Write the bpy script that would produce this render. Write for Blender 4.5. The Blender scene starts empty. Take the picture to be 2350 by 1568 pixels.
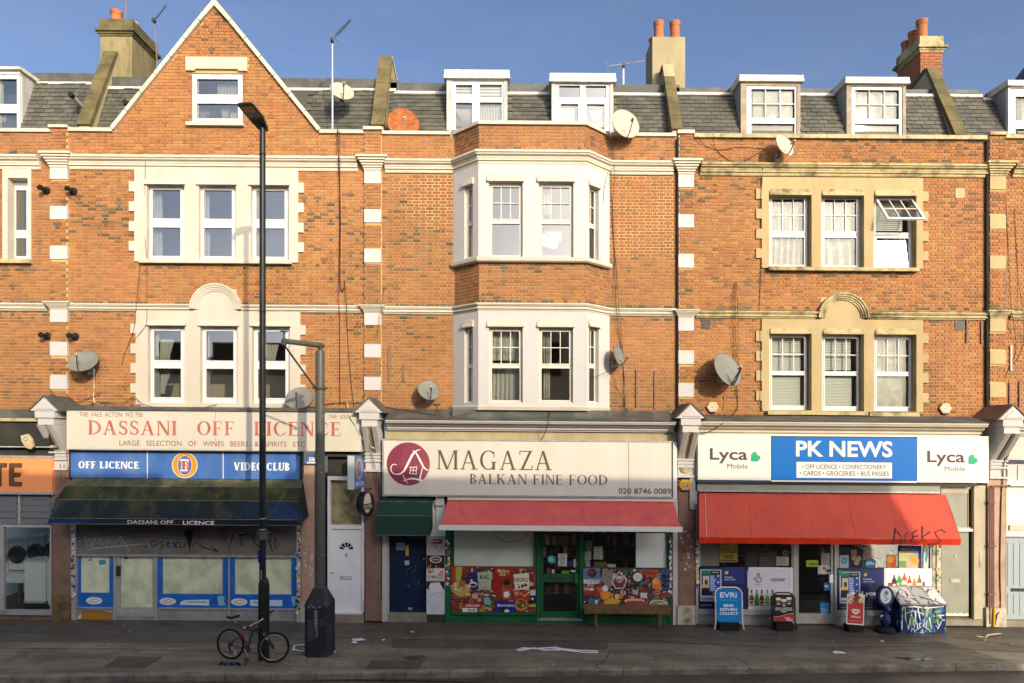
import bpy, math, random
from mathutils import Vector
rnd = random.Random(7)
# ------------------------------------------------------------------ camera, world, sun, exposure
D = 17.2; CH = 5.19; S = 88.0; U0 = 1175.0; V0 = 973.0; SL = 0.0078
sc = bpy.context.scene
col = sc.collection
cam = bpy.data.objects.new('camera', bpy.data.cameras.new('camera')); col.objects.link(cam)
cam.location = (0, -D, CH); cam.rotation_euler = (math.pi/2, 0, 0)
cam.data.sensor_width = 36; cam.data.lens = 36*D*S/2350
cam.data.shift_y = -(784.0-V0)/2350; cam.data.clip_end = 3000
sc.camera = cam
SUN = Vector((0.52, -1.0, 0.45)).normalized()
w = bpy.data.worlds.new('World'); sc.world = w; w.use_nodes = True
nt = w.node_tree; nt.nodes.clear()
sky = nt.nodes.new('ShaderNodeTexSky'); sky.sky_type = 'NISHITA'; sky.sun_disc = False
sky.sun_elevation = math.asin(SUN.z); sky.sun_rotation = math.atan2(SUN.x, SUN.y)
sky.altitude = 100; sky.air_density = 0.56; sky.dust_density = 4.3; sky.ozone_density = 2.0
bg = nt.nodes.new('ShaderNodeBackground'); bg.inputs[1].default_value = 0.15
wo = nt.nodes.new('ShaderNodeOutputWorld')
tc = nt.nodes.new('ShaderNodeTexCoord'); mpw = nt.nodes.new('ShaderNodeMapping'); mpw.inputs['Scale'].default_value = (1.2, 1.2, 5); nzw = nt.nodes.new('ShaderNodeTexNoise'); nzw.inputs['Scale'].default_value = 2.2; nzw.inputs['Detail'].default_value = 7; nzw.inputs['Roughness'].default_value = .62
nt.links.new(tc.outputs['Generated'], mpw.inputs[0]); nt.links.new(mpw.outputs[0], nzw.inputs['Vector'])
mrw = nt.nodes.new('ShaderNodeMapRange'); nt.links.new(nzw.outputs[0], mrw.inputs[0]); mrw.inputs[1].default_value = .45; mrw.inputs[2].default_value = .8; mrw.inputs[3].default_value = 0; mrw.inputs[4].default_value = .10
mxw = nt.nodes.new('ShaderNodeMix'); mxw.data_type = 'RGBA'; nt.links.new(mrw.outputs[0], mxw.inputs[0]); nt.links.new(sky.outputs[0], mxw.inputs[6]); mxw.inputs[7].default_value = (2.6, 2.9, 3.1, 1)
nt.links.new(mxw.outputs[2], bg.inputs[0]); nt.links.new(bg.outputs[0], wo.inputs[0])
sl = bpy.data.lights.new('sun', 'SUN'); sl.energy = 2.2; sl.angle = math.radians(0.5); sl.color = (1.0, 0.84, 0.60)
so = bpy.data.objects.new('sun', sl); col.objects.link(so)
so.rotation_euler = SUN.to_track_quat('Z', 'Y').to_euler(); so.location = (20, -40, 30)
sc.view_settings.view_transform = 'Standard'; sc.view_settings.look = 'None'
sc.view_settings.exposure = 0.78; sc.view_settings.gamma = 1.0; sc.view_settings.use_curve_mapping = False
try:
    sc.cycles.max_bounces = 8; sc.cycles.transparent_max_bounces = 12; sc.cycles.caustics_reflective = False
except Exception: pass
# ------------------------------------------------------------------ colours and materials
def C(r, g, b):
    f = lambda c: (c/255/12.92 if c/255 <= 0.04045 else ((c/255+0.055)/1.055)**2.4)
    return (f(r), f(g), f(b), 1)
M = {}
def ramp(n, stops):
    cr = n.color_ramp
    while len(cr.elements) > 1: cr.elements.remove(cr.elements[-1])
    cr.elements[0].position = stops[0][0]; cr.elements[0].color = stops[0][1]
    for p, c in stops[1:]:
        e = cr.elements.new(p); e.color = c
def base(name):
    m = bpy.data.materials.new(name); m.use_nodes = True
    t = m.node_tree; b = t.nodes['Principled BSDF']; M[name] = m
    return m, t, b
def pos(t, scale=(1, 1, 1)):
    g = t.nodes.new('ShaderNodeNewGeometry'); mp = t.nodes.new('ShaderNodeMapping')
    mp.inputs['Scale'].default_value = scale
    t.links.new(g.outputs['Position'], mp.inputs['Vector']); return mp.outputs[0]
def noise(t, vec, sc_, det=5, rough=0.6):
    n = t.nodes.new('ShaderNodeTexNoise'); n.inputs['Scale'].default_value = sc_
    n.inputs['Detail'].default_value = det; n.inputs['Roughness'].default_value = rough
    t.links.new(vec, n.inputs['Vector']); return n.outputs[0]
def mixc(t, fac, a, b, mode='MIX'):
    m = t.nodes.new('ShaderNodeMix'); m.data_type = 'RGBA'; m.blend_type = mode
    for i, v in ((0, fac), (6, a), (7, b)):
        if hasattr(v, 'is_linked') or hasattr(v, 'links'): t.links.new(v, m.inputs[i])
        else: m.inputs[i].default_value = v
    return m.outputs[2]
def rng(t, v, a, b, c=0.0, d=1.0):
    m = t.nodes.new('ShaderNodeMapRange'); t.links.new(v, m.inputs[0])
    for i, x in enumerate((a, b, c, d)): m.inputs[i+1].default_value = x
    return m.outputs[0]
def bump(t, b, h, strength, dist=0.01):
    n = t.nodes.new('ShaderNodeBump'); n.inputs['Strength'].default_value = strength; n.inputs['Distance'].default_value = dist
    t.links.new(h, n.inputs['Height']); t.links.new(n.outputs[0], b.inputs['Normal'])
def mat(name, c1, rough=0.6, c2=None, scale=2.0, lo=0.4, hi=0.65, streak=0, c3=None, s3=6.0, lo3=0.55, hi3=0.7,
        bs=0, bscale=60, metal=0.0, spec=0.25, emit=0):
    """c1 base; c2 patches by noise (streak>0 stretches them vertically); c3 a second, finer dirt layer"""
    m, t, b = base(name)
    b.inputs['Roughness'].default_value = rough; b.inputs['Metallic'].default_value = metal
    b.inputs['Specular IOR Level'].default_value = spec
    out = None
    if c2:
        v = pos(t, (1, 1, 1.0/streak) if streak else (1, 1, 1))
        out = mixc(t, rng(t, noise(t, v, scale), lo, hi), c1, c2)
    if c3:
        v = pos(t, (1, 1, 0.25) if streak else (1, 1, 1))
        out = mixc(t, rng(t, noise(t, v, s3, 8, 0.7), lo3, hi3), out if out else c1, c3)
    if out: t.links.new(out, b.inputs['Base Color'])
    else: b.inputs['Base Color'].default_value = c1
    if bs: bump(t, b, noise(t, pos(t), bscale, 4), bs)
    if emit:
        b.inputs['Emission Strength'].default_value = emit
        b.inputs['Emission Color'].default_value = c1
    return m
def brickmat(name, stops, dark, gain=0.35, warm=(.50, .20, .08, 1), sooty=(.17, .10, .055, 1), brn=(0.30, 0.14, 0.06, 1)):
    m, t, b = base(name)
    g = t.nodes.new('ShaderNodeNewGeometry'); oi = t.nodes.new('ShaderNodeObjectInfo')
    ad = t.nodes.new('ShaderNodeMath'); ad.operation = 'ADD'
    t.links.new(g.outputs['Random Per Island'], ad.inputs[0]); t.links.new(oi.outputs['Random'], ad.inputs[1])
    fr = t.nodes.new('ShaderNodeMath'); fr.operation = 'FRACT'; t.links.new(ad.outputs[0], fr.inputs[0])
    # darker headers gather in patches: a large noise pushes the ramp
    n1 = noise(t, pos(t), 0.45, 4)
    a2 = t.nodes.new('ShaderNodeMath'); a2.operation = 'ADD'; t.links.new(fr.outputs[0], a2.inputs[0])
    t.links.new(rng(t, n1, 0.38, 0.72, -0.22, gain*.6), a2.inputs[1])
    rp = t.nodes.new('ShaderNodeValToRGB'); ramp(rp, stops); t.links.new(a2.outputs[0], rp.inputs[0])
    n2 = noise(t, pos(t), 22, 6, 0.7)
    o = mixc(t, rng(t, n2, 0.45, 0.8, 0, 0.55), rp.outputs[0], dark)
    n4 = noise(t, pos(t, (1, 1, 0.16)), 1.7, 6, 0.65)
    o = mixc(t, rng(t, n4, 0.50, 0.78, 0, 0.62), o, sooty)
    n5 = noise(t, pos(t), 0.35, 3, 0.5)
    o = mixc(t, rng(t, n5, 0.42, 0.68, 0, 0.28), o, warm)
    n3 = noise(t, pos(t, (1, 1, 0.6)), 0.9, 6, 0.6)
    o = mixc(t, rng(t, n3, 0.55, 0.8, 0, 0.5), o, brn)
    t.links.new(o, b.inputs['Base Color']); b.inputs['Roughness'].default_value = 0.85
    bump(t, b, noise(t, pos(t), 90, 3), 0.5, 0.004)
brickmat('brick_orange', [(0, (0.365, 0.174, 0.053, 1)), (.18, (0.356, 0.137, 0.034, 1)), (.36, (0.319, 0.129, 0.053, 1)), (.52, (0.331, 0.111, 0.028, 1)), (.7, (0.277, 0.114, 0.041, 1)), (.84, (0.257, 0.085, 0.034, 1)), (.93, (0.158, 0.077, 0.031, 1)), (1.0, (0.087, 0.052, 0.025, 1))], (0.166, 0.077, 0.028, 1), 0.42)
brickmat('brick_dark', [(0, (.17, .11, .06, 1)), (.5, (.10, .07, .042, 1)), (1.0, (.055, .045, .03, 1))], (.08, .06, .035, 1), .1, warm=(.16, .09, .045, 1))
brickmat('brick_brown', [(0, (0.347, 0.155, 0.048, 1)), (.3, (0.306, 0.114, 0.035, 1)), (.5, (0.282, 0.122, 0.054, 1)), (.75, (0.248, 0.100, 0.038, 1)), (.92, (0.174, 0.081, 0.035, 1)), (1.0, (0.099, 0.055, 0.029, 1))], (0.166, 0.085, 0.032, 1), .3)
brickmat('brick_red', [(0, (0.323, 0.100, 0.034, 1)), (.5, (0.277, 0.087, 0.031, 1)), (.85, (0.208, 0.087, 0.037, 1)), (1.0, (0.100, 0.070, 0.037, 1))], (0.154, 0.087, 0.041, 1), 0.15)
brickmat('slate', [(0, (0.111, 0.106, 0.081, 1)), (.3, (0.086, 0.085, 0.067, 1)), (.6, (0.068, 0.067, 0.055, 1)), (.85, (0.050, 0.050, 0.043, 1)), (1.0, (0.086, 0.067, 0.048, 1))], (0.126, 0.119, 0.081, 1), 0.2, warm=(0.126, 0.122, 0.090, 1), sooty=(0.045, 0.045, 0.041, 1), brn=(0.117, 0.104, 0.077, 1))
M['slate'].node_tree.nodes['Principled BSDF'].inputs['Roughness'].default_value = 0.6
mat('mortar', (0.529, 0.387, 0.159, 1), .95, (0.443, 0.307, 0.121, 1), 1.2)
mat('mortar_light', (0.612, 0.476, 0.289, 1), .95, (0.510, 0.391, 0.238, 1), 1.2)
mat('stucco_cream', (0.534, 0.493, 0.408, 1), .75, (0.464, 0.413, 0.322, 1), 1.3, .42, .72, 4, (0.302, 0.262, 0.171, 1), 3.2, .62, .95, .3, 25)
mat('stucco_white', (0.498, 0.484, 0.468, 1), .75, (0.456, 0.441, 0.418, 1), 1.1, .5, .8, 4, (0.355, 0.327, 0.274, 1), 6, .72, .9, .15, 40)
mat('cornice_cream', (.55, .51, .41, 1), .8, (.49, .44, .33, 1), 1.8, .42, .75, 0, (.22, .18, .10, 1), 7, .60, .84, .3, 25)
mat('bath_stone', (0.439, 0.343, 0.180, 1), .85, (0.365, 0.271, 0.135, 1), 1.6, .4, .7, 3, (0.146, 0.117, 0.067, 1), 4, .62, .8, .3, 40)
mat('stone_dirty', (.47, .39, .21, 1), .9, (.12, .105, .06, 1), 2.4, .47, .66, 0, (.30, .27, .11, 1), 8, .5, .7, .5, 40)
mat('coping_stone', (.48, .40, .24, 1), .9, (.30, .26, .13, 1), 3, .45, .65, 0, (.16, .14, .07, 1), 12, .58, .7, .4, 50)
mat('moss_stone', (0.162, 0.132, 0.060, 1), .95, (0.093, 0.085, 0.043, 1), 2.5, .4, .6, 0, (0.306, 0.306, 0.153, 1), 18, .64, .70, .7, 50)
mat('chimney_pale', (.36, .31, .19, 1), .9, (.27, .23, .13, 1), 1.8, .4, .65, 3, (.11, .095, .06, 1), 3.5, .6, .78, .4, 25)
mat('chimney_stained', (.31, .265, .14, 1), .9, (.20, .17, .085, 1), 1.5, .38, .62, 4, (.085, .075, .045, 1), 4, .52, .72, .5, 25)
mat('render_beige', (.42, .36, .21, 1), .9, (.32, .27, .15, 1), 1.8, .4, .7, 3, (.16, .13, .08, 1), 6, .66, .8, .3, 50)
mat('lead_dark', (0.074, 0.077, 0.071, 1), .55, (0.136, 0.136, 0.118, 1), 2.2, .45, .7, 0, (0.217, 0.211, 0.167, 1), 8, .62, .75, .2, 30, .0)
mat('lead_pale', (.47, .48, .44, 1), .6, (.32, .33, .30, 1), 3, .4, .65, 4, (.62, .62, .56, 1), 9, .6, .75, .2, 30)
mat('lead_side', (.33, .35, .35, 1), .6, (.24, .26, .26, 1), 3, .4, .65, 4, None)
mat('lead_white', (0.578, 0.561, 0.493, 1), .6, (0.357, 0.357, 0.306, 1), 5, .5, .7, 0, (0.170, 0.170, 0.136, 1), 14, .64, .75, .2, 30)
mat('upvc', (0.619, 0.619, 0.619, 1), .35, (0.568, 0.559, 0.542, 1), 3, .5, .8)
mat('upvc_warm', (0.607, 0.574, 0.476, 1), .5, (0.459, 0.426, 0.328, 1), 4, .55, .75)
mat('wood_grey', (.36, .30, .22, 1), .8, (.26, .22, .16, 1), 3, .4, .6, 0, None)
mat('terracotta', (.46, .17, .07, 1), .8, (.36, .13, .06, 1), 4, .4, .65, 2)
mat('pot_cream', (.58, .46, .25, 1), .8, (.46, .36, .19, 1), 4)
mat('black_paint', (.012, .014, .014, 1), .38, (.03, .032, .03, 1), 5, .45, .7, 4)
mat('post_grey', (.085, .088, .075, 1), .38, (.13, .13, .11, 1), 3, .5, .7, 5, (.2, .2, .18, 1), 18, .7, .75)
mat('cast_base', (.022, .026, .028, 1), .6, (.05, .058, .06, 1), 4, .5, .65, 0, (.10, .11, .11, 1), 12, .66, .72, .3, 30)
mat('cable_black', (.035, .027, .02, 1), .6)
mat('cable_white', (.7, .66, .54, 1), .5)
mat('galv', (.46, .47, .46, 1), .4, (.33, .34, .33, 1), 6, .4, .6, 3, metal=.4)
mat('dark_metal', (.05, .05, .05, 1), .45)
mat('dish_grey', (0.204, 0.204, 0.184, 1), .5, (0.163, 0.163, 0.143, 1), 5, .4, .7)
mat('dish_pale', (.45, .42, .33, 1), .5, (.38, .35, .27, 1), 4, .4, .7)
mat('rust', (.26, .075, .022, 1), .85, (.38, .15, .05, 1), 7, .4, .65, 0, (.58, .46, .30, 1), 5, .64, .72)
mat('room', (0.676, 0.598, 0.429, 1), .9, (0.546, 0.481, 0.338, 1), .8)
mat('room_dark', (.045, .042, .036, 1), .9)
mat('fabric_white', (0.448, 0.448, 0.416, 1), .9, (0.352, 0.360, 0.336, 1), 2.5)
mat('cloth_grey', (.21, .22, .195, 1), .9, (.34, .34, .31, 1), 3, .45, .6)
mat('net_white', (.55, .55, .50, 1), .9)
mat('blind_white', (0.575, 0.586, 0.517, 1), .6)
mat('asphalt', (0.222, 0.186, 0.132, 1), .62, (0.302, 0.255, 0.172, 1), .6, .40, .62, 0, (0.114, 0.100, 0.078, 1), 3.2, .5, .72, .5, 110)
mat('asphalt_dark', (0.099, 0.085, 0.067, 1), .5, (0.128, 0.107, 0.080, 1), 1.2, .4, .6, 0, None, bs=.3, bscale=120)
mat('road_wet', (0.080, 0.067, 0.054, 1), .3, (0.120, 0.099, 0.074, 1), .8, .4, .6, 0, None, bs=.25, bscale=90)
mat('kerb_stone', (0.338, 0.295, 0.220, 1), .7, (0.152, 0.140, 0.112, 1), 2.5, .4, .65, 0, (0.068, 0.068, 0.060, 1), 9, .6, .72, .4, 60)
mat('manhole_frame', (.075, .068, .056, 1), .6)
mat('water', (.01, .01, .01, 1), .03, spec=1.0)
mat('sign_cream', (0.581, 0.554, 0.466, 1), .45, (0.528, 0.497, 0.405, 1), 1.2, .4, .7, 5, (0.440, 0.378, 0.264, 1), 3, .74, .9)
mat('sign_white', (0.616, 0.598, 0.528, 1), .4, (0.554, 0.528, 0.449, 1), 1.0, .4, .7, 5, None)
mat('sign_new', (0.699, 0.681, 0.635, 1), .35, (0.662, 0.644, 0.589, 1), .8, .4, .7)
mat('sign_blue', (.06, .15, .42, 1), .35, (.13, .24, .50, 1), 1.3, .45, .75, 2)
mat('pk_blue', (.005, .13, .46, 1), .35)
mat('sign_orange', (.86, .32, .12, 1), .45)
mat('letter_brown', (.12, .065, .035, 1), .5)
mat('letter_red', (.42, .10, .07, 1), .6, (.50, .19, .14, 1), 5, .4, .7)
mat('letter_maroon', (.24, .06, .055, 1), .6)
mat('letter_white', (.82, .82, .80, 1), .5)
mat('letter_faded', (.55, .58, .60, 1), .6, (.02, .03, .07, 1), 12, .62, .68)
mat('letter_dark', (.10, .085, .06, 1), .5)
mat('letter_navy', (.03, .045, .11, 1), .5)
mat('letter_purple', (.075, .05, .075, 1), .5)
mat('logo_maroon', (.20, .035, .07, 1), .45, (.26, .07, .10, 1), 1.5)
mat('gold', (.60, .33, .05, 1), .5)
mat('heart_green', (.02, .38, .14, 1), .4)
mat('heart_teal', (.02, .28, .36, 1), .4)
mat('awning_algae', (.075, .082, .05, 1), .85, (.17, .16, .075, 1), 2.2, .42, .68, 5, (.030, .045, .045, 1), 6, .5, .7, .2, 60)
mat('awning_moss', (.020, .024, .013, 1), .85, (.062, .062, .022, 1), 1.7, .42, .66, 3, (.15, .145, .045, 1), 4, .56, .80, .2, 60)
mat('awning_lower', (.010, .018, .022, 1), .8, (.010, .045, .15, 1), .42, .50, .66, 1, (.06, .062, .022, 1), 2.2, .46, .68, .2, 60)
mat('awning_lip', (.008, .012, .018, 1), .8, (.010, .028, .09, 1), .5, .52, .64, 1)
mat('seam_old', (.30, .29, .20, 1), .8, (.10, .10, .06, 1), 9)
mat('awning_blue', (.012, .045, .17, 1), .8, (.060, .066, .026, 1), 1.6, .36, .56, 2.5, (.20, .18, .055, 1), 2.2, .50, .75, .2, 90)
mat('awning_green', (0.007, 0.033, 0.023, 1), .7, (0.012, 0.042, 0.030, 1), 2)
mat('awning_rose', (.50, .085, .08, 1), .85, (.56, .12, .10, 1), 1.6, .4, .7, 4, (.34, .05, .05, 1), 3.5, .52, .8, bs=.35, bscale=5)
mat('awning_red', (.54, .075, .045, 1), .7, (.48, .065, .04, 1), 1.2, .4, .65, 3, (.36, .045, .03, 1), 3.0, .52, .82, bs=.35, bscale=5)
mat('awning_trim', (.62, .60, .50, 1), .6)
mat('awning_valance', (.60, .04, .015, 1), .35)
mat('pilaster_brown', (0.247, 0.150, 0.111, 1), .8, (0.182, 0.111, 0.085, 1), 3, .4, .65, 0, (0.221, 0.150, 0.117, 1), 9, .62, .72, .3, 80)
mat('pilaster_pink', (0.476, 0.320, 0.236, 1), .8, (0.378, 0.240, 0.175, 1), 3, .4, .65, 0, (0.588, 0.480, 0.385, 1), 30, .6, .7, .3, 80)
mat('plinth', (.50, .46, .36, 1), .85, (.20, .18, .12, 1), 4, .45, .65, 0, (.07, .06, .05, 1), 10, .62, .72)
mat('plinth_ochre', (.20, .12, .045, 1), .85, (.08, .06, .045, 1), 5, .45, .6)
mat('shutter', (0.230, 0.218, 0.196, 1), .5, (0.161, 0.149, 0.138, 1), 1.5, .4, .7)
mat('alu', (.46, .46, .44, 1), .4, (.34, .34, .32, 1), 5, .4, .7, 4, metal=.2)
mat('frame_blue', (.010, .12, .50, 1), .5, (.03, .16, .52, 1), 4)
mat('paper_dirty', (0.887, 0.901, 0.672, 1), .8, (0.601, 0.658, 0.443, 1), 1.8, .42, .62, 0, (0.715, 0.400, 0.315, 1), 1.9, .62, .78)
mat('stall_grey', (.33, .33, .31, 1), .7, (.22, .22, .20, 1), 2, .4, .65)
mat('green_paint', (.018, .12, .05, 1), .45, (.012, .08, .036, 1), 3, .4, .7)
mat('green_bright', (.015, .17, .03, 1), .4)
mat('door_white', (0.792, 0.804, 0.816, 1), .4)
mat('door_navy', (.008, .016, .05, 1), .35, (.012, .024, .06, 1), 4)
mat('door_sage', (.30, .31, .25, 1), .5, (.26, .27, .21, 1), 2)
mat('door_paleblue', (0.324, 0.386, 0.405, 1), .55)
mat('frame_sage', (.46, .41, .29, 1), .6, (.40, .35, .25, 1), 2)
mat('board_grey', (0.720, 0.795, 0.720, 1), .6, (0.600, 0.675, 0.600, 1), 1.2, .4, .7)
mat('board_white', (0.814, 0.858, 0.869, 1), .5)
mat('lx_white', (.52, .57, .54, 1), .5)
mat('louvre', (.14, .145, .145, 1), .35)
mat('bench_wood', (.20, .115, .05, 1), .6, (.13, .075, .035, 1), 6, .4, .6)
mat('rubber', (.012, .012, .012, 1), .8)
mat('bike_red', (.22, .012, .014, 1), .35)
mat('bike_blue', (.02, .05, .075, 1), .35)
mat('chrome', (.6, .6, .58, 1), .25, metal=.9)
mat('poster_navy', (.010, .025, .14, 1), .4)
mat('evri_blue', (.005, .22, .60, 1), .4)
mat('walls_red', (.42, .015, .015, 1), .45)
mat('stand_blue', (.006, .018, .10, 1), .35)
mat('steel_step', (.28, .26, .19, 1), .8, (.20, .18, .13, 1), 4)
mat('litter_white', (.72, .72, .72, 1), .8)
mat('spray_black', (.015, .015, .016, 1), .7)
mat('spray_white', (.6, .62, .65, 1), .8)
mat('blind_pink', (.62, .46, .42, 1), .8)
mat('yellow', (.62, .34, .015, 1), .5)
mat('zinc_black', (.035, .035, .032, 1), .4, (.06, .055, .045, 1), 2)
mat('tarp', (.05, .06, .07, 1), .5)
mat('opp_brick', (.80, .68, .50, 1), .9, (.72, .60, .43, 1), 2)
mat('opp_trim', (.55, .52, .45, 1), .8)
M['asphalt_extra'] = None
t_ = M['asphalt'].node_tree; b_ = t_.nodes['Principled BSDF']; src = b_.inputs['Base Color'].links[0].from_socket
o_ = mixc(t_, rng(t_, noise(t_, pos(t_, (.25, 1.6, 1)), 1.3, 5, .6), .46, .62, 0, .55), src, (.085, .072, .055, 1))
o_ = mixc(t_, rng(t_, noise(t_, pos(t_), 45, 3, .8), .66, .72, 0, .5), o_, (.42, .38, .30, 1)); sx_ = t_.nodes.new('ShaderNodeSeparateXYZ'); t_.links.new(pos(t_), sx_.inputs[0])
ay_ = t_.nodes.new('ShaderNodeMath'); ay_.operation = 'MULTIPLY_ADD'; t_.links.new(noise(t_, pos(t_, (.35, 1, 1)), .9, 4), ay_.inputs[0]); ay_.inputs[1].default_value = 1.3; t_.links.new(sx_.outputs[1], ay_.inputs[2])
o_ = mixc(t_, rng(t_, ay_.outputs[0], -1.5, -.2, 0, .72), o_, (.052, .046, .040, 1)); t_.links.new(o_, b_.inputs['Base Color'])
t_.links.new(rng(t_, noise(t_, pos(t_, (.3, 1.2, 1)), 1.1, 4), .35, .65, .30, .68), b_.inputs['Roughness'])
del M['asphalt_extra']
def printmat(name, rough=.45):
    m, t, b = base(name)
    a = t.nodes.new('ShaderNodeAttribute'); a.attribute_name = 'Col'
    t.links.new(a.outputs['Color'], b.inputs['Base Color']); b.inputs['Roughness'].default_value = rough
printmat('print'); printmat('print_matt', .8)
def glassmat(name, tint, refl, rough=0.0, rcol=(.9, .93, .95, 1)):
    m = bpy.data.materials.new(name); m.use_nodes = True; t = m.node_tree; t.nodes.clear(); M[name] = m
    o = t.nodes.new('ShaderNodeOutputMaterial'); tr = t.nodes.new('ShaderNodeBsdfTransparent'); gl = t.nodes.new('ShaderNodeBsdfGlossy')
    tr.inputs[0].default_value = tint; gl.inputs[0].default_value = rcol; gl.inputs['Roughness'].default_value = rough
    lw = t.nodes.new('ShaderNodeLayerWeight'); lw.inputs[0].default_value = .5
    fr = t.nodes.new('ShaderNodeMath'); fr.operation = 'POWER'; fr.inputs[1].default_value = 4.0; t.links.new(lw.outputs['Facing'], fr.inputs[0])
    mx = t.nodes.new('ShaderNodeMixShader'); ad = t.nodes.new('ShaderNodeMath'); ad.operation = 'ADD'; ad.use_clamp = True
    ad.inputs[1].default_value = refl+.05
    t.links.new(fr.outputs[0], ad.inputs[0]); t.links.new(ad.outputs[0], mx.inputs[0])
    t.links.new(tr.outputs[0], mx.inputs[1]); t.links.new(gl.outputs[0], mx.inputs[2]); t.links.new(mx.outputs[0], o.inputs[0])
glassmat('glass', (.85, .88, .84, 1), .33, .01, (.82, .82, .78, 1))
glassmat('glass_mid', (.86, .89, .85, 1), .20, .01, (.82, .82, .78, 1)); glassmat('glass_low', (.82, .85, .82, 1), .0, .02, (.80, .80, .74, 1))
glassmat('glass_shop', (.95, .97, .95, 1), .02, .0)
glassmat('glass_sun', (.8, .8, .8, 1), .35, .17)
# ------------------------------------------------------------------ places: a photo-plane reading (u,v) at a distance d in front of the shopfront plane
UC = 1175.0
def kk(d): return (D-d)/D/S
def ux(u, d=0.0): return (u-U0)*kk(d)
def vz(v, d=0.0, u=None):
    uu = UC if u is None else u
    return CH + (V0-v)*kk(d) + SL*(uu-U0)*kk(d)
def q(u, v, d=0.0): return Vector((ux(u, d), -d, CH+(V0-v)*kk(d)+SL*ux(u, d)))
class Fr:
    """a wall frame: a runs along the wall, h up, w outwards"""
    def __init__(s, o=(0, 0, 0), A=(1, 0, 0), H=(0, 0, 1), N=(0, -1, 0)):
        s.o = Vector(o); s.A = Vector(A).normalized(); s.H = Vector(H).normalized(); s.N = Vector(N).normalized()
    def P(s, a, h, w_=0.0): return s.o + s.A*a + s.H*h + s.N*w_
F0 = Fr()
class MB:
    def __init__(s): s.v = []; s.f = []; s.c = []; s.cur = (1, 1, 1, 1); s.smooth = False
    def poly(s, pts):
        i = len(s.v); s.v += [Vector(p) for p in pts]; s.f.append(tuple(range(i, i+len(pts)))); s.c.append(s.cur); return s
    def box(s, a0, a1, h0, h1, w0, w1, F=F0, back=True):
        p = [F.P(a, h, w_) for w_ in (w0, w1) for h in (h0, h1) for a in (a0, a1)]
        i = len(s.v); s.v += p
        fs = [(4, 5, 7, 6), (0, 4, 6, 2), (5, 1, 3, 7), (6, 7, 3, 2), (0, 1, 5, 4)]
        if back: fs.append((1, 0, 2, 3))
        for f in fs: s.f.append(tuple(i+k for k in f)); s.c.append(s.cur)
        return s
    def taper(s, r0, w0, r1, w1, F=F0):
        """frustum between rectangle r0 at w0 (back) and r1 at w1 (front); r=(a0,a1,h0,h1)"""
        b = [(r0[0], r0[2]), (r0[1], r0[2]), (r0[1], r0[3]), (r0[0], r0[3])]; t = [(r1[0], r1[2]), (r1[1], r1[2]), (r1[1], r1[3]), (r1[0], r1[3])]
        i = len(s.v); s.v += [F.P(a, h, w0) for a, h in b] + [F.P(a, h, w1) for a, h in t]
        for f in ((4, 5, 6, 7), (0, 1, 5, 4), (1, 2, 6, 5), (2, 3, 7, 6), (3, 0, 4, 7)): s.f.append(tuple(i+k for k in f)); s.c.append(s.cur)
        return s
    def prism(s, pts, w0, w1, F=F0):
        """extrude a polygon given in (a,h), anticlockwise, from w0 to w1"""
        n = len(pts); i = len(s.v)
        s.v += [F.P(a, h, w0) for a, h in pts] + [F.P(a, h, w1) for a, h in pts]
        s.f.append(tuple(i+n+k for k in range(n))); s.f.append(tuple(i+n-1-k for k in range(n))); s.c += [s.cur]*2
        for k in range(n): s.f.append((i+k, i+(k+1) % n, i+n+(k+1) % n, i+n+k)); s.c.append(s.cur)
        return s
    def prof(s, a0, a1, pts, F=F0):
        """extrude a section given in (w,h) along a from a0 to a1"""
        n = len(pts); i = len(s.v)
        s.v += [F.P(a0, h, w_) for w_, h in pts] + [F.P(a1, h, w_) for w_, h in pts]
        s.f.append(tuple(i+k for k in range(n))); s.f.append(tuple(i+2*n-1-k for k in range(n))); s.c += [s.cur]*2
        for k in range(n): s.f.append((i+k, i+n+k, i+n+(k+1) % n, i+(k+1) % n)); s.c.append(s.cur)
        return s
    def panel(s, a0, a1, h0, h1, w0, w1, holes=(), F=F0):
        xs = sorted(set([a0, a1]+[min(max(x, a0), a1) for r in holes for x in r[:2]])); hs = sorted(set([h0, h1]+[min(max(x, h0), h1) for r in holes for x in r[2:]]))
        def hole(i, j):
            if i < 0 or j < 0 or i >= len(xs)-1 or j >= len(hs)-1: return True
            x = (xs[i]+xs[i+1])/2; h = (hs[j]+hs[j+1])/2
            return any(r[0] < x < r[1] and r[2] < h < r[3] for r in holes)
        for i in range(len(xs)-1):
            for j in range(len(hs)-1):
                if hole(i, j): continue
                A, B, H, T = xs[i], xs[i+1], hs[j], hs[j+1]; P = F.P
                s.poly([P(A, H, w1), P(B, H, w1), P(B, T, w1), P(A, T, w1)])
                if hole(i-1, j): s.poly([P(A, H, w0), P(A, H, w1), P(A, T, w1), P(A, T, w0)])
                if hole(i+1, j): s.poly([P(B, H, w1), P(B, H, w0), P(B, T, w0), P(B, T, w1)])
                if hole(i, j-1): s.poly([P(A, H, w0), P(B, H, w0), P(B, H, w1), P(A, H, w1)])
                if hole(i, j+1): s.poly([P(A, T, w1), P(B, T, w1), P(B, T, w0), P(A, T, w0)])
        return s
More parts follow.
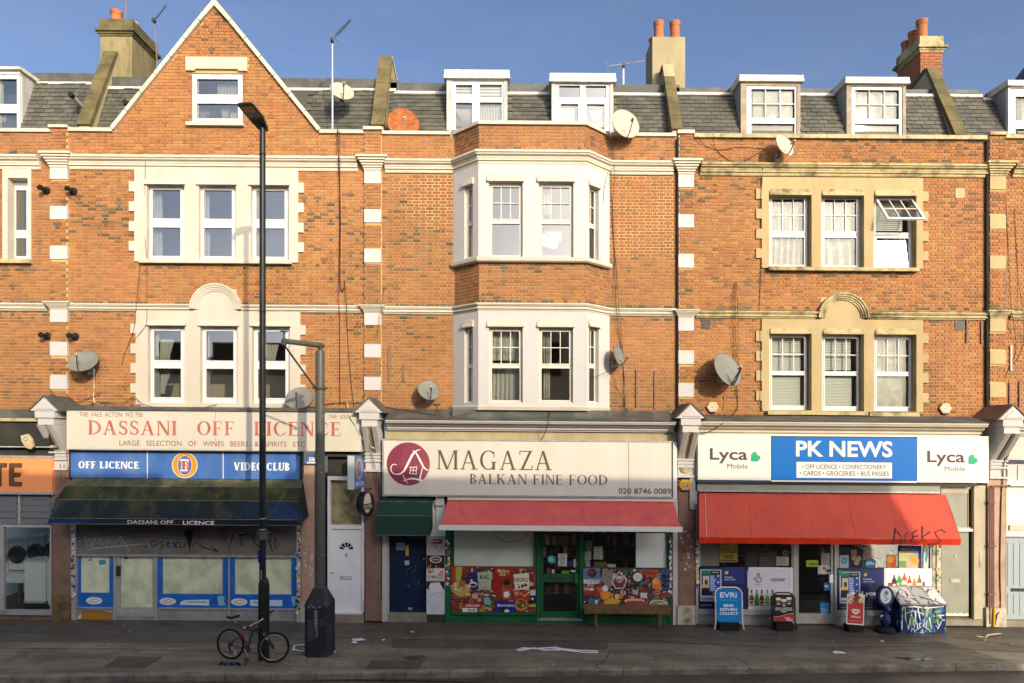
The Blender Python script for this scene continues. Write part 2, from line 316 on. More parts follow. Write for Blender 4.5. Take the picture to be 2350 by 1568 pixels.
    def tube(s, pts, r, n=6, cap=True):
        pts = [Vector(p) for p in pts]; rs = r if isinstance(r, (list, tuple)) else [r]*len(pts); i0 = len(s.v); s.smooth = True
        up = Vector((0, 0, 1))
        for k, p in enumerate(pts):
            t = (pts[min(k+1, len(pts)-1)]-pts[max(k-1, 0)]).normalized()
            x = t.cross(up)
            if x.length < 0.05: x = t.cross(Vector((0, 1, 0)))
            x.normalize(); y = t.cross(x)
            for j in range(n):
                an = 2*math.pi*j/n; s.v.append(p+x*math.cos(an)*rs[k]+y*math.sin(an)*rs[k])
        for k in range(len(pts)-1):
            for j in range(n):
                a = i0+k*n+j; b = i0+k*n+(j+1) % n; s.f.append((a, b, b+n, a+n)); s.c.append(s.cur)
        if cap:
            s.f.append(tuple(i0+j for j in reversed(range(n)))); s.f.append(tuple(i0+(len(pts)-1)*n+j for j in range(n))); s.c += [s.cur]*2
        return s
    def lathe(s, o, axis, prof, n=24, closed=True):
        """prof: list of (radius, distance along axis)"""
        o = Vector(o); ax = Vector(axis).normalized(); x = ax.cross(Vector((0, 0, 1)))
        if x.length < 0.05: x = ax.cross(Vector((0, 1, 0)))
        x.normalize(); y = ax.cross(x); i0 = len(s.v); s.smooth = True
        for r, z in prof:
            for j in range(n):
                an = 2*math.pi*j/n; s.v.append(o+ax*z+x*math.cos(an)*r+y*math.sin(an)*r)
        for k in range(len(prof)-1):
            for j in range(n):
                a = i0+k*n+j; b = i0+k*n+(j+1) % n; s.f.append((a, a+n, b+n, b)); s.c.append(s.cur)
        if closed:
            s.f.append(tuple(i0+j for j in range(n))); s.f.append(tuple(i0+(len(prof)-1)*n+j for j in reversed(range(n)))); s.c += [s.cur]*2
        return s
    def disc(s, a, h, ra, rh, w_, F=F0, n=28):
        return s.poly([F.P(a+ra*math.cos(2*math.pi*k/n), h+rh*math.sin(2*math.pi*k/n), w_) for k in range(n)])
    def ribbon(s, pts, wd, w_, F=F0):
        """a brush stroke: pts in (a,h); wd a width or a list of widths"""
        n = len(pts); wds = wd if isinstance(wd, (list, tuple)) else [wd]*n; L = []; R_ = []
        for k, (a, h) in enumerate(pts):
            p, r = pts[max(k-1, 0)], pts[min(k+1, n-1)]; dx, dy = r[0]-p[0], r[1]-p[1]; l = math.hypot(dx, dy) or 1
            nx, ny = -dy/l*wds[k]/2, dx/l*wds[k]/2; L.append((a+nx, h+ny)); R_.append((a-nx, h-ny))
        for k in range(n-1): s.poly([F.P(*R_[k], w_), F.P(*R_[k+1], w_), F.P(*L[k+1], w_), F.P(*L[k], w_)])
        return s
WL = {}; GL = ['glass']
def shear(p): return Vector((p.x, p.y, p.z-SL*p.x))
def props(o, label=None, cat=None, group=None, kind=None):
    if label: o['label'] = label
    if cat: o['category'] = cat
    if group: o['group'] = group
    if kind: o['kind'] = kind
    return o
def obj(name, mb, m, parent=None, label=None, cat=None, group=None, kind=None, smooth=None):
    vs = [shear(v) for v in mb.v]
    lo = Vector([min(v[i] for v in vs) for i in range(3)]); hi = Vector([max(v[i] for v in vs) for i in range(3)])
    c = (lo+hi)/2
    if parent is None: c.z = lo.z
    me = bpy.data.meshes.new(name); me.from_pydata([v-c for v in vs], [], mb.f)
    if any(x != (1, 1, 1, 1) for x in mb.c):
        at = me.color_attributes.new('Col', 'FLOAT_COLOR', 'CORNER'); k = 0; buf = []
        for f, cc in zip(mb.f, mb.c): buf += list(cc)*len(f)
        at.data.foreach_set('color', buf)
    ms = m if isinstance(m, list) else [m]
    for mm in ms: me.materials.append(M[mm])
    if smooth or (smooth is None and mb.smooth):
        me.shade_smooth()
        try: me.set_sharp_from_angle(angle=math.radians(40))
        except Exception: pass
    o = bpy.data.objects.new(name, me); col.objects.link(o)
    if parent is not None: o.parent = parent; o.location = c-WL[parent.name]
    else: o.location = c
    WL[o.name] = c.copy()
    return props(o, label, cat, group, kind)
def thing(name, label, cat, at, group=None, kind=None):
    o = bpy.data.objects.new(name, None); col.objects.link(o); o.empty_display_size = .2
    o.location = shear(Vector(at)); WL[o.name] = o.location.copy()
    return props(o, label, cat, group, kind)
def R(u0, u1, v0, v1, d=0.0): return (ux(u0, d), ux(u1, d), vz(v1, d), vz(v0, d))
def bx(parent, name, m, u0, u1, v0, v1, dback, dfront, **k):
    a0, a1, h0, h1 = R(u0, u1, v0, v1, dfront)
    return obj(name, MB().box(a0, a1, h0, h1, dback, dfront), m, parent, **k)
# ------------------------------------------------------------------ lettering
def text_mb(mb, s, rect, w_, F=F0, off=0.0, slant=0.0):
    """block lettering fitted into rect=(a0,a1,h0,h1)"""
    cu = bpy.data.curves.new('t', 'FONT'); cu.body = s; cu.offset = off; cu.resolution_u = 3; cu.shear = slant
    o = bpy.data.objects.new('t', cu); col.objects.link(o)
    dg = bpy.context.evaluated_depsgraph_get(); me = bpy.data.meshes.new_from_object(o.evaluated_get(dg))
    vs = [v.co.copy() for v in me.vertices]; fs = [tuple(p.vertices) for p in me.polygons]
    bpy.data.objects.remove(o); bpy.data.curves.remove(cu); bpy.data.meshes.remove(me)
    if not vs: return mb
    x0 = min(v.x for v in vs); x1 = max(v.x for v in vs); y0 = min(v.y for v in vs); y1 = max(v.y for v in vs)
    i = len(mb.v); a0, a1, h0, h1 = rect
    for v in vs: mb.v.append(F.P(a0+(v.x-x0)/(x1-x0)*(a1-a0), h0+(v.y-y0)/max(y1-y0, 1e-6)*(h1-h0), w_))
    for f in fs: mb.f.append(tuple(i+k for k in f)); mb.c.append(mb.cur)
    return mb
def serif_glyph(ch, T, t, sf):
    """polygons of one serif capital of height 1: T thick stroke, t thin stroke, sf serif length"""
    o = []
    def rect(x0, x1, y0, y1): o.append([(x0, y0), (x1, y0), (x1, y1), (x0, y1)])
    def stem(x, w_=None, b=True, tp=True, y0=0, y1=1):
        w_ = w_ or T; rect(x, x+w_, y0, y1)
        if b: rect(x-sf, x+w_+sf, y0, y0+t)
        if tp: rect(x-sf, x+w_+sf, y1-t, y1)
    def diag(x0, y0, x1, y1, w_): o.append([(x0-w_/2, y0), (x0+w_/2, y0), (x1+w_/2, y1), (x1-w_/2, y1)])
    def ring(cx, cy, rx, ry, a0, a1, T=T, t=t, n=14):
        for k in range(n):
            p = []
            for an, q_ in ((a0+(a1-a0)*k/n, 0), (a0+(a1-a0)*(k+1)/n, 0), (a0+(a1-a0)*(k+1)/n, 1), (a0+(a1-a0)*k/n, 1)):
                r = math.radians(an); p.append((cx+(rx-q_*T)*math.cos(r), cy+(ry-q_*t)*math.sin(r)))
            o.append(p)
    if ch == 'I': stem(sf); wd = T+2*sf
    elif ch == 'L': stem(sf); rect(sf+T, .62, 0, t); o.append([(.62-t, 0), (.62, 0), (.62, .28), (.62-t*.4, .28)]); wd = .64
    elif ch in 'EF':
        stem(sf, b=ch == 'F'); rect(sf+T, .58, 1-t, 1); rect(sf+T, .46, .5-t/2, .5+t/2); o.append([(.58-t, 1), (.58-t*.4, .76), (.58, .76), (.58, 1)]); rect(.46-t*.5, .46+t*.3, .38, .62)
        if ch == 'E': rect(0, .62, 0, t); o.append([(.62-t, 0), (.62, 0), (.62, .26), (.62-t*.4, .26)])
        wd = .64
    elif ch == 'D': stem(sf); ring(sf+T*.6, .5, .66, .5, -90, 90, T); wd = sf+T*.6+.66
    elif ch == 'B': stem(sf); ring(sf+T*.6, .76, .40, .24, -90, 90, T*.85); ring(sf+T*.6, .27, .46, .27, -90, 90, T); wd = sf+T*.6+.48
    elif ch == 'O': ring(.43, .5, .43, .51, 0, 360, n=26); wd = .86
    elif ch == 'C': ring(.43, .5, .43, .51, 45, 315, n=20); rect(.68, .72, .62, .92); rect(.68, .72, .1, .3); wd = .78
    elif ch == 'G': ring(.43, .5, .43, .51, 45, 310, n=20); rect(.68, .72, .62, .92); stem(.62, b=False, y1=.42); wd = .86
    elif ch == 'S':
        ring(.27, .745, .25, .255, 20, 235, T*.75, t*1.2, 12); ring(.29, .26, .27, .26, -160, 55, T*.75, t*1.2, 12)
        o.append([(.08, .60), (.30, .40), (.52, .40), (.27, .62)]); rect(.48, .52, .66, .94); rect(.02, .06, .06, .34); wd = .58
    elif ch == 'A':
        diag(.10, 0, .40, 1, t*1.3); diag(.70, 0, .40, 1, T); rect(.2, .58, .32, .32+t); rect(0, .22, 0, t); rect(.54, .86, 0, t); wd = .86
    elif ch == 'V': diag(.40, 0, .12, 1, T); diag(.42, 0, .70, 1, t*1.3); rect(0, .28, 1-t, 1); rect(.58, .84, 1-t, 1); wd = .84
    elif ch == 'N': stem(sf, t*1.3); stem(.70, t*1.3, b=False); diag(.74, 0, sf+T*.45, 1, T); wd = .76+sf
    elif ch == 'M': stem(sf, t*1.3); stem(.86, T); diag(.50, 0, sf+T*.45, 1, T); diag(.50, 0, .88, 1, t*1.3); wd = .86+T+sf
    elif ch == 'Z': rect(.02, .66, 1-t, 1); rect(0, .68, 0, t); diag(.10+T/2, t, .56, 1-t, T); rect(.64, .68, 0, .24); rect(.02, .06, .78, 1); wd = .68
    elif ch == 'U': stem(sf, b=False, y0=.25); stem(.62, t*1.3, b=False, y0=.25); ring(.37, .26, .33, .27, 180, 360, T*.8); wd = .78
    elif ch == 'K': stem(sf); diag(sf+T, .42, .62, 1, t*1.4); diag(.70, 0, .34, .62, T); rect(.56, .86, 0, t); rect(.46, .76, 1-t, 1); wd = .84
    else: wd = .34
    return o, wd
def serif_mb(mb, s, rect, w_, T=.17, t=.06, sf=.07, gap=.10, F=F0):
    x = 0; polys = []
    for ch in s:
        o, wd = serif_glyph(ch, T, t, sf)
        if hasattr(mb, 'parts'): mb.parts.append((len(polys), len(polys)+len(o)))
        polys += [[(px+x, py) for px, py in p] for p in o]; x += wd+gap
    x -= gap; a0, a1, h0, h1 = rect; k = 0
    for p in polys:
        ar = sum(p[i][0]*p[(i+1) % len(p)][1]-p[(i+1) % len(p)][0]*p[i][1] for i in range(len(p)))
        if ar < 0: p = p[::-1]
        mb.poly([F.P(a0+px/x*(a1-a0), h0+py*(h1-h0), w_+.0004*(k % 9)) for px, py in p]); k += 1
    return mb
def write(parent, s, u0, u1, v0, v1, d, m, serif=None, F=F0, off=0.0, name='lettering', slant=0.0):
    mb = MB()
    if serif:
        big = v1-v0 > 17; mb.parts = []
        serif_mb(mb, s, R(u0, u1, v0, v1, d), d, F=F, **serif)
        if big:
            for i0, i1 in mb.parts:
                if i1 > i0: l_ = MB(); sub(mb, range(i0, i1), l_); obj('letter', l_, m, parent)
            return None
    else:
        text_mb(mb, s, R(u0, u1, v0, v1, d), d, F=F, off=off, slant=slant)
        if v1-v0 > 22:
            for grp in islands(mb): l_ = MB(); sub(mb, grp, l_); obj('letter', l_, m, parent)
            return None
    return obj(name, mb, m, parent, kind='stuff' if len(s) > 3 else None)
def sub(mb, fi, o):
    mp = {}
    for i in fi:
        f = []
        for k in mb.f[i]:
            if k not in mp: mp[k] = len(o.v); o.v.append(mb.v[k])
            f.append(mp[k])
        o.f.append(tuple(f)); o.c.append(mb.c[i])
def islands(mb):
    p = list(range(len(mb.v)))
    def fd(x):
        while p[x] != x: p[x] = p[p[x]]; x = p[x]
        return x
    for f in mb.f:
        for k in f[1:]: p[fd(k)] = fd(f[0])
    g = {}
    for i, f in enumerate(mb.f): g.setdefault(fd(f[0]), []).append(i)
    return list(g.values())
# ------------------------------------------------------------------ bricks and slates
CR = .0856; SB = .233; HB = .1195; J = .0165
class Bricks:
    def __init__(s): s.b = []
    def fill(s, F, a0, a1, h0, h1, w_, holes=(), gable=None, zone='n', href=0.0):
        k0 = math.floor((h0-href)/CR)
        for k in range(k0, int((h1-href)/CR)+2):
            b0 = href+k*CR; t0 = b0+CR-J
            if t0 <= h0+.02 or b0 >= h1-.02: continue
            hb, ht = max(b0, h0), min(t0, h1-.001); hm = (hb+ht)/2
            L, Rr = a0, a1
            if gable:
                L, Rr = gable(hm)
                L = max(L, a0); Rr = min(Rr, a1)
                if Rr-L < .1: continue
            iv = [(L, Rr)]
            for r in holes:
                if r[2] < ht-.01 and r[3] > hb+.01:
                    nv = []
                    for p, q_ in iv:
                        if r[1] <= p or r[0] >= q_: nv.append((p, q_)); continue
                        if r[0] > p: nv.append((p, r[0]))
                        if r[1] < q_: nv.append((r[1], q_))
                    iv = nv
            per = SB+HB; x = -per*80-(k % 2)*(per/2)
            x = math.floor((L-x)/per)*per+x
            i = 0
            while x < Rr:
                wd = SB if i % 2 == 0 else HB
                for p, q_ in iv:
                    A = max(x, p); B = min(x+wd-J, q_)
                    if B-A > .035: s.b.append((F, A, B, hb, ht, w_+rnd.uniform(-.003, .003), zone))
                x += wd; i += 1
    def build(s, parent, mats):
        """the 300 nearest whole bricks become objects of their own, the others one joined part"""
        cp = cam.location; cand = []
        for i, b in enumerate(s.b):
            if b[0] is F0 and b[6] == 'n' and b[4]-b[3] > CR-J-.004 and (abs(b[2]-b[1]-SB+J) < .002 or abs(b[2]-b[1]-HB+J) < .002):
                cand.append(((F0.P((b[1]+b[2])/2, b[3], 0)-cp).length-(b[2]-b[1])*3, i))
        cand.sort(); pick = set(i for _, i in cand[:298])
        for zone, m in mats.items():
            mb = MB()
            for i, (F, A, B, h0, h1, w_, z) in enumerate(s.b):
                if i not in pick and z == zone: 
                    if z == 'r': A += .006; B -= .006; h0 += .004; h1 -= .005
                    mb.box(A, B, h0, h1, w_-.03, w_, F, back=False)
            if mb.v: obj('brickwork', mb, m, parent, kind='stuff')
        mesh = {}
        for i in sorted(pick):
            F, A, B, h0, h1, w_, z = s.b[i]; ln = SB-J if B-A > .18 else HB-J
            if ln not in mesh:
                mb = MB().box(-ln/2, ln/2, -(CR-J)/2, (CR-J)/2, -.03, 0, back=False)
                me = bpy.data.meshes.new('brick'); me.from_pydata(mb.v, [], mb.f); me.materials.append(M[mats['n']]); mesh[ln] = me
            o = bpy.data.objects.new('brick', mesh[ln]); col.objects.link(o); o.parent = parent
            o.location = shear(Vector(((A+B)/2, -w_, (h0+h1)/2)))-WL[parent.name]
def slates(parent, F, a0, a1, h0, h1, sw=.27, shh=.145, holes=(), lim=290, w_=.012):
    """slates laid on frame F in overlapping courses, each an object"""
    mesh = None; row = 0; h = h0; n = 0; rest = MB()
    me = bpy.data.meshes.new('slate')
    mb = MB()
    T = .012
    mb.v = [Vector(p) for p in ((-sw/2+.007, -.02, -shh*.5), (sw/2-.007, -.02, -shh*.5), (sw/2-.007, .0, shh*.62), (-sw/2+.007, .0, shh*.62),
            (-sw/2+.007, -.02+T, -shh*.5), (sw/2-.007, -.02+T, -shh*.5))]
    mb.f = [(0, 1, 2, 3), (0, 4, 5, 1), (0, 3, 4), (1, 5, 2)]
    rot = Vector((0, -1, 0))
    import mathutils
    Mx = mathutils.Matrix((F.A, -F.N, F.H)).transposed()
    me.from_pydata([Mx @ v for v in mb.v], [], mb.f); me.materials.append(M['slate'])
    while h < h1-.03:
        x = a0-(row % 2)*sw/2
        while x < a1:
            A, B = max(x, a0), min(x+sw, a1); c = (A+B)/2
            if B-A > .06 and not any(r[0] < c < r[1] and r[2] < h+.07 < r[3] for r in holes):
                full = B-A > sw-.01
                if full and n < lim:
                    o = bpy.data.objects.new('slate', me); col.objects.link(o); o.parent = parent
                    o.location = shear(F.P(c, h+shh/2, w_+rnd.uniform(0, .006)))-WL[parent.name]
                    o.rotation_euler = (rnd.uniform(-.012, .012), rnd.uniform(-.03, .03), 0); n += 1
                else:
                    P = F.P; rest.poly([P(A+.004, h, w_+.02), P(B-.004, h, w_+.02), P(B-.004, h+shh*1.1, w_), P(A+.004, h+shh*1.1, w_)])
            x += sw
        h += shh; row += 1
    if rest.v: obj('cut_slates', rest, 'slate', parent, kind='stuff')
# ------------------------------------------------------------------ windows
def window(parent, F, rect, w_, panes, m='upvc', fd=.07, hood=None, sill=None, sashline=0, glass=None, label=None, tilt=None, vent=True, name='window'):
    """rect (a0,a1,h0,h1) outer frame; panes [(a0,a1,h0,h1,nx,ny)]"""
    a0, a1, h0, h1 = rect
    fo = obj(name, MB().panel(a0, a1, h0, h1, w_-fd, w_, [p[:4] for p in panes], F), m, parent, label=label)
    for (x0, x1, y0, y1, nx, ny) in panes:
        if nx == 0: continue
        fr = .016
        sash = MB().panel(x0-.018, x1+.018, y0-.018, y1+.018, w_-.01, w_+.014, [(x0+fr, x1-fr, y0+fr, y1-fr)], F); obj('sash', sash, m, fo)
        g = MB(); gl = glass or GL[0]
        P = F.P; dz = 0.0
        if tilt: g.poly([P(x0, y0, w_-.03), P(x1, y0, w_-.03+tilt[0]*(x1-x0)), P(x1, y1, w_-.03+tilt[0]*(x1-x0)+tilt[1]*(y1-y0)), P(x0, y1, w_-.03+tilt[1]*(y1-y0))])
        else: g.poly([P(x0, y0, w_-.03), P(x1, y0, w_-.03), P(x1, y1, w_-.03), P(x0, y1, w_-.03)])
        obj('pane', g, gl, fo)
        for i in range(1, nx): xx = x0+(x1-x0)*i/nx; obj('glazing_bar', MB().box(xx-.011, xx+.011, y0+fr, y1-fr, w_-.026, w_+.004, F), m, fo)
        for j in range(1, ny): yy = y0+(y1-y0)*j/ny; obj('glazing_bar', MB().box(x0+fr, x1-fr, yy-.011, yy+.011, w_-.025, w_+.006, F), m, fo)
    if vent: obj('trickle_vent', MB().box((a0+a1)/2-.16, (a0+a1)/2+.16, h1-.058, h1-.042, w_, w_+.012, F), 'stucco_cream' if m == 'upvc' else m, fo)
    return fo
def curtain(u0, u1, v0, v1, d, label, m='fabric_white', folds=7, amp=.03, pinch=0.0, name='curtain', F=None, side=None):
    """a hanging cloth of soft folds; pinch gathers its lower end"""
    a0, a1, h0, h1 = R(u0, u1, v0, v1, d); mb = MB(); n = folds*6; rows = 6; mb.smooth = True
    for j in range(rows+1):
        tt = j/rows; h = h1+(h0-h1)*tt
        for i in range(n+1):
            s_ = i/n; g = 1-pinch*math.sin(tt*math.pi/2)**1.5
            c = (a0+a1)/2 if side is None else (a0 if side == 'l' else a1)
            a = c+((a0+(a1-a0)*s_)-c)*g
            mb.v.append(F0.P(a, h, d+amp*math.sin(s_*folds*2*math.pi+math.sin(tt*2+folds))*(.6+.4*tt)))
    for j in range(rows):
        for i in range(n): k = j*(n+1)+i; mb.f.append((k+n+1, k+n+2, k+1, k)); mb.c.append(mb.cur)
    return obj(name, mb, m, None, label, 'curtain')
def blind(u0, u1, v0, v1, d, label, n=22, m='blind_white'):
    a0, a1, h0, h1 = R(u0, u1, v0, v1, d); t = thing('blind', label, 'blind', F0.P((a0+a1)/2, h0, d))
    obj('head_rail', MB().box(a0, a1, h1-.03, h1, d-.02, d+.02), m, t)
    st = (h1-.04-h0)/n
    for k in range(n):
        h = h1-.04-st*(k+.5)
        mb = MB(); P = F0.P; mb.poly([P(a0, h-st*.42, d+.008), P(a1, h-st*.42, d+.008), P(a1, h+st*.36, d-.008), P(a0, h+st*.36, d-.008)]); obj('slat', mb, m, t)
    return t
def cable(pts, r, label, m='cable_black', sub=0, name='cable', d=None):
    """pts (u,v,d)"""
    P = [q(*p) for p in pts]
    out = []
    for k in range(len(P)-1):
        p0, p1, p2, p3 = P[max(k-1, 0)], P[k], P[k+1], P[min(k+2, len(P)-1)]
        for j in range(5):
            t = j/5; out.append(.5*((2*p1)+(p2-p0)*t+(2*p0-5*p1+4*p2-p3)*t*t+(3*p1-p0-3*p2+p3)*t**3))
    out.append(P[-1])
    return obj(name, MB().tube(out, r, 5), m, None, label, 'cable')
# ------------------------------------------------------------------ ground
def kd(x): return 3.36-.0544*x          # distance of the kerb line in front of the shopfronts
XL, XR = -60.0, 60.0
def gpoly(name, m, pts, z, **k): return obj(name, MB().poly([Vector((x, -d, z)) for x, d in pts]), m, None, **k)
gpoly('ground', 'asphalt_dark', [(-600, 900), (600, 900), (600, -900), (-600, -900)], -.35, kind='structure')
gpoly('road', 'road_wet', [(XL, 18.2), (XR, 18.2), (XR, kd(XR)-.1), (XL, kd(XL)-.1)], -.125, kind='structure')
pv = MB()
for k in range(24):
    x0 = XL+(XR-XL)*k/24; x1 = XL+(XR-XL)*(k+1)/24
    pv.poly([Vector((x0, -kd(x0)+.15, 0)), Vector((x1, -kd(x1)+.15, 0)), Vector((x1, .6, 0)), Vector((x0, .6, 0))])
obj('pavement', pv, 'asphalt', None, kind='structure')
gpoly('far_pavement', 'asphalt', [(XL, 60), (XR, 60), (XR, 18.2), (XL, 18.2)], 0, kind='structure')
# darker reinstatement strips in the pavement
for (u0, u1, v0, v1, m) in ((900, 1395, 1468, 1489, 'asphalt_dark'), (-80, 600, 1462, 1482, 'asphalt_dark'), (1120, 1400, 1440, 1447, 'asphalt_dark')):
    def gd(v): return D*(1-(CH*S)/(v-V0))
    d0, d1 = gd(v0), gd(v1)
    gpoly('asphalt_patch', m, [(ux(u0, d1), d1), (ux(u1, d1), d1), (ux(u1, d0), d0), (ux(u0, d0), d0)], .004, kind='structure')
def ground_at(u, v):
    """the spot on the pavement seen at (u,v)"""
    d = 1.0
    for _ in range(30):
        x = ux(u, d); d = D*(1-((CH-SL*x)*S)/(v-V0))
    return ux(u, d), d
kb = thing('kerb', None, None, (0, -3.4, 0), kind='structure')
x = -15.2
while x < 15.2:
    L = .915 if x > -8 else 1.25
    mb = MB(); x1 = x+L-.012
    p = [(x, kd(x)), (x1, kd(x1)), (x1, kd(x1)-.15), (x, kd(x)-.15)]
    t = [Vector((a, -d_, 0.006+rnd.uniform(0, .004))) for a, d_ in p]; t[0].y += .012; t[1].y += .012
    b = [Vector((a, -d_, -.16)) for a, d_ in p]; f = [Vector((a, -d_, -.012)) for a, d_ in p[:2]]
    mb.poly(t); mb.poly([f[0], f[1], t[1], t[0]]); mb.poly([b[0], b[1], f[1], f[0]]); mb.poly([b[1], b[2], t[2], t[1], f[1]]); mb.poly([b[3], b[0], f[0], t[0], t[3]])
    obj('kerb_stone', mb, 'kerb_stone', kb); x += L
# ------------------------------------------------------------------ building helpers
WD = -.35                                  # brick face of the upper walls
def U(u, d=WD): return ux(u, d)
def Vh(v, d=WD): return vz(v, d)
def RR(u0, u1, v0, v1, d=WD): return R(u0, u1, v0, v1, d)
def cornice_profile(top, bot, p, w0=WD, k=1.0):
    H = top-bot
    return [(w0-.05, bot), (w0+.03*k, bot), (w0+.045*k, bot+.10*H), (w0+.045*k, bot+.22*H), (w0+.085*k, bot+.27*H), (w0+.085*k, bot+.40*H), (w0+.5*p, bot+.46*H),
            (w0+.5*p, bot+.56*H), (w0+.8*p, bot+.66*H), (w0+.85*p, bot+.76*H), (w0+p, bot+.80*H), (w0+p, bot+.93*H), (w0+.9*p, top), (w0-.05, top+.02)]
def cornice(parent, u0, u1, vt, vb, p, m, name='cornice', k=1.0):
    a0, a1, h0, h1 = RR(u0, u1, vt, vb)
    n = max(1, int((a1-a0)/1.6+.5)) if name == 'cornice' else max(1, int((a1-a0)/2.1+.5))
    for i in range(n):
        b0 = a0+(a1-a0)*i/n; b1 = a0+(a1-a0)*(i+1)/n-.004
        obj(name, MB().prof(b0, b1, cornice_profile(h1, h0, p, k=k)), m, parent)
def drip(parent, F, a0, a1, h0, h1, w_, m, p=.06):
    """hood mould over a window"""
    H = h1-h0
    mb = MB().prof(a0, a1, [(w_-.01, h0), (w_+p, h0), (w_+p, h0+.35*H), (w_+p*.55, h0+.5*H), (w_+p*.5, h1-.12*H), (w_-.01, h1)], F)
    mb.taper((a0+.03, a1-.03, h1-.1*H, h1+.2*H), w_-.01, (a0+.06, a1-.06, h1-.1*H, h1+.1*H), w_+p*.4, F)
    obj('hood_mould', mb, m, parent)
def pilaster(parent, u0, u1, vtop, vmid, blocks, capt, caps, bricks, m='stucco_white', m2='cornice_cream'):
    a0, a1, _, _ = RR(u0, u1, 0, 1)
    w1 = WD+.07
    cor = MB().box(a0, a1, Vh(945), Vh(vtop), WD-.02, w1-.018); obj('pilaster', cor, 'mortar', parent)
    ex = [(a0-.1, a1+.1, Vh(b[1]), Vh(b[0])) for b in blocks]
    bricks.fill(F0, a0, a1, Vh(942), Vh(vtop), w1, ex)
    for v0, v1 in blocks:
        obj('quoin_block', MB().box(a0-.008, a1+.008, Vh(v1), Vh(v0), WD-.02, w1+.012), m, parent)
    for (vt, vb, ex_, p) in ((capt[0], capt[1], .17, .20), (caps[0], caps[1], .11, .13)):
        mb = MB(); H = Vh(vt)-Vh(vb); n = 6
        for k in range(n):
            e0 = .02+ex_*(k/(n-1))**1.3; h0 = Vh(vb)+H*k/n; h1 = Vh(vb)+H*(k+1)/n-(.012 if k < n-1 else 0)
            mb.box(a0-e0, a1+e0, h0, h1, WD-.02, w1+.02+p*((k+.6)/n)**1.2)
        obj('capital', mb, m2, parent)
def quoins(parent, u_edge, out, vs, m, w_):
    """toothed blocks standing out from the side of a window surround"""
    for v0, v1 in vs:
        u0, u1 = (u_edge-out, u_edge+.5) if out > 0 else (u_edge-.5, u_edge-out)
        obj('quoin_block', MB().box(*RR(u0, u1, v0, v1), WD-.02, w_), m, parent)
def soot(br, bands):
    """sooty bricks under ledges and above string courses: bands of (u0,u1,v0,v1,share)"""
    for i, b in enumerate(br.b):
        if b[6] != 'n': continue
        k = kk(-b[0].o.y if b[0] is not F0 else WD)
        uu = (b[0].P((b[1]+b[2])/2, 0, 0).x)/k+U0; vv = V0-((b[3]+b[4])/2-CH-SL*(UC-U0)*kk(WD))/kk(WD)
        for u0, u1, v0, v1, p in bands:
            if u0 < uu < u1 and v0 < vv < v1 and rnd.random() < p: br.b[i] = b[:6]+('d',); break
def building(name, label, cx): return thing(name, label, 'building', Vector((cx, 0, 0)))
def roof(parent, u0, u1, vbot, vtop, ridge, holes=(), label=None, y0=1.0, y1=1.62, strip='lead_white'):
    """mansard slope of slates, lead dressing and ridge upstand behind the parapet"""
    h0 = vz(vbot, -y0)-.1; h1 = vz(vtop, -y1); a0, a1 = ux(u0, -y0), ux(u1, -y0)
    Hd = Vector((0, y1-y0, h1-h0)); L = Hd.length; N = Vector((0, -(h1-h0), y1-y0))
    F = Fr((0, y0, h0), (1, 0, 0), Hd, N)
    r = obj('roof', MB().box(a0, a1, -.1, L, -.08, 0, F), 'slate', parent)
    slates(r, F, a0, a1, .02, L-.03, holes=holes)
    obj('lead_dressing', MB().box(a0, a1, L-.08, L+.02, -.02, .03, F), strip, r)
    b = MB().box(a0, a1, h1, vz(ridge, -y1-.12), -y1-.5, -y1-.12); obj('ridge_upstand', b, 'lead_dark', r)
    b = MB().box(a0, a1, h1-.3, h1-.002, -9.0, -y1-.02); obj('flat_roof', b, 'lead_dark', r)
    return F, L
def party_wall(parent, X0, X1, zb, zt, y0=.75, y1=1.95, m='moss_stone', zr=None, cap=None):
    """fire wall standing proud of the slates between two roofs"""
    pts = [(-y0, zb), (-y1, zt), (-y1-.9, zt-.25), (-4.2, zt-.5), (-4.2, zb-1), (-y0, zb-1)]
    o = obj('party_wall', MB().prof(X0+.03, X1-.03, pts), 'render_beige', parent)
    c = MB(); n = 5
    for k in range(n):
        t0, t1 = k/n, (k+1)/n-.004
        A = Vector((0, y0+(y1-y0)*t0, zb+(zt-zb)*t0)); B = Vector((0, y0+(y1-y0)*t1, zb+(zt-zb)*t1))
        F = Fr(A, (1, 0, 0), B-A, Vector((0, -(B-A).z, (B-A).y)))
        cc = MB().box(X0, X1, 0, (B-A).length, -.03, .075, F)
        obj('coping', cc, m if not (zr and k == n-1) else 'render_beige', o)
    F = Fr((0, y1, zt), (1, 0, 0), Vector((0, .9, -.25)), Vector((0, .25, .9)))
    obj('coping', MB().box(X0, X1, 0, .9, -.03, .07, F), cap or m, o)
    return o
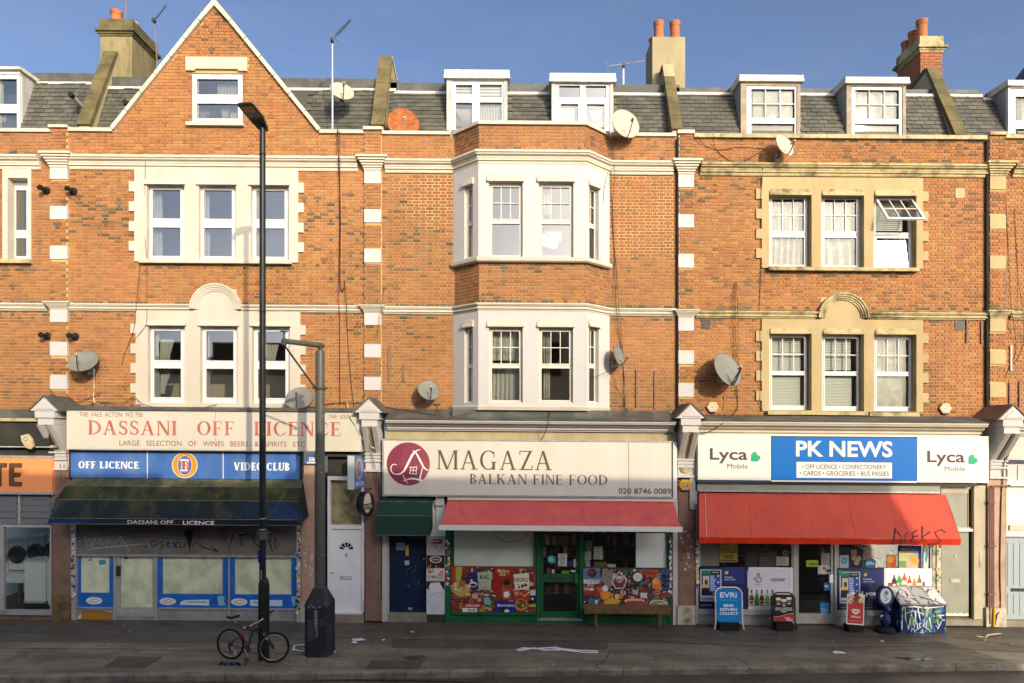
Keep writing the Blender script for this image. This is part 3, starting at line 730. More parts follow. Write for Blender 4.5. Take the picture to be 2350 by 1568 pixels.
def dormer(parent, u0, u1, vt, vb, y, wrect, panes, m_front, m_side, cap_h=20, side_top=True, cheek='lead_side', deep=1.3, sidew=None):
    """box dormer whose front stands at depth y behind the shopfront plane"""
    d = -y; a0, a1, h0, h1 = R(u0, u1, vt, vb, d); hc = h1-cap_h*kk(d)
    o = thing_child('dormer', parent, Vector(((a0+a1)/2, y, h0)))
    e = .06
    wr = R(*wrect, d)
    obj('dormer_front', MB().panel(a0+e, a1-e, h0-.4, hc, d-.10, d, [wr]), m_front, o)
    # cheeks: wedge from front back into the roof slope
    for s_, x0, x1 in ((0, a0+e+.002, a0+e+.05), (1, a1-e-.05, a1-e-.002)):
        obj('dormer_cheek', MB().prof(x0, x1, [(d-.102, h0-.4), (d-.102, hc), (d-deep, hc+.03), (d-deep, h0-.4)]), cheek, o)
    cp = MB().prof(a0, a1, [(d-deep, hc), (d+.07, hc), (d+.07, h1), (d+.02, h1+.02), (d-deep, h1+.07)])
    obj('dormer_roof', cp, 'lead_white' if cheek != 'x' else 'lead_pale', o)
    obj('dormer_roof_edge', MB().box(a0-.012, a1+.012, hc+.002, hc+(h1-hc)*.42, d-deep*.4, d+.085), 'lead_white', o)
    ps = [R(*p[:4], d-.05)+tuple(p[4:]) for p in panes]
    window2(o, F0, R(*wrect, d-.05), d-.05, ps)
    return o
def thing_child(name, parent, at):
    o = bpy.data.objects.new(name, None); col.objects.link(o); w_ = shear(at); o.parent = parent; o.location = w_-WL[parent.name]; WL[o.name] = w_; return o
def window2(o, F, rect, w_, panes, m='upvc'):
    """a window inside a dormer: its frame and panes are the dormer's sub-parts"""
    a0, a1, h0, h1 = rect
    obj('window_frame', MB().panel(a0, a1, h0, h1, w_-.06, w_+.02, [p[:4] for p in panes], F), m, o)
    for (x0, x1, y0, y1, nx, ny) in panes:
        obj('sash', MB().panel(x0-.018, x1+.018, y0-.018, y1+.018, w_, w_+.032, [(x0+.014, x1-.014, y0+.014, y1-.014)], F), m, o)
        obj('pane', MB().poly([F.P(x0, y0, w_-.03), F.P(x1, y0, w_-.03), F.P(x1, y1, w_-.03), F.P(x0, y1, w_-.03)]), GL[0], o)
        for i in range(1, nx): xx = x0+(x1-x0)*i/nx; obj('glazing_bar', MB().box(xx-.011, xx+.011, y0+.016, y1-.016, w_-.026, w_+.012, F), m, o)
        for j in range(1, ny): yy = y0+(y1-y0)*j/ny; obj('glazing_bar', MB().box(x0+.016, x1-.016, yy-.011, yy+.011, w_-.025, w_+.014, F), m, o)
def chimney(parent, X0, X1, y0, y1, zb, zt, m, cap=0, pots=(), capm='stone_dirty', bricks=None):
    o = obj('chimney', MB().box(X0, X1, zb, zt, -y1, -y0), m, parent)
    if cap:
        mb = MB()
        for k, (e, a, b) in enumerate(((.03, -.50, -.44), (.06, -.44, -.38), (.11, -.38, -.30), (.03, -.30, -.14), (.025, -.14, .012))):
            mb.box(X0-e, X1+e, zt+a*cap+.5*cap*0, zt+b*cap+(0 if b < 0 else .01), -y1-e, -y0+e)
        obj('chimney_cap', mb, capm, o)
    for (x, y, r, h, mm) in pots:
        mb = MB().lathe((x, y, zt-.01), (0, 0, 1), [(r*.95, 0), (r*1.02, h*.1), (r*.92, h*.7), (r*.95, h*.76), (r*1.08, h*.8), (r*.98, h*.84), (r*1.05, h*.93), (r*1.13, h*.97), (r*1.1, h), (r*.85, h), (r*.8, h*.6)], 20, closed=False)
        obj('chimney_pot', mb, mm, o)
    return o
def arch(parent, u, v, r, vb, m, ms, hood_w=15):
    """round-headed panel over the middle window with its moulded hood"""
    cx = U(u); cz = Vh(v); rr = r*kk(WD); n = 22
    pts = [(cx+(rr-.08)*math.cos(math.pi*k/n), cz+(rr-.08)*math.sin(math.pi*k/n)) for k in range(n+1)]
    zb = Vh(vb); pts = [(cx+rr-.08, zb)]+pts+[(cx-rr+.08, zb)]
    obj('arch_panel', MB().prism(pts, WD-.02, WD+.046), ms, parent)
    for (ra, rb, w_) in ((rr, rr-.045, .14), (rr-.047, rr-.10, .115), (rr-.102, rr-.15, .09), (rr-.152, rr-.20, .07)):
        mb = MB()
        for k in range(n):
            t0, t1 = math.pi*k/n, math.pi*(k+1)/n; c = math.cos; s_ = math.sin
            P = F0.P
            i = [(ra, t0), (ra, t1), (rb, t1), (rb, t0)]
            f = [P(cx+r_*c(t), cz+r_*s_(t), WD+w_) for r_, t in i]; b = [P(cx+r_*c(t), cz+r_*s_(t), WD-.02) for r_, t in i]
            mb.poly([f[3], f[0], f[1], f[2]]); mb.poly([f[0], b[0], b[1], f[1]]); mb.poly([b[3], f[3], f[2], b[2]])
        obj('arch_moulding', mb, m, parent)
def console(parent, X, vt, uc, m='stucco_white', roofm='lead_dark', width=.40):
    """scrolled bracket with a small gabled head at the end of a shop cornice"""
    o = thing_child('console', parent, Vector((X, 0, vz(1035, 0, uc))))
    hw = width/2; dT = .60
    z = lambda v, d: vz(v, d, uc)
    zc = z(vt+45, dT); zp = z(vt, dT); e = .165
    # gabled head
    mb = MB().prism([(X-hw-e, z(vt+32, dT)), (X+hw+e, z(vt+32, dT)), (X, zp)], WD, dT)
    obj('gabled_head', mb, m, o)
    sl = MB()
    for s_ in (-1, 1):
        A = Vector((X, 0, zp+.012)); B = Vector((X+s_*(hw+e+.03), 0, z(vt+34, dT)+.0))
        nn = Vector((s_*.6, 0, .8))*.03
        P = [A, B, B+nn, A+nn]
        f = [Vector((p.x, -dT-.03, p.z)) for p in P]; b = [Vector((p.x, -WD, p.z)) for p in P]
        if s_ < 0: f = f[::-1]; b = b[::-1]
        sl.poly(f[::-1] if s_ > 0 else f[::-1]); 
        for i in range(4): sl.poly([f[i], f[(i+1) % 4], b[(i+1) % 4], b[i]])
    obj('gable_slab', sl, roofm, o)
    tr = MB().prism([(X-hw-.02, z(vt+28, dT)), (X+hw+.02, z(vt+28, dT)), (X, z(vt+10, dT))], dT, dT+.02); obj('gable_panel', tr, m, o)
    obj('abacus', MB().box(X-hw-.05, X+hw+.05, z(vt+48, dT), z(vt+33, dT), WD, dT-.01), m, o)
    obj('frieze_block', MB().box(X-hw, X+hw, z(vt+64, dT), z(vt+48, dT)-.002, WD, dT-.05), m, o)
    # scroll: an S profile with two fluted cheeks and a sunk middle
    zt = z(vt+64, dT)-.004; zb = z(vt+125, .1)
    def prof(off):
        pts = [];
        for k in range(13):
            t = k/12; hh = zt+(zb-zt)*t; w_ = .52*(1-t)**1.15+.09+.02*math.sin(t*math.pi)
            pts.append((w_+off, hh))
        return pts+[(WD, zb), (WD, zt)]
    for x0, x1, off in ((X-hw, X-hw*.32, 0), (X-hw*.32+.002, X+hw*.32-.002, -.09), (X+hw*.32, X+hw, 0)):
        pr = prof(off)[::-1]
        obj('scroll', MB().prof(x0, x1, pr), m if off == 0 else 'render_beige', o)
        if off == 0:
            for j in range(3):
                xx = x0+(x1-x0)*(j+.75)/3.5
                pr2 = prof(.014)[::-1]; obj('flute', MB().prof(xx-.012, xx+.012, pr2), m, o)
    for k, (a, b, e2, w2) in enumerate(((125, 129, .03, .13), (129, 134, .0, .09), (134, 137, .02, .11), (137, 141, .0, .08), (141, 145, .03, .12), (145, 163, .0, .07), (163, 168, .04, .12))):
        obj('neck_moulding', MB().box(X-hw-e2, X+hw+e2, z(vt+b, .1), z(vt+a, .1)-.002, WD, w2), m, o)
    return o
# ================================================================== BUILDING L : laundrette (cut off by the frame's left edge)
UC = 60.0
BL = building('brick_terrace_building', 'brick terrace house over the laundrette at the left edge with one narrow white window', U(40))
br = Bricks()
w1 = RR(27, 74, 404, 600); surL = RR(8, 73, 389, 603)
hole = RR(20, 66, 410, 598)
obj('wall', MB().panel(U(-170), U(120), Vh(945), Vh(305), WD-.25, WD-.014, [RR(18, 68, 408, 600)]), 'mortar', BL)
br.fill(F0, U(-170), U(120), Vh(942), Vh(306), WD, [RR(9, 72, 389, 602)])
obj('window_surround', MB().panel(*surL, WD-.30, WD+.04, [hole]), 'stucco_cream', BL)
wo_ = RR(20, 66, 411, 597)
window(BL, F0, wo_, WD-.22, [RR(36, 63, 436, 530, WD-.22)+(1, 1), RR(36, 63, 546, 590, WD-.22)+(1, 1)], vent=False, name='narrow_window')
obj('window_sill', MB().box(*RR(-6, 75, 597, 606), WD-.2, WD+.12), 'stone_dirty', BL)
cornice(BL, -170, 95, 360, 390, .2, 'cornice_cream'); cornice(BL, -170, 108, 697, 714, .12, 'cornice_cream', 'string_course')
obj('coping', MB().box(*RR(-170, 118, 296, 304), WD-.3, WD+.05), 'stucco_cream', BL)
soot(br, [(-200, 120, 688, 698, .8), (-200, 120, 714, 735, .35), (0, 75, 606, 622, .35), (-200, 120, 350, 361, .3)])
br.build(BL, {'n': 'brick_brown', 'd': 'brick_dark'})
FR, LR = roof(BL, -260, 178, 300, 190, 167, [(ux(-90, -1), ux(40, -1), 0, 9)])
dormer(BL, -80, 50, 156, 297, 1.0, (-60, 47, 171, 300), [(-55, -10, 197, 262, 1, 1), (-4, 42, 182, 242, 1, 1), (-4, 42, 260, 297, 1, 1)], 'upvc', 'lead_pale', cap_h=7, deep=2.0, cheek='lead_pale')
curtain(-4, 8, 193, 242, -1.15, 'white curtain edge in the upper pane of the leftmost dormer', folds=3)
curtain(-4, 15, 262, 298, -1.15, 'short white curtain in the lower pane of the leftmost dormer', folds=3)
# ================================================================== BUILDING D : gabled house over the off licence
UC = 480.0
BD = building('gabled_brick_building', 'tall gabled brick house with cream framed windows above the off licence', U(480))
br = Bricks()
SW = WD+.045
w2 = [(340, 424), (458.5, 542), (578, 663)]; w1f = [(342.6, 425), (462.4, 545.6), (581, 665)]
holes = [RR(a-3, b+3, 422, 603) for a, b in w2]+[RR(a-3, b+3, 745, 929) for a, b in w1f]+[RR(441, 557, 168, 282.5)]
obj('wall', MB().panel(U(120), U(838), Vh(945), Vh(300), WD-.25, WD-.014, holes), 'mortar', BD)
gx0, gx1, gtop = 262, 732, 14
def gab(h):
    t = (h-Vh(300))/(Vh(gtop)-Vh(300)); return (U(gx0)+(U(494)-U(gx0))*t, U(gx1)+(U(494)-U(gx1))*t)
gp = MB(); hw_ = holes[-1]
def gt(u, v, w_): return F0.P(U(u), Vh(v), w_)
gl, gr = gab(hw_[2]), gab(hw_[3])
P = lambda a, h: F0.P(a, h, WD-.014)
gp.poly([P(U(gx0), Vh(300)), P(U(gx1), Vh(300)), P(gl[1], hw_[2]), P(gl[0], hw_[2])])
gp.poly([P(gl[0], hw_[2]), P(hw_[0], hw_[2]), P(hw_[0], hw_[3]), P(gr[0], hw_[3])])
gp.poly([P(hw_[1], hw_[2]), P(gl[1], hw_[2]), P(gr[1], hw_[3]), P(hw_[1], hw_[3])])
gp.poly([P(gr[0], hw_[3]), P(gr[1], hw_[3]), P(U(494), Vh(gtop))])
obj('gable_wall', gp, 'mortar', BD)
gb = MB().prism([(U(gx0), Vh(304)), (U(gx1), Vh(304)), (U(494), Vh(gtop))], WD-.36, WD-.30)
obj('gable_back', MB().panel(U(gx0)+.6, U(gx1)-.6, Vh(300), Vh(120), WD-3.3, WD-3.2, []), 'room_dark', BD)
sur2 = RR(310.5, 685, 389, 602); sur1 = RR(313.5, 690, 714, 930)
ex = [RR(312, 684, 389, 600), RR(315, 688, 714, 930), RR(440, 557, 166, 284), RR(428, 568, 134, 162), RR(452, 544, 665, 720)]
br.fill(F0, U(120), U(838), Vh(942), Vh(304), WD, ex)
br.fill(F0, U(gx0), U(gx1), Vh(304), Vh(22), WD, ex, gable=gab)
# gable coping stones
for s_, ug in ((-1, gx0), (1, gx1)):
    A = Vector((U(ug), 0, Vh(300))); B = Vector((U(494), 0, Vh(9)))
    n = 7; dv = B-A; N2 = Vector((-dv.z, 0, dv.x)).normalized()
    if N2.z < 0: N2 = -N2
    for k in range(n):
        p0 = A+dv*(k/n); p1 = A+dv*((k+1)/n-(.004 if k < n-1 else 0))
        ptsk = [p0-N2*.02, p1-N2*.02, p1+N2*.085, p0+N2*.085]
        if k == n-1: ptsk[2] = Vector((U(494), 0, Vh(-1))) ; ptsk[1] = Vector((U(494), 0, Vh(16)))
        pl = [(p.x, p.z) for p in ptsk]
        ar = sum(pl[i][0]*pl[(i+1) % 4][1]-pl[(i+1) % 4][0]*pl[i][1] for i in range(4))
        if ar < 0: pl = pl[::-1]
        obj('gable_coping', MB().prism(pl, WD-.32, WD+.085), 'stucco_cream', BD)
obj('gable_roof', MB().prism([(U(gx0), Vh(300)), (U(gx1), Vh(300)), (U(494), Vh(16))], -4.5, -3.6), 'slate', BD)
for a, b in ((gx0, 494), (494, gx1)):
    mb = MB(); z0, z1 = (Vh(300), Vh(14)) if a == gx0 else (Vh(14), Vh(300))
    mb.poly([F0.P(U(a), z0, WD-.3), F0.P(U(b), z1, WD-.3), F0.P(U(b), z1, -4.4), F0.P(U(a), z0, -4.4)]); obj('gable_roof_slope', mb, 'slate', BD)
# window surround slabs
obj('window_surround', MB().panel(*sur2, WD-.30, SW, [RR(a-1, b+1, 426, 599) for a, b in w2]), 'stucco_cream', BD)
obj('window_surround', MB().panel(*sur1, WD-.30, SW, [RR(a-1, b+1, 749, 925) for a, b in w1f]), 'stucco_cream', BD)
QV2 = [(419, 442), (465, 487), (510.6, 533), (555.6, 578)]; QV1 = [(745, 767), (790.6, 813), (835.7, 858), (881.5, 903)]
quoins(BD, 310.5, 13, QV2, 'stucco_cream', SW-.003); quoins(BD, 685, -13, QV2, 'stucco_cream', SW-.003)
quoins(BD, 313.5, 12, QV1, 'stucco_cream', SW-.003); quoins(BD, 690, -12, QV1, 'stucco_cream', SW-.003)
wr_ = WD-.10
for (a, b) in w2:
    drip(BD, F0, U(a-5), U(b+4), Vh(426.5), Vh(415), SW, 'cornice_cream')
    window(BD, F0, R(a, b, 428, 599, wr_), wr_, [R(a+9, b-8, 436, 504, wr_)+(1, 1), R(a+9, b-8, 522, 590, wr_)+(1, 1)])
for (a, b) in w1f:
    drip(BD, F0, U(a-5), U(b+5), Vh(749), Vh(738.5), SW, 'cornice_cream')
    window(BD, F0, R(a, b, 750, 925, wr_), wr_, [R(a+10, b-8, 759, 829, wr_)+(1, 1), R(a+10, b-8, 845, 914, wr_)+(1, 1)])
obj('window_sill', MB().box(*RR(324, 671, 599, 606.5), WD-.1, SW+.09), 'stucco_cream', BD)
obj('window_sill', MB().box(*RR(328, 682, 926, 935), WD-.1, SW+.06), 'stucco_cream', BD)
obj('gable_lintel', MB().box(*RR(427.6, 568, 132.7, 160), WD-.1, WD+.05), 'stucco_cream', BD)
for s_ in (0, 1): obj('lintel_foot', MB().box(*RR(*((427.6, 449) if s_ == 0 else (548, 568)), 160.3, 164), WD-.1, WD+.049), 'stucco_cream', BD)
window(BD, F0, R(440, 557.7, 167, 283, wr_+.06), wr_+.06, [R(451, 548, 181, 219, wr_+.06)+(1, 1), R(451, 548, 237, 274, wr_+.06)+(1, 1)])
obj('window_sill', MB().box(*RR(429.7, 561, 283, 291), WD-.1, WD+.10), 'stucco_cream', BD)
cornice(BD, 161, 822, 362, 392, .2, 'cornice_cream'); cornice(BD, 161, 441, 700, 716, .12, 'cornice_cream', 'string_course'); cornice(BD, 555, 829, 700, 716, .12, 'cornice_cream', 'string_course')
arch(BD, 498, 711, 59, 722, 'stucco_cream', 'stucco_cream')
obj('coping', MB().box(*RR(157, gx0-2, 297, 305), WD-.3, WD+.06), 'stucco_cream', BD)
obj('coping', MB().box(*RR(gx1+2, 836, 297, 305), WD-.3, WD+.06), 'stucco_cream', BD)
pilaster(BD, 120, 158, 298, 0, [(387, 416), (478, 508), (570, 599), (713, 743), (788, 820), (865, 896)], (358, 389), (697, 713), br)
obj('pier_coping', MB().box(*RR(117, 160, 293, 299), WD-.3, WD+.12), 'stucco_cream', BD)
soot(br, [(120, 840, 690, 700, .65), (320, 690, 606, 622, .3), (120, 840, 352, 362, .25), (160, 310, 440, 560, .10), (690, 838, 440, 640, .14), (120, 160, 480, 700, .15), (120, 840, 926, 945, .2), (160, 310, 716, 726, .3)])
br.build(BD, {'n': 'brick_orange', 'd': 'brick_dark'})
roof(BD, 200, 900, 302, 203, 178, [(ux(290, -1), ux(700, -1), 0, 9)])
party_wall(BD, -11.82, -11.46, 13.2, 15.86)
chimney(BD, -11.98, -11.06, 2.0, 3.3, 12.5, 16.86, 'chimney_stained', cap=.95, pots=((-11.75, 2.4, .155, .5, 'terracotta'), (-11.45, 2.75, .15, .36, 'pot_cream')), capm='moss_stone')
# ================================================================== BUILDING M : bay-windowed house over the Balkan grocer
UC = 1215.0
GL[0] = 'glass_mid'
BM = building('bay_fronted_brick_building', 'brick house with a white two storey canted bay above the Balkan food shop', U(1215))
br = Bricks()
XB0, XB1, XF0, XF1 = -1.53, 2.56, -.85, 1.886; BW = .28       # bay plan: wall corners, front corners, front plane w
zc1, zc0 = Vh(312), Vh(938)
obj('wall', MB().panel(U(838), U(1556), Vh(945), Vh(310), WD-.25, WD-.014, [(XB0+.05, XB1-.05, Vh(940), Vh(312)+.4)]), 'mortar', BM)
ex = [(XB0, XB1, -5, 50)]
br.fill(F0, U(877), XB0, Vh(942), Vh(313), WD, [])
br.fill(F0, XB1, U(1553), Vh(942), Vh(313), WD, [])
# repointed patches of redder brick
for i, b in enumerate(br.b):
    uu = (b[1]+b[2])/2/kk(WD)+U0; vv = V0-(b[3]-CH-SL*(UC-U0)*kk(WD))/kk(WD)
    n_ = rnd.uniform(-7, 7)
    pr_ = 0.0
    if 880 < uu < 1042 and 395 < vv < 560: pr_ = max(0, min(1, (uu-890)/70.0))*max(0, min(1, (560-vv-(1042-uu)*.3)/60.0))
    if 1398 < uu < 1556 and 398 < vv < 589: pr_ = .93 if vv > 440 else .75
    if rnd.random() < pr_: br.b[i] = b[:6]+('r',)
o1 = (XB0, -WD, 0); o2 = (XF0, -BW, 0); o3 = (XF1, -BW, 0); o4 = (XB1, -WD, 0)
def facet(A, B):
    A = Vector(A); B = Vector(B); t = (B-A).normalized(); return Fr(A, t, (0, 0, 1), Vector((t.y, -t.x, 0))), (B-A).length
FL, LL = facet(o1, o2); FF, LF = facet(o2, o3); FG, LG = facet(o3, o4)
for F_, L_ in ((FL, LL), (FF, LF), (FG, LG)):
    for va, vb in ((310, 372), (617, 707)):
        obj('bay_wall', MB().box(.0, L_, Vh(vb), Vh(va), -.2, -.014, F_), 'mortar', BM)
        br.fill(F_, .0, L_, Vh(vb), Vh(va)-.01, 0, [])
        if F_ is not FF: pass
def fa(u, F_, L_, w_=0.0):
    """distance along a bay facet of the point seen at column u"""
    # the point o+A*a+N*w projects to u
    o = F_.o+F_.N*w_; s_ = (u-U0)/S/D
    return (s_*(D+o.y)-o.x)/(F_.A.x-s_*F_.A.y)
def fh(v, F_, a, w_=0.0):
    p = F_.P(a, 0, w_); return CH+(V0-v)/S*(D+p.y)/D+SL*p.x
def bayband(vt, vb, wins, hoods, m='stucco_white'):
    for F_, L_, ws in ((FL, LL, wins[0]), (FF, LF, wins[1]), (FG, LG, wins[2])):
        hs = []
        for wn in ws:
            A0, A1 = fa(wn[0], F_, L_, .03), fa(wn[1], F_, L_, .03); am = (A0+A1)/2
            hs.append((A0, A1, fh(wn[3], F_, am, .03), fh(wn[2], F_, am, .03)))
        obj('bay_panel', MB().panel(-.02, L_+.02, Vh(vb), Vh(vt), -.22, .03, hs, F_), m, BM)
        for wn, h in zip(ws, hs):
            A0, A1, H0, H1 = h; pn = []
            w_ = -.09; fr = .075
            mid = H0+(H1-H0)*wn[4]
            nx = wn[5]; tl = wn[6] if len(wn) > 6 else 0
            if A1-A0 < .5: fr = .045
            up = (A0+fr, A1-fr, mid+.035, H1-fr, nx, 2); lo = (A0+fr*.8, A1-fr*.8, H0+fr*.8, mid-.055, 1, 1)
            f_ = window(BM, F_, (A0, A1, H0, H1), w_, [up, lo], m='upvc_warm' , vent=False, name='bay_window')
            obj('window_sill', MB().box(A0, A1, H0-.002, H0+.03, w_-.02, w_+.08, F_), 'upvc_warm', f_)
            drip(BM, F_, A0-.04, A1+.04, H1+.005, H1+.165, .03, 'cornice_cream', .07)
bayband(400, 606, ([(1065.5, 1085, 427, 592, .5, 2)], [(1122, 1199.5, 418, 591, .5, 3), (1236.5, 1316, 419, 592, .5, 3)], [(1352.5, 1374, 431, 600, .5, 2)]), None)
bayband(724, 940, ([(1065.5, 1085, 752, 925, .5, 2)], [(1122, 1199.5, 751, 925, .5, 3), (1236.5, 1315, 752, 925, .5, 3)], [(1352, 1374, 752, 925, .5, 2)]), None)
def bayring(name, vt, vb, p, m, prof=None):
    """a moulding carried round the three faces of the bay with mitred corners"""
    H1, H0 = Vh(vt), Vh(vb)
    pr = prof or [(w_-WD, h) for w_, h in cornice_profile(H1, H0, p)]
    base_ = [Vector(o1), Vector(o2), Vector(o3), Vector(o4)]
    ns = [FL.N, (FL.N+FF.N).normalized()/((FL.N+FF.N).normalized().dot(FF.N)), (FF.N+FG.N).normalized()/((FF.N+FG.N).normalized().dot(FF.N)), FG.N]
    ns[0] = Vector((-.0, -1, 0))*0+FL.N+Vector((0, .0, 0)); 
    for s_ in range(3):
        mb = MB(); n = len(pr); A = [base_[s_]+ns[s_]*w_+Vector((0, 0, h)) for w_, h in pr]; B = [base_[s_+1]+ns[s_+1]*w_+Vector((0, 0, h)) for w_, h in pr]
        i = len(mb.v); mb.v += A+B
        mb.f.append(tuple(range(n))); mb.f.append(tuple(2*n-1-k for k in range(n))); mb.c += [mb.cur]*2
        for k in range(n): mb.f.append((k, n+k, n+(k+1) % n, (k+1) % n)); mb.c.append(mb.cur)
        obj(name, mb, m, BM)
bayring('bay_cornice', 372, 400, .2, 'cornice_cream'); bayring('bay_string_course', 707, 724, .13, 'cornice_cream')
zs1, zs0 = Vh(605.5), Vh(617)
bayring('bay_sill', 0, 0, 0, 'coping_stone' if False else 'stucco_cream', [(-.1, zs0), (.09, zs0), (.13, zs0+.03), (.14, zs1-.02), (.1, zs1), (-.1, zs1+.01)])
zs1, zs0 = Vh(934), Vh(943)
bayring('bay_sill', 0, 0, 0, 'stucco_cream', [(-.1, zs0), (.06, zs0), (.08, zs1-.02), (.06, zs1), (-.1, zs1+.01)])
zs1, zs0 = Vh(304.5), Vh(312)
bayring('bay_coping', 0, 0, 0, 'stucco_cream', [(-.28, zs0), (.06, zs0), (.06, zs1), (-.28, zs1+.01)])
obj('coping', MB().box(*RR(877, 1034, 304.5, 312), WD-.3, WD+.06), 'stucco_cream', BM)
obj('coping', MB().box(*RR(1402, 1552, 304.5, 312), WD-.3, WD+.06), 'stucco_cream', BM)
cornice(BM, 884, 1040, 372, 400, .2, 'cornice_cream'); cornice(BM, 1399, 1545, 372, 400, .2, 'cornice_cream')
cornice(BM, 880, 1042, 707, 724, .12, 'cornice_cream', 'string_course'); cornice(BM, 1399, 1551, 707, 724, .12, 'cornice_cream', 'string_course')
pilaster(BM, 838, 875, 300, 0, [(395, 426), (485.5, 515.4), (576.5, 607), (721, 750), (793.5, 824), (868, 898.5)], (366, 396), (705, 721), br)
obj('pier_coping', MB().box(*RR(835, 878, 297, 304), WD-.3, WD+.12), 'stucco_cream', BM)
soot(br, [(838, 1556, 697, 707, .7), (1040, 1400, 617, 640, .22), (838, 1556, 362, 372, .2), (876, 1042, 400, 640, .07), (838, 1556, 724, 736, .35), (838, 1556, 925, 945, .15)])
br.build(BM, {'n': 'brick_brown', 'r': 'brick_red', 'd': 'brick_dark'})
obj('bay_floor', MB().box(XB0, XB1, Vh(960), Vh(942), WD, .25), 'lead_dark', BM)
roof(BM, 850, 1575, 304, 214, 192, [(ux(1022, -1), ux(1170, -1), 0, 9), (ux(1263, -1), ux(1412, -1), 0, 9)])
dormer(BM, 1020, 1169.5, 164, 300, 1.05, (1036, 1156, 186, 303), [(1045, 1085, 196, 221, 1, 1), (1100, 1153, 195, 228, 1, 1), (1045, 1085, 237, 300, 1, 1), (1100, 1153, 236, 290, 1, 1)], 'lead_pale', 'lead_pale', cap_h=20, deep=.75)
dormer(BM, 1261, 1412.5, 170, 306, 1.05, (1277, 1400, 191, 309), [(1281.5, 1332, 196, 226, 1, 1), (1342, 1392, 196, 226, 1, 1), (1286, 1328, 238, 284, 1, 1), (1345, 1388, 238, 306, 1, 1)], 'lead_pale', 'lead_pale', cap_h=20, deep=.75)
party_wall(BM, -3.83, -3.46, 13.25, 15.75, y1=1.9, cap='stucco_cream')
curtain(1046, 1082, 252, 300, -1.2, 'white gathered curtain in the lower left pane of the left centre dormer', pinch=.5, side='r')
curtain(1102, 1150, 246, 292, -1.2, 'white pleated curtain filling the lower right pane of the left centre dormer', folds=8)
curtain(1287, 1318, 248, 290, -1.2, 'white net curtain in the lower left pane of the right centre dormer', folds=5, m='net_white')
curtain(1352, 1382, 252, 300, -1.2, 'white curtain tied to a point in the lower right pane of the right centre dormer', pinch=.75)
blind(1046, 1085, 196, 222, -1.17, 'cream blind over the upper left pane of the left centre dormer', 3)
blind(1101, 1152, 196, 229, -1.17, 'cream blind over the upper right pane of the left centre dormer', 4)
# ================================================================== BUILDING P : stone dressed house over the news shop
UC = 1930.0
GL[0] = 'glass_low'
BP = building('stone_dressed_brick_building', 'brick house with yellow stone window surrounds above the newsagent', U(1930))
br = Bricks()
wp2 = [(1766, 1853), (1885, 1972), (2004, 2092)]
# outer openings
O2 = [(1763, 1861, 450, 616), (1883, 1981, 450, 616), (2003, 2101, 450, 617)]
O1 = [(1764, 1861, 766, 943), (1885, 1981, 767, 944), (2004, 2101, 768, 944)]
hol = [RR(*o) for o in O2+O1]; hol_w = [RR(o[0]-1.5, o[1]+1.5, o[2]-1.5, o[3]+1.5) for o in O2+O1]
obj('wall', MB().panel(U(1556), U(2268), Vh(958), Vh(312), WD-.25, WD-.014, hol_w), 'mortar', BP)
ex = [RR(1749, 2115, 409, 615), RR(1749, 2115, 733, 945), RR(1885, 1980, 684, 735)]
br.fill(F0, U(1592), U(2266), Vh(955), Vh(321), WD, ex)
obj('window_surround', MB().panel(*RR(1747, 2116, 409, 617), WD-.30, SW, hol[:3]), 'bath_stone', BP)
obj('window_surround', MB().panel(*RR(1747, 2116, 734, 945), WD-.30, SW, hol[3:]), 'bath_stone', BP)
QL2 = [(436, 459), (482, 504), (527.5, 550), (573, 594.5)]; QL1 = [(762, 785), (808, 830), (853, 875.5), (898.5, 921)]
for a, b in QL2: quoins(BP, 1747, 13, [(a, b)], 'bath_stone', SW-.003); quoins(BP, 2116, -13, [(a+3, b+3)], 'bath_stone', SW-.003)
for a, b in QL1: quoins(BP, 1747, 13, [(a, b)], 'bath_stone', SW-.003); quoins(BP, 2116, -13, [(a+2, b+2)], 'bath_stone', SW-.003)
wq = WD-.16
for i, o in enumerate(O2):
    a, b, v0, v1 = o
    drip(BP, F0, U(a+2), U(b-3), Vh(451), Vh(438), SW, 'stone_dirty', .05)
    fr = R(a+2, b-8, v0+3, v1-1, wq)
    if i < 2:
        window(BP, F0, fr, wq, [R(a+7, b-15, 457, 533, wq)+(3, 2), R(a+7, b-15, 545, 611, wq)+(1, 1)], vent=False)
    else:
        f_ = window(BP, F0, fr, wq, [R(a+7, b-15, 457, 533, wq)+(0, 0), R(a+7, b-15, 545, 613, wq)+(1, 1)], vent=False, glass='glass_sun', tilt=(.04, -.094), label='white window with its upper sash propped open and the sun glaring in its lower pane')
        # replace the upper light by an opening
        # top-hung sash swung outwards
        A0, A1, H0, H1 = R(a+3, b-9, 456, 536, wq); L_ = (H1-H0)
        th = math.radians(38); Fs = Fr(F0.P(A0+.0, H1, wq+.03), (1, 0, 0), Vector((0, -math.sin(th), -math.cos(th)))*-1, Vector((0, -math.cos(th), math.sin(th))))
        wds = A1-A0
        sm = MB().panel(0, wds, -L_, 0, -.02, .025, [(.06, wds-.06, -L_+.06, -.06)], Fs); obj('open_sash', sm, 'upvc', BP)
        for j in (1, 2): xx = .06+(wds-.12)*j/3; obj('sash_bar', MB().box(xx-.012, xx+.012, -L_+.062, -.062, -.01, .012, Fs), 'upvc', BP)
        obj('sash_bar', MB().box(.062, wds-.062, -L_/2-.012, -L_/2+.012, -.009, .014, Fs), 'upvc', BP)
        obj('sash_pane', MB().poly([Fs.P(.06, -L_+.06, 0), Fs.P(wds-.06, -L_+.06, 0), Fs.P(wds-.06, -.06, 0), Fs.P(.06, -.06, 0)]), 'glass', BP)
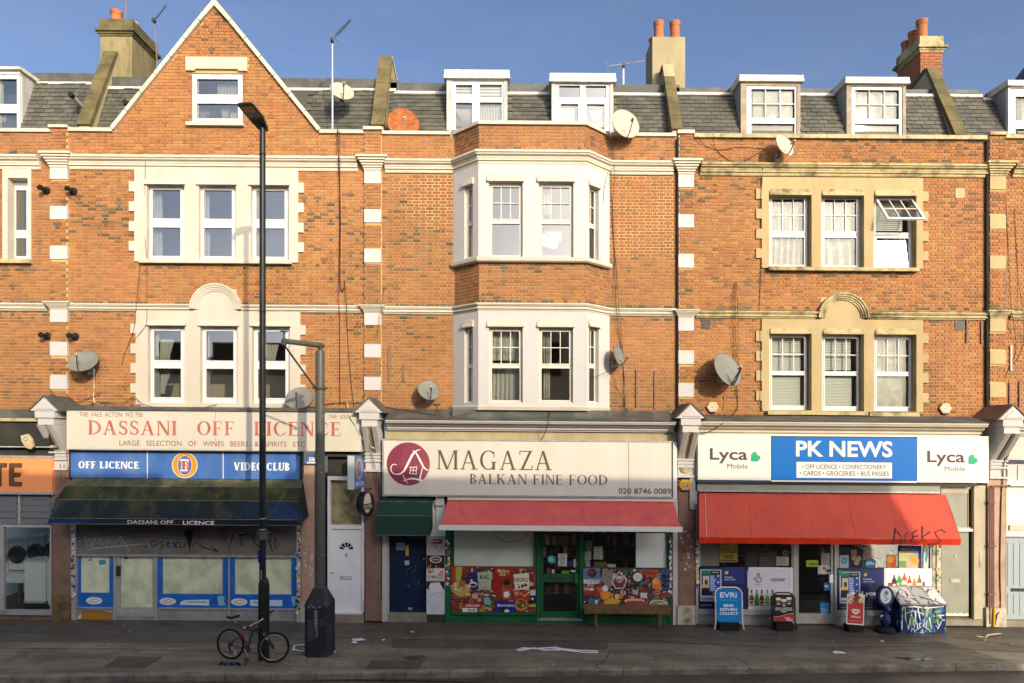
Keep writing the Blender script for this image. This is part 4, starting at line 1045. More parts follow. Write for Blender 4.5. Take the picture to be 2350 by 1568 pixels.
for i, o in enumerate(O1):
    a, b, v0, v1 = o
    drip(BP, F0, U(a+2), U(b-3), Vh(768), Vh(756), SW, 'stone_dirty', .05)
    window(BP, F0, R(a+1, b-9, v0+1, v1-1, wq), wq, [R(a+6, b-14, v0+9, 854, wq)+(3, 2), R(a+6, b-14, 861, v1-10, wq)+(1, 1)], vent=False)
obj('window_sill', MB().box(*RR(1760, 2103, 616, 624), WD-.3, SW+.10), 'stone_dirty', BP)
obj('window_sill', MB().box(*RR(1758, 1986, 945, 953), WD-.3, SW+.10), 'stone_dirty', BP)
obj('window_sill', MB().box(*RR(1990, 2103, 946, 955), WD-.3, SW+.10), 'stone_dirty', BP)
arch(BP, 1932, 731, 58, 738, 'stone_dirty', 'bath_stone')
cornice(BP, 1606, 2264, 380, 406, .2, 'stone_dirty'); cornice(BP, 1597, 1876, 717, 733, .12, 'stone_dirty', 'string_course'); cornice(BP, 1988, 2262, 717, 733, .12, 'stone_dirty', 'string_course')
x0, x1 = U(1592), U(2262); n = 11
for k in range(n):
    a = x0+(x1-x0)*k/n; obj('coping_stone', MB().box(a, a+(x1-x0)/n-.008, Vh(320), Vh(311), WD-.3, WD+.08), 'coping_stone', BP)
pilaster(BP, 1556, 1590, 312, 0, [(405.5, 435), (497, 527), (588, 619), (732.5, 763), (808, 839), (883, 914)], (375, 405), (716, 732), br)
obj('pier_coping', MB().box(*RR(1553, 1592, 305, 313), WD-.3, WD+.12), 'stucco_cream', BP)
obj('air_brick', MB().panel(*RR(1609, 1630, 735, 758), WD, WD+.012, [RR(1610.2+k*4, 1611.8+k*4, 738, 756) for k in range(5)]), 'dark_metal', BP)
obj('vent_grille', MB().box(*RR(2191, 2213, 734, 756), WD, WD+.012), 'lead_dark', BP)
obj('wall_patch', MB().box(*RR(2192, 2214, 430, 453), WD-.01, WD+.012), 'render_beige', BP)
soot(br, [(1556, 2268, 707, 717, .45), (1760, 2110, 624, 640, .3), (1556, 2268, 320, 330, .3), (1556, 2268, 733, 742, .25), (1556, 2268, 371, 381, .3), (1556, 1600, 330, 720, .12)])
br.build(BP, {'n': 'brick_orange', 'd': 'brick_dark'})
roof(BP, 1560, 2290, 306, 217, 204, [(ux(1700, -1), ux(1845, -1), 0, 9), (ux(1935, -1), ux(2085, -1), 0, 9)])
dormer(BP, 1695, 1842, 176, 310, 1.0, (1713, 1829, 198, 315), [(1722, 1824, 206, 275, 3, 2), (1722, 1824, 285, 313, 1, 1)], 'wood_grey', 'lead_side', cap_h=15, deep=1.9)
dormer(BP, 1938, 2084, 179, 312, 1.0, (1954, 2072, 198, 315), [(1960, 2063, 206, 275, 3, 2), (1959, 2063, 284, 313, 1, 1)], 'wood_grey', 'lead_side', cap_h=15, deep=1.9)
party_wall(BP, 4.33, 4.63, 13.2, 15.55, y1=1.85, zr=1)
chimney(BP, 4.12, 5.08, 2.15, 3.1, 12.5, 16.58, 'chimney_pale', pots=((4.36, 2.4, .145, .58, 'terracotta'), (4.84, 2.4, .145, .58, 'terracotta'), (4.30, 2.85, .13, .34, 'terracotta'), (4.76, 2.85, .13, .32, 'terracotta')))
# ================================================================== BUILDING R : house at the right edge
UC = 2370.0
BR = building('corner_brick_building', 'brick house with yellow stone pilaster at the right edge beside the downpipe', U(2370))
br = Bricks()
obj('wall', MB().panel(U(2268), U(2620), Vh(955), Vh(312), WD-.25, WD-.014, [RR(2400, 2500, 430, 600)]), 'mortar', BR)
br.fill(F0, U(2303), U(2620), Vh(952), Vh(321), WD, [RR(2400, 2500, 420, 600)])
cornice(BR, 2322, 2620, 382, 408, .2, 'stone_dirty'); cornice(BR, 2316, 2620, 717, 735, .12, 'stone_dirty', 'string_course')
for k in range(5): obj('coping_stone', MB().box(*RR(2304+k*62, 2365+k*62, 312, 320), WD-.3, WD+.08), 'coping_stone', BR)
pilaster(BR, 2268, 2303, 311, 0, [(407.5, 438), (497.4, 528), (589, 619), (732, 763), (807, 837), (882, 913)], (378, 407), (715, 732), br, 'bath_stone', 'stone_dirty')
obj('pier_coping', MB().box(*RR(2266, 2305, 307, 314), WD-.3, WD+.12), 'coping_stone', BR)
soot(br, [(2268, 2620, 707, 717, .4), (2268, 2620, 320, 330, .3)])
br.build(BR, {'n': 'brick_orange', 'd': 'brick_dark'})
roof(BR, 2240, 2700, 308, 228, 216, [(ux(2330, -1), ux(2480, -1), 0, 9)])
dormer(BR, 2309, 2470, 187, 315, 1.0, (2317, 2460, 203, 318), [(2327, 2450, 222, 279, 1, 1), (2327, 2450, 296, 318, 1, 1)], 'upvc', 'lead_side', cap_h=13, deep=1.9)
party_wall(BR, 12.03, 12.36, 13.1, 15.6, y1=2.0)
ch = chimney(BR, 12.1, 12.75, 2.35, 3.5, 12.5, 16.75, 'brick_red', cap=.9, pots=((12.27, 2.55, .15, .62, 'terracotta'), (12.27, 2.95, .15, .5, 'terracotta'), (12.27, 3.3, .15, .4, 'terracotta')))
cb = Bricks(); Fc = Fr((0, 2.35, 0)); cb.fill(Fc, 12.1, 12.75, 14.0, 16.3, .012)
mb = MB()
for (F, A, B, h0, h1, w_, z) in cb.b: mb.box(A, B, h0, h1, -.01, w_, F, back=False)
obj('chimney_brickwork', mb, 'brick_red', ch, kind='stuff')
dm = MB(); UC = 2370.0
Rr_ = 1.5; dm.lathe((17.3, 3.0, vz(215, -3)), (0, 0, 1), [(1.9, -.5), (1.85, .0), (1.6, .7), (1.2, 1.25), (.7, 1.6), (.1, 1.75)], 16)
obj('domed_turret_roof', dm, 'lead_dark', BR)
# the storeys' dark rooms behind the windows
UC = 1175.0
for B_, a, b in ((BL, -170, 118), (BD, 122, 836), (BM, 840, 1552), (BP, 1558, 2264), (BR, 2270, 2620)):
    obj('inner_wall', MB().panel(U(a)+.12, U(b)-.12, Vh(945), Vh(310), -3.3, -3.2, []), 'room', B_)
    obj('inner_side_wall', MB().box(U(a)+.02, U(a)+.12, Vh(945), Vh(320), -4.6, WD-.26), 'room', B_)
    obj('floor_slab', MB().box(U(a)+.13, U(b)-.13, Vh(700), Vh(650), -4.4, WD-.26), 'room', B_)
    obj('ceiling', MB().box(U(a)+.13, U(b)-.13, Vh(330), Vh(322), -4.5, WD-.26), 'room', B_)
    obj('floor', MB().box(U(a)+.13, U(b)-.13, Vh(960), Vh(948), -4.5, WD-.26), 'room_dark', B_)
# ================================================================== SHOP FRONTS
def lit(parent, name, m, u0, u1, v0, v1, d0, d1, **k): return bx(parent, name, m, u0, u1, v0, v1, d0, d1, **k)
def shop_pilaster(parent, u0, u1, vt, vb, m, pl, plm, d=.05):
    lit(parent, 'shop_pilaster', m, u0, u1, vt, vb, WD, d)
    lit(parent, 'plinth', plm, u0-2, u1+2, pl, vb+(0), WD, d+.05)
class Print:
    """flat print: coloured shapes laid a hair apart on one sheet"""
    def __init__(s, d): s.mb = MB(); s.d = d; s.k = 0
    def w(s): s.k += 1; return s.d+.0003+.000035*s.k
    def c(s, rgb): s.mb.cur = C(*rgb); return s
    def rect(s, u0, u1, v0, v1, rgb, rot=0.0):
        a0, a1, h0, h1 = R(u0, u1, v0, v1, s.d); ca, ch = (a0+a1)/2, (h0+h1)/2; w_ = s.w(); s.c(rgb)
        cs, sn = math.cos(rot), math.sin(rot)
        s.mb.poly([F0.P(ca+(a-ca)*cs-(h-ch)*sn, ch+(a-ca)*sn+(h-ch)*cs, w_) for a, h in ((a0, h0), (a1, h0), (a1, h1), (a0, h1))]); return s
    def ell(s, u, v, ru, rv, rgb, n=18):
        a, h = ux(u, s.d), vz(v, s.d); k = kk(s.d); s.c(rgb); s.mb.disc(a, h, ru*k, rv*k, s.w(), n=n); return s
    def poly(s, pts, rgb):
        s.c(rgb); P = [(ux(u, s.d), vz(v, s.d)) for u, v in pts]
        ar = sum(P[i][0]*P[(i+1) % len(P)][1]-P[(i+1) % len(P)][0]*P[i][1] for i in range(len(P)))
        if ar < 0: P = P[::-1]
        w_ = s.w(); s.mb.poly([F0.P(a, h, w_) for a, h in P]); return s
    def txt(s, t, u0, u1, v0, v1, rgb, off=0.01, slant=0): s.c(rgb); text_mb(s.mb, t, R(u0, u1, v0, v1, s.d), s.w(), off=off, slant=slant); return s
    def line(s, pts, wd, rgb):
        s.c(rgb); s.mb.ribbon([(ux(u, s.d), vz(v, s.d)) for u, v in pts], wd*kk(s.d) if not isinstance(wd, list) else [x*kk(s.d) for x in wd], s.w()); return s
    def greek(s, u0, u1, v0, v1, n, rgb):
        """lines of print too small to read"""
        for k in range(n):
            v = v0+(v1-v0)*(k+.3)/n; s.rect(u0+rnd.uniform(0, 1), u1-rnd.uniform(0, (u1-u0)*.35), v, v+(v1-v0)/n*.45, rgb)
        return s
    def build(s, name, parent=None, m='print', **k): return obj(name, s.mb, m, parent, **k)
def on_board(name, label, cat, u0, u1, v0, v1, d, fn, rgb=(230, 230, 225), thick=.006, m='print', group=None):
    """a printed sheet: its own thin board plus the print on it"""
    p = Print(d); p.mb.cur = C(*rgb); a0, a1, h0, h1 = R(u0, u1, v0, v1, d); p.mb.box(a0, a1, h0, h1, d-thick, d-.0004); p.k = 0
    fn(p); return p.build(name, None, m, label=label, cat=cat, group=group)
# ---------------------------------------------------------------- laundrette
UC = 60.0
lit(BL, 'shop_wall', 'pilaster_brown', -120, 119, 1404, 1423, -.1, .02)
lit(BL, 'window_ledge', 'stall_grey', -120, 119, 1402, 1412, .02, .10)
obj('shop_window_frame', MB().panel(*R(-120, 120, 1204, 1404, 0), -.06, .03, [R(-110, 0, 1210, 1400), R(10, 116, 1210, 1400)]), 'alu', BL)
obj('shop_window_pane', MB().poly([F0.P(a, h, -.02) for a, h in ((ux(-110), vz(1400)), (ux(0), vz(1400)), (ux(0), vz(1210)), (ux(-110), vz(1210)))]), 'glass_shop', BL)
obj('shop_window_pane', MB().poly([F0.P(a, h, -.02) for a, h in ((ux(10), vz(1400)), (ux(116), vz(1400)), (ux(116), vz(1210)), (ux(10), vz(1210)))]), 'glass_shop', BL)
for k in range(5):
    for u0, u1 in ((-110, 40), (47, 119)): obj('louvre', MB().prof(ux(u0), ux(u1), [(-.02, vz(1202-k*14.6)), (.045, vz(1202-k*14.6)), (.0, vz(1189-k*14.6))]), 'louvre', BL)
lit(BL, 'louvre_post', 'alu', 40.5, 46.5, 1132, 1203, -.05, .05)
lit(BL, 'fascia_box', 'zinc_black', -120, 112, 968, 1022, -.3, .36); lit(BL, 'fascia_shelf', 'stone_dirty', -120, 114, 960, 967, -.35, .45)
lit(BL, 'lead_flashing', 'lead_dark', -120, 112, 940, 960, -.36, .2)
lit(BL, 'fascia_rail', 'lead_pale', -120, 122, 1022, 1027, -.3, .30); lit(BL, 'fascia_panel', 'zinc_black', -120, 124, 1027, 1048, -.3, .12)
sg = thing('shop_sign', 'orange laundrette fascia sign with brown block letters T and E', 'sign', F0.P(ux(0), vz(1130), .15))
lit(sg, 'sign_board', 'sign_orange', -120, 120, 1051, 1129, .0, .15); lit(sg, 'sign_edge', 'alu', -120, 121, 1129.3, 1135, .0, .17); lit(sg, 'sign_edge', 'alu', -120, 121, 1046, 1050.6, .0, .17)
def L3(u0, u1, v0, v1, t=.05): return MB().box(*R(u0, u1, v0, v1, .15), .151, .15+t)
def blk(parent, rects, m='letter_brown'):
    mb = MB()
    for r in rects: mb.box(*R(*r, .15), .151, .19)
    obj('letter', mb, m, parent)
blk(sg, [(23, 33, 1063, 1115), (33.2, 51, 1063, 1072), (33.2, 48, 1085, 1093), (33.2, 51, 1106, 1115)])
blk(sg, [(-22, 16.5, 1063, 1072), (-7, 4, 1072.2, 1115)]); blk(sg, [(-66, -56, 1063, 1115), (-55.8, -32, 1063, 1072), (-55.8, -36, 1085, 1093), (-55.8, -32, 1106, 1115)])
ov = MB(); ov.smooth = True
pts = [(50, 1000), (66, 996), (75, 1008), (79, 1024), (73, 1031), (62, 1028), (52, 1013)]
ov = MB().prism([(ux(u, .38), vz(v, .38)) for u, v in pts[::-1]], .36, .42); al = thing('alarm_box', 'cream oval alarm box on the black fascia over the laundrette', 'alarm box', F0.P(ux(62), vz(1030), .36))
obj('cover', ov, 'pot_cream', al); p = Print(.425); p.ell(59, 1008, 5, 5, (40, 70, 140)); p.ell(59, 1008, 3.4, 3.4, (220, 220, 200)); p.line([(56.5, 1006), (61.5, 1010)], 1.2, (40, 70, 140)); p.build('badge', al)
# inside
obj('laundry_back_wall', MB().box(*R(-200, 125, 1200, 1440, -2.6), -2.7, -2.6), 'lx_white', BL); obj('laundry_floor', MB().box(ux(-130), ux(119), -.02, .02, -2.6, -.12), 'room_dark', BL)
obj('laundry_ceiling', MB().box(ux(-130), ux(119), vz(1196), vz(1190), -2.6, -.1), 'lx_white', BL); obj('laundry_side_wall', MB().box(ux(118), ux(121), 0, vz(1200), -2.6, -.12), 'lx_white', BL)
for k, (u, v) in enumerate(((-5, 1279), (38, 1273), (81, 1268), (120, 1263))):
    c = q(u, v, -1.7); t = thing('tumble_dryer', ['wall dryer with a black round door at the left edge of the laundrette window', 'wall dryer with a black round door left of the pale washing machine', 'wall dryer with a black round door right above the pale washing machine', 'wall dryer half hidden behind the right window frame of the laundrette'][k], 'tumble dryer', (c.x, 2.6, .9), 'tumble dryers along the laundrette wall')
    obj('cabinet', MB().box(c.x-.26, c.x+.26, c.z-.45, c.z+.45, -2.6, -1.75), 'lx_white', t)
    mb = MB().lathe((c.x, 1.75, c.z), (0, -1, 0), [(.21, 0), (.25, .02), (.25, .06), (.20, .08), (.17, .05), (.05, .03)], 24); obj('door', mb, 'black_paint', t)
for (u0, u1, v0, v1, d, l) in ((56, 105, 1288, 1380, -.45, 'pale grey boxy washing machine standing right of centre in the laundrette window'), (107, 124, 1284, 1384, -.5, 'narrow pale cabinet beside the washing machine in the laundrette window')):
    t = thing('washing_machine' if u0 < 60 else 'cabinet_unit', l, 'washing machine' if u0 < 60 else 'cabinet', q((u0+u1)/2, v1+20, d))
    a0, a1, h0, h1 = R(u0, u1, v0, v1, d); obj('casing', MB().box(a0, a1, h0, h1, d-.5, d), 'lx_white', t)
    obj('top', MB().box(a0-.01, a1+.01, h1, h1+.03, d-.5, d+.02), 'alu', t); obj('base_plinth', MB().box(a0-.03, a1+.02, 0.03, h0, d-.5, d-.02), 'rubber', t); obj('kick_rail', MB().box(a0-.02, a1, h0-.05, h0-.01, d-.02, d+.01), 'alu', t)
bt = thing('laundry_bench', 'pale bench along the laundrette wall below the dryers', 'bench', q(30, 1390, -1.4))
obj('seat', MB().box(*R(-60, 58, 1318, 1338, -1.4), -1.9, -1.4), 'lx_white', bt); obj('leg', MB().box(*R(-20, -14, 1338, 1400, -1.4), -1.5, -1.42), 'dark_metal', bt); obj('leg', MB().box(*R(40, 46, 1338, 1400, -1.4), -1.5, -1.42), 'dark_metal', bt)
# ---------------------------------------------------------------- off licence
UC = 480.0
shop_pilaster(BD, 121, 161, 1075, 1428, 'pilaster_brown', 1370, 'plinth_ochre')
lit(BD, 'pilaster_head', 'pilaster_pink', 121.5, 159.5, 1040, 1074.5, WD, .05)
lit(BD, 'shutter_rail', 'alu', 162, 174, 1205, 1426, -.1, .09)
# stickers down the rail and on the piers
def stickers(name, label, u0, u1, v0, v1, n, d, pal, group=None):
    p = Print(d)
    for k in range(n):
        u = rnd.uniform(u0, u1); v = v0+(v1-v0)*(k+rnd.random())/n; p.rect(u-rnd.uniform(1.2, 4), u+rnd.uniform(1.2, 4), v-rnd.uniform(1.5, 4), v+rnd.uniform(1.5, 4), rnd.choice(pal), rnd.uniform(-.25, .25))
    p.build(name, None, 'print_matt', label=label, cat='stickers', kind='stuff')
PAL = [(215, 215, 210), (190, 195, 190), (60, 80, 140), (205, 180, 60), (40, 40, 45), (170, 60, 50), (70, 140, 170), (225, 225, 220)]
stickers('stickers', 'ragged stickers down the metal shutter rail left of the off licence', 165, 171, 1215, 1378, 34, .092, PAL)
stickers('stickers', 'ragged stickers down the frame right of the off licence shutter', 681, 688, 1215, 1410, 34, .075, PAL)
stickers('stickers', 'torn white stickers on the brown pier between the off licence and the white door', 697, 718, 1255, 1320, 9, .056, [(205, 200, 190), (190, 185, 175)])
lit(BD, 'lead_flashing', 'lead_dark', 152, 818, 934.5, 943, WD, .40)
s1 = thing('shop_sign', 'cream fascia sign with red serif lettering over the off licence', 'sign', F0.P(ux(490), vz(1033), .33))
for a, b in ((153, 494), (495, 828)): lit(s1, 'sign_panel', 'sign_cream', a, b, 943, 1030, .0, .35)
lit(s1, 'sign_trim', 'cornice_cream', 152, 829, 1030.3, 1034, .0, .37); lit(s1, 'sign_trim', 'galv', 152, 829, 940, 942.6, .0, .365)
sd = .3515
write(s1, 'THE  VALE  ACTON  W3  7SB', 181.6, 327.7, 948.5, 958.5, sd, 'letter_maroon')
DS = dict(T=.18, t=.06, sf=.07, gap=.13)
write(s1, 'DASSANI', 202, 405.7, 967, 1000, sd, 'letter_red', DS); write(s1, 'OFF', 452.6, 538.4, 967, 999, sd, 'letter_red', DS); write(s1, 'LICENCE', 583, 782, 967, 999, sd, 'letter_red', DS)
write(s1, 'LARGE   SELECTION   OF   WINES   BEERS   &   SPIRITS   ETC', 274, 700, 1012.5, 1024.5, sd, 'letter_maroon')
write(s1, '749  0351', 754.4, 802.6, 950.5, 959, sd, 'letter_maroon')
s2 = thing('shop_sign', 'blue fascia sign with white OFF LICENCE and VIDEO CLUB lettering and a gold O', 'sign', F0.P(ux(425), vz(1098), .1))
for a, b in ((161, 337), (339, 511), (513, 688)): lit(s2, 'sign_panel', 'sign_blue', a, b, 1036, 1099, .0, .16)
lit(s2, 'sign_frame', 'black_paint', 158.5, 160.8, 1034.5, 1100, .0, .18); lit(s2, 'sign_frame', 'black_paint', 688.2, 692, 1034.5, 1100, .0, .18)
for u in (337.2, 511.2): lit(s2, 'panel_joint', 'letter_white', u, u+1.6, 1036, 1099, .0, .166)
BS = dict(T=.26, t=.10, sf=.06, gap=.09)
write(s2, 'OFF LICENCE', 180, 318.6, 1061, 1077, .1615, 'letter_white', BS); write(s2, 'VIDEO CLUB', 537, 665, 1061, 1079, .1615, 'letter_white', BS)
p = Print(.162); 
def oring(p, u, v, ru, rv, t1, t2, c):
    p.c(c); k = kk(p.d); a, h = ux(u, p.d), vz(v, p.d); n = 30; w_ = p.w()
    for i in range(n):
        q0, q1 = 2*math.pi*i/n, 2*math.pi*(i+1)/n
        p.mb.poly([F0.P(a+x*k*math.cos(t), h+y*k*math.sin(t), w_) for x, y, t in ((ru-t1, rv-t2, q0), (ru, rv, q0), (ru, rv, q1), (ru-t1, rv-t2, q1))])
oring(p, 424, 1068.5, 29.5, 29.5, 13.5, 7.5, (250, 230, 190)); oring(p, 424, 1068.5, 28, 28, 11, 5, (205, 145, 50))
p.rect(415, 433.5, 1054, 1083, (205, 95, 85)); 
p.build('gold_letter', s2)
write(s2, 'F', 414, 434.5, 1055, 1082, .1855, 'letter_white', dict(T=.34, t=.15, sf=.08, gap=.1)); write(s2, 'F', 416.5, 432, 1058, 1079, .1885, 'letter_red', dict(T=.30, t=.10, sf=.05, gap=.1))
# awning
def hood(parent, X0, X1, prof_, m, side=True, taper_=0.0):
    """prof_: (d,z) from wall top to lower lip"""
    n = len(prof_); xs = 14
    for k in range(n-1):
        (d0, z0), (d1, z1) = prof_[k], prof_[k+1]; mb = MB()
        for i in range(xs):
            a0 = X0+(X1-X0)*i/xs; a1 = X0+(X1-X0)*(i+1)/xs; sg_ = lambda a: .012*math.sin((a-X0)/(X1-X0)*math.pi*9)*(1 if k > 0 else .2)
            e0 = taper_*(1-(k/(n-1))); e1 = taper_*(1-((k+1)/(n-1)))
            f = lambda a, e: a+(e if a < (X0+X1)/2 else -e) if (i == 0 and a == X0) or (i == xs-1 and abs(a-X1) < 1e-6) else a
            mb.poly([F0.P(f(a0, e1), z1+sg_(a0)*.3, d1), F0.P(f(a1, e1), z1+sg_(a1)*.3, d1), F0.P(f(a1, e0), z0, d0), F0.P(f(a0, e0), z0, d0)])
        obj('awning_panel', mb, m[min(k, len(m)-1)] if isinstance(m, list) else m, parent)
        mbp = MB().tube([F0.P(X0+taper_*(1-((k+1)/(n-1))), z1, d1+.006), F0.P(X1-taper_*(1-((k+1)/(n-1))), z1, d1+.004)], .006, 5)
        if k < n-1: obj('seam', mbp, 'seam_old', parent)
    if side:
        for X, s_ in ((X0, 1), (X1, -1)):
            zt = prof_[0][1]; zb = min(z for d, z in prof_)
            pts = [(0.01, zt-.02)]+[(d, z) for d, z in prof_]+[(.02, zb+.1)]
            mb = MB(); n_ = len(prof_)
            hub = F0.P(X, zb+.12, .06)
            for k in range(n_-1):
                (d0, z0), (d1, z1) = prof_[k], prof_[k+1]; e0 = taper_*(1-k/(n_-1))*s_; e1 = taper_*(1-(k+1)/(n_-1))*s_
                tri = [hub, F0.P(X+e0, z0, d0), F0.P(X+e1, z1, d1)]
                mb.poly(tri)
            obj('awning_side', mb, m[-2] if isinstance(m, list) else m, parent)
aw = thing('awning', 'dark blue domed awning green with algae over the closed off licence', 'awning', F0.P(-8.3, vz(1206, .9), .1))
pr = [(.12, vz(1099, .12)), (.36, vz(1117, .36)), (.68, vz(1149, .68)), (.86, vz(1192, .86)), (.87, vz(1205, .87))]
hood(aw, -11.5, -5.28, pr, ['awning_algae', 'awning_moss', 'awning_lower', 'awning_lip'], taper_=.14)
write(aw, 'DASSANI OFF', 292.6, 398, 1195.5, 1204, .895, 'letter_faded', off=.012); write(aw, 'LICENCE', 420, 492, 1196, 1205, .895, 'letter_white', off=.012)
# shutter box, curtain of slats with graffiti
sh = thing('roller_shutter', 'half lowered grey roller shutter with graffiti under the blue awning', 'roller shutter', F0.P(ux(430), vz(1273), .04))
n = 16
for k in range(n):
    v0 = 1203+k*4.4; a0, a1, h0, h1 = R(174, 680, v0, v0+4.4, .05)
    obj('shutter_slat', MB().prof(a0, a1, [(.02, h0), (.035, h0+.004), (.052, (h0+h1)/2), (.035, h1-.004), (.02, h1)]), 'shutter', sh)
lit(sh, 'bottom_bar', 'galv', 174, 680, 1273.6, 1279, .015, .055)
g = Print(.0535)
def px1(x, y): return (x*.3325, 1046.4+y*.3325)
W_ = (165, 170, 180); K_ = (18, 18, 20)
for st in ([(585, 560), (600, 640), (640, 600), (632, 632)], [(600, 590), (660, 575), (640, 640), (690, 640)], [(690, 575), (700, 630), (745, 560), (735, 640)], [(740, 590), (800, 600), (760, 640), (840, 560), (830, 630)], [(600, 655), (990, 610)], [(840, 570), (895, 665)]):
    g.line([px1(x, y) for x, y in st], 2.0, W_)
for st in ([(1000, 635), (1012, 628)], [(1040, 600), (1070, 585), (1085, 610), (1050, 635), (1045, 600)], [(1130, 590), (1100, 605), (1130, 620), (1105, 640)], [(1150, 615), (1175, 600), (1160, 595), (1150, 620), (1175, 638)], [(1190, 595), (1225, 640)], [(1225, 595), (1195, 640)], [(1240, 595), (1245, 635), (1275, 630), (1280, 590)], [(1290, 560), (1310, 660), (1350, 590), (1400, 630), (1500, 660)], [(1460, 625), (1505, 660)], [(1545, 560), (1580, 640), (1610, 540)], [(1640, 590), (1645, 600)], [(1660, 545), (1670, 620)], [(1690, 540), (1640, 550), (1720, 535)], [(1735, 530), (1760, 600), (1800, 640)], [(1810, 560), (1830, 660)], [(1850, 560), (1880, 660)], [(1900, 560), (1900, 640), (1930, 600)]):
    g.line([px1(x, y) for x, y in st], 2.4, K_)
g.line([px1(990, 500), px1(1050, 545), px1(1130, 550), px1(1180, 520), px1(1240, 550)], 3, (110, 110, 115))
g.poly([px1(1265, 515), px1(1340, 515), px1(1310, 640)], K_)
g.build('graffiti', sh, 'print_matt')
# shopfront windows below
def shopwin(parent, u0, u1, v0, v1, fm, d=.0, inset=8, pm='paper_dirty', name='shop_window', bot=None):
    ft = MB().panel(*R(u0, u1, v0, v1, d), d-.06, d, [R(u0+inset, u1-inset, v0+inset*.3, (bot or v1-inset), d)])
    f = obj(name, ft, fm, parent)
    r = R(u0+inset-1, u1-inset+1, v0, (bot or v1-inset)+1, d-.03); obj('paper_backing', MB().box(*r, d-.05, d-.04), pm, f)
    obj('pane', MB().poly([F0.P(r[0], r[2], d-.02), F0.P(r[1], r[2], d-.02), F0.P(r[1], r[3], d-.02), F0.P(r[0], r[3], d-.02)]), 'glass_shop', f); return f
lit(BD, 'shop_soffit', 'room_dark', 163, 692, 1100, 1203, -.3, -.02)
shopwin(BD, 176, 259, 1265, 1396, 'frame_blue', bot=1363); shopwin(BD, 361, 522, 1265, 1396, 'frame_blue', bot=1364, inset=11); shopwin(BD, 527, 680, 1265, 1396, 'frame_blue', bot=1364, inset=11)
for u0, u1 in ((176, 259), (361, 522), (527, 680)):
    lit(BD, 'window_ledge', 'alu', u0, u1, 1396, 1399.5, -.06, .03); lit(BD, 'stall_riser', 'stall_grey', u0, u1, 1399.7, 1427, -.2, .0)
for u in (260, 355, 523): lit(BD, 'mullion', 'alu', u, u+(5 if u != 523 else 3.6), 1262, 1426, -.06, .03)
dr = obj('shop_door', MB().panel(*R(265.5, 354.5, 1266, 1420, -.01), -.06, -.01, [R(276, 350, 1272, 1396, -.01)]), 'alu', BD)
lit(dr, 'paper_backing', 'paper_dirty', 275, 351, 1271, 1397, -.06, -.05); lit(dr, 'letter_plate', 'lead_pale', 300, 324, 1401, 1408, -.01, .005)
obj('pane', MB().poly([F0.P(*p, -.03) for p in ((ux(275), vz(1397)), (ux(351), vz(1397)), (ux(351), vz(1271)), (ux(275), vz(1271)))]), 'glass_shop', dr); lit(dr, 'handle', 'zinc_black', 267, 275, 1301, 1324, -.01, .03)
lit(BD, 'door_sill', 'alu', 266, 355, 1410, 1416, -.06, .03); lit(BD, 'threshold', 'stall_grey', 266, 355, 1416.3, 1427, -.2, .02)
pp = Print(.002)
for (u, v, k) in ((216, 1381, 0), (385, 1381, 0), (549, 1381, 0)):
    pp.ell(u, v, 19, 8.5, (225, 225, 225)); pp.line([(u-12, v+2), (u-4, v-3), (u+5, v-4), (u+12, v+1)], 1.2, (120, 125, 150)); pp.rect(u-9, u+8, v+2.4, v+4, (190, 130, 110))
pp.poly([(412, 1389), (416, 1381), (425, 1378), (480, 1376), (480, 1390)], (215, 228, 232)); pp.rect(430, 474, 1380, 1384, (110, 190, 200)); pp.rect(574, 604, 1376, 1390, (205, 222, 232)); pp.rect(580, 600, 1380, 1384, (110, 180, 200)); pp.rect(612, 648, 1376, 1390, (200, 220, 230))
pp.poly([(502, 1390), (498, 1370), (506, 1366), (516, 1370), (514, 1380), (518, 1388)], (120, 190, 215)); pp.poly([(672, 1390), (668, 1370), (676, 1366), (684, 1370), (684, 1380), (688, 1388)], (120, 190, 215))
pp.build('window_stickers', None, label='pale ovals and blue stickers along the blue base of the off licence windows', cat='stickers')
p = Print(.003); p.poly([(178, 1424), (186, 1410), (205, 1406), (240, 1405), (256, 1412), (257, 1424)], (170, 120, 35)); p.poly([(177, 1418), (186, 1411), (186, 1422), (180, 1424)], (210, 210, 200)); p.line([(190, 1407), (230, 1404), (257, 1412)], 1.6, (25, 25, 25)); p.build('graffiti', BD, 'print_matt')
p = Print(-.036); 
for (u0, u1, v0, v1, c) in ((203, 212, 1285, 1290, (110, 160, 190)), (227, 243, 1287, 1298, (90, 150, 190)), (284, 294, 1275, 1285, (60, 110, 140)), (281, 292, 1286, 1297, (215, 215, 210))): p.rect(u0, u1, v0, v1, c, .1)
p.build('notices', BD, 'print_matt')
# pier, fascia and white door
shop_pilaster(BD, 692, 721, 1060, 1428, 'pilaster_pink', 1378, 'plinth', .04)
lit(BD, 'shop_side_frame', 'alu', 680.5, 690, 1205, 1427, -.1, .07)
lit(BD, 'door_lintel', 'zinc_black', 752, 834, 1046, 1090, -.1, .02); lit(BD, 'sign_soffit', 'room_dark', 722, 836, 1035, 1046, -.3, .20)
fw = obj('door_frame', MB().panel(*R(752, 836, 1090, 1402, -.02), -.15, -.0, [R(758, 829, 1100, 1203, 0), R(760, 830, 1212, 1402, 0)]), 'door_white', BD)
obj('transom_pane', MB().poly([F0.P(*p, -.06) for p in ((ux(757), vz(1204)), (ux(830), vz(1204)), (ux(830), vz(1099)), (ux(757), vz(1099)))]), 'glass_shop', BD); lit(BD, 'transom_curtain', 'stone_dirty', 757, 831, 1098, 1205, -.16, -.14)
wd_ = thing_child('front_door', BD, q(795, 1400, -.04)); a0, a1, h0, h1 = R(760.5, 829.5, 1212.5, 1401, -.04)
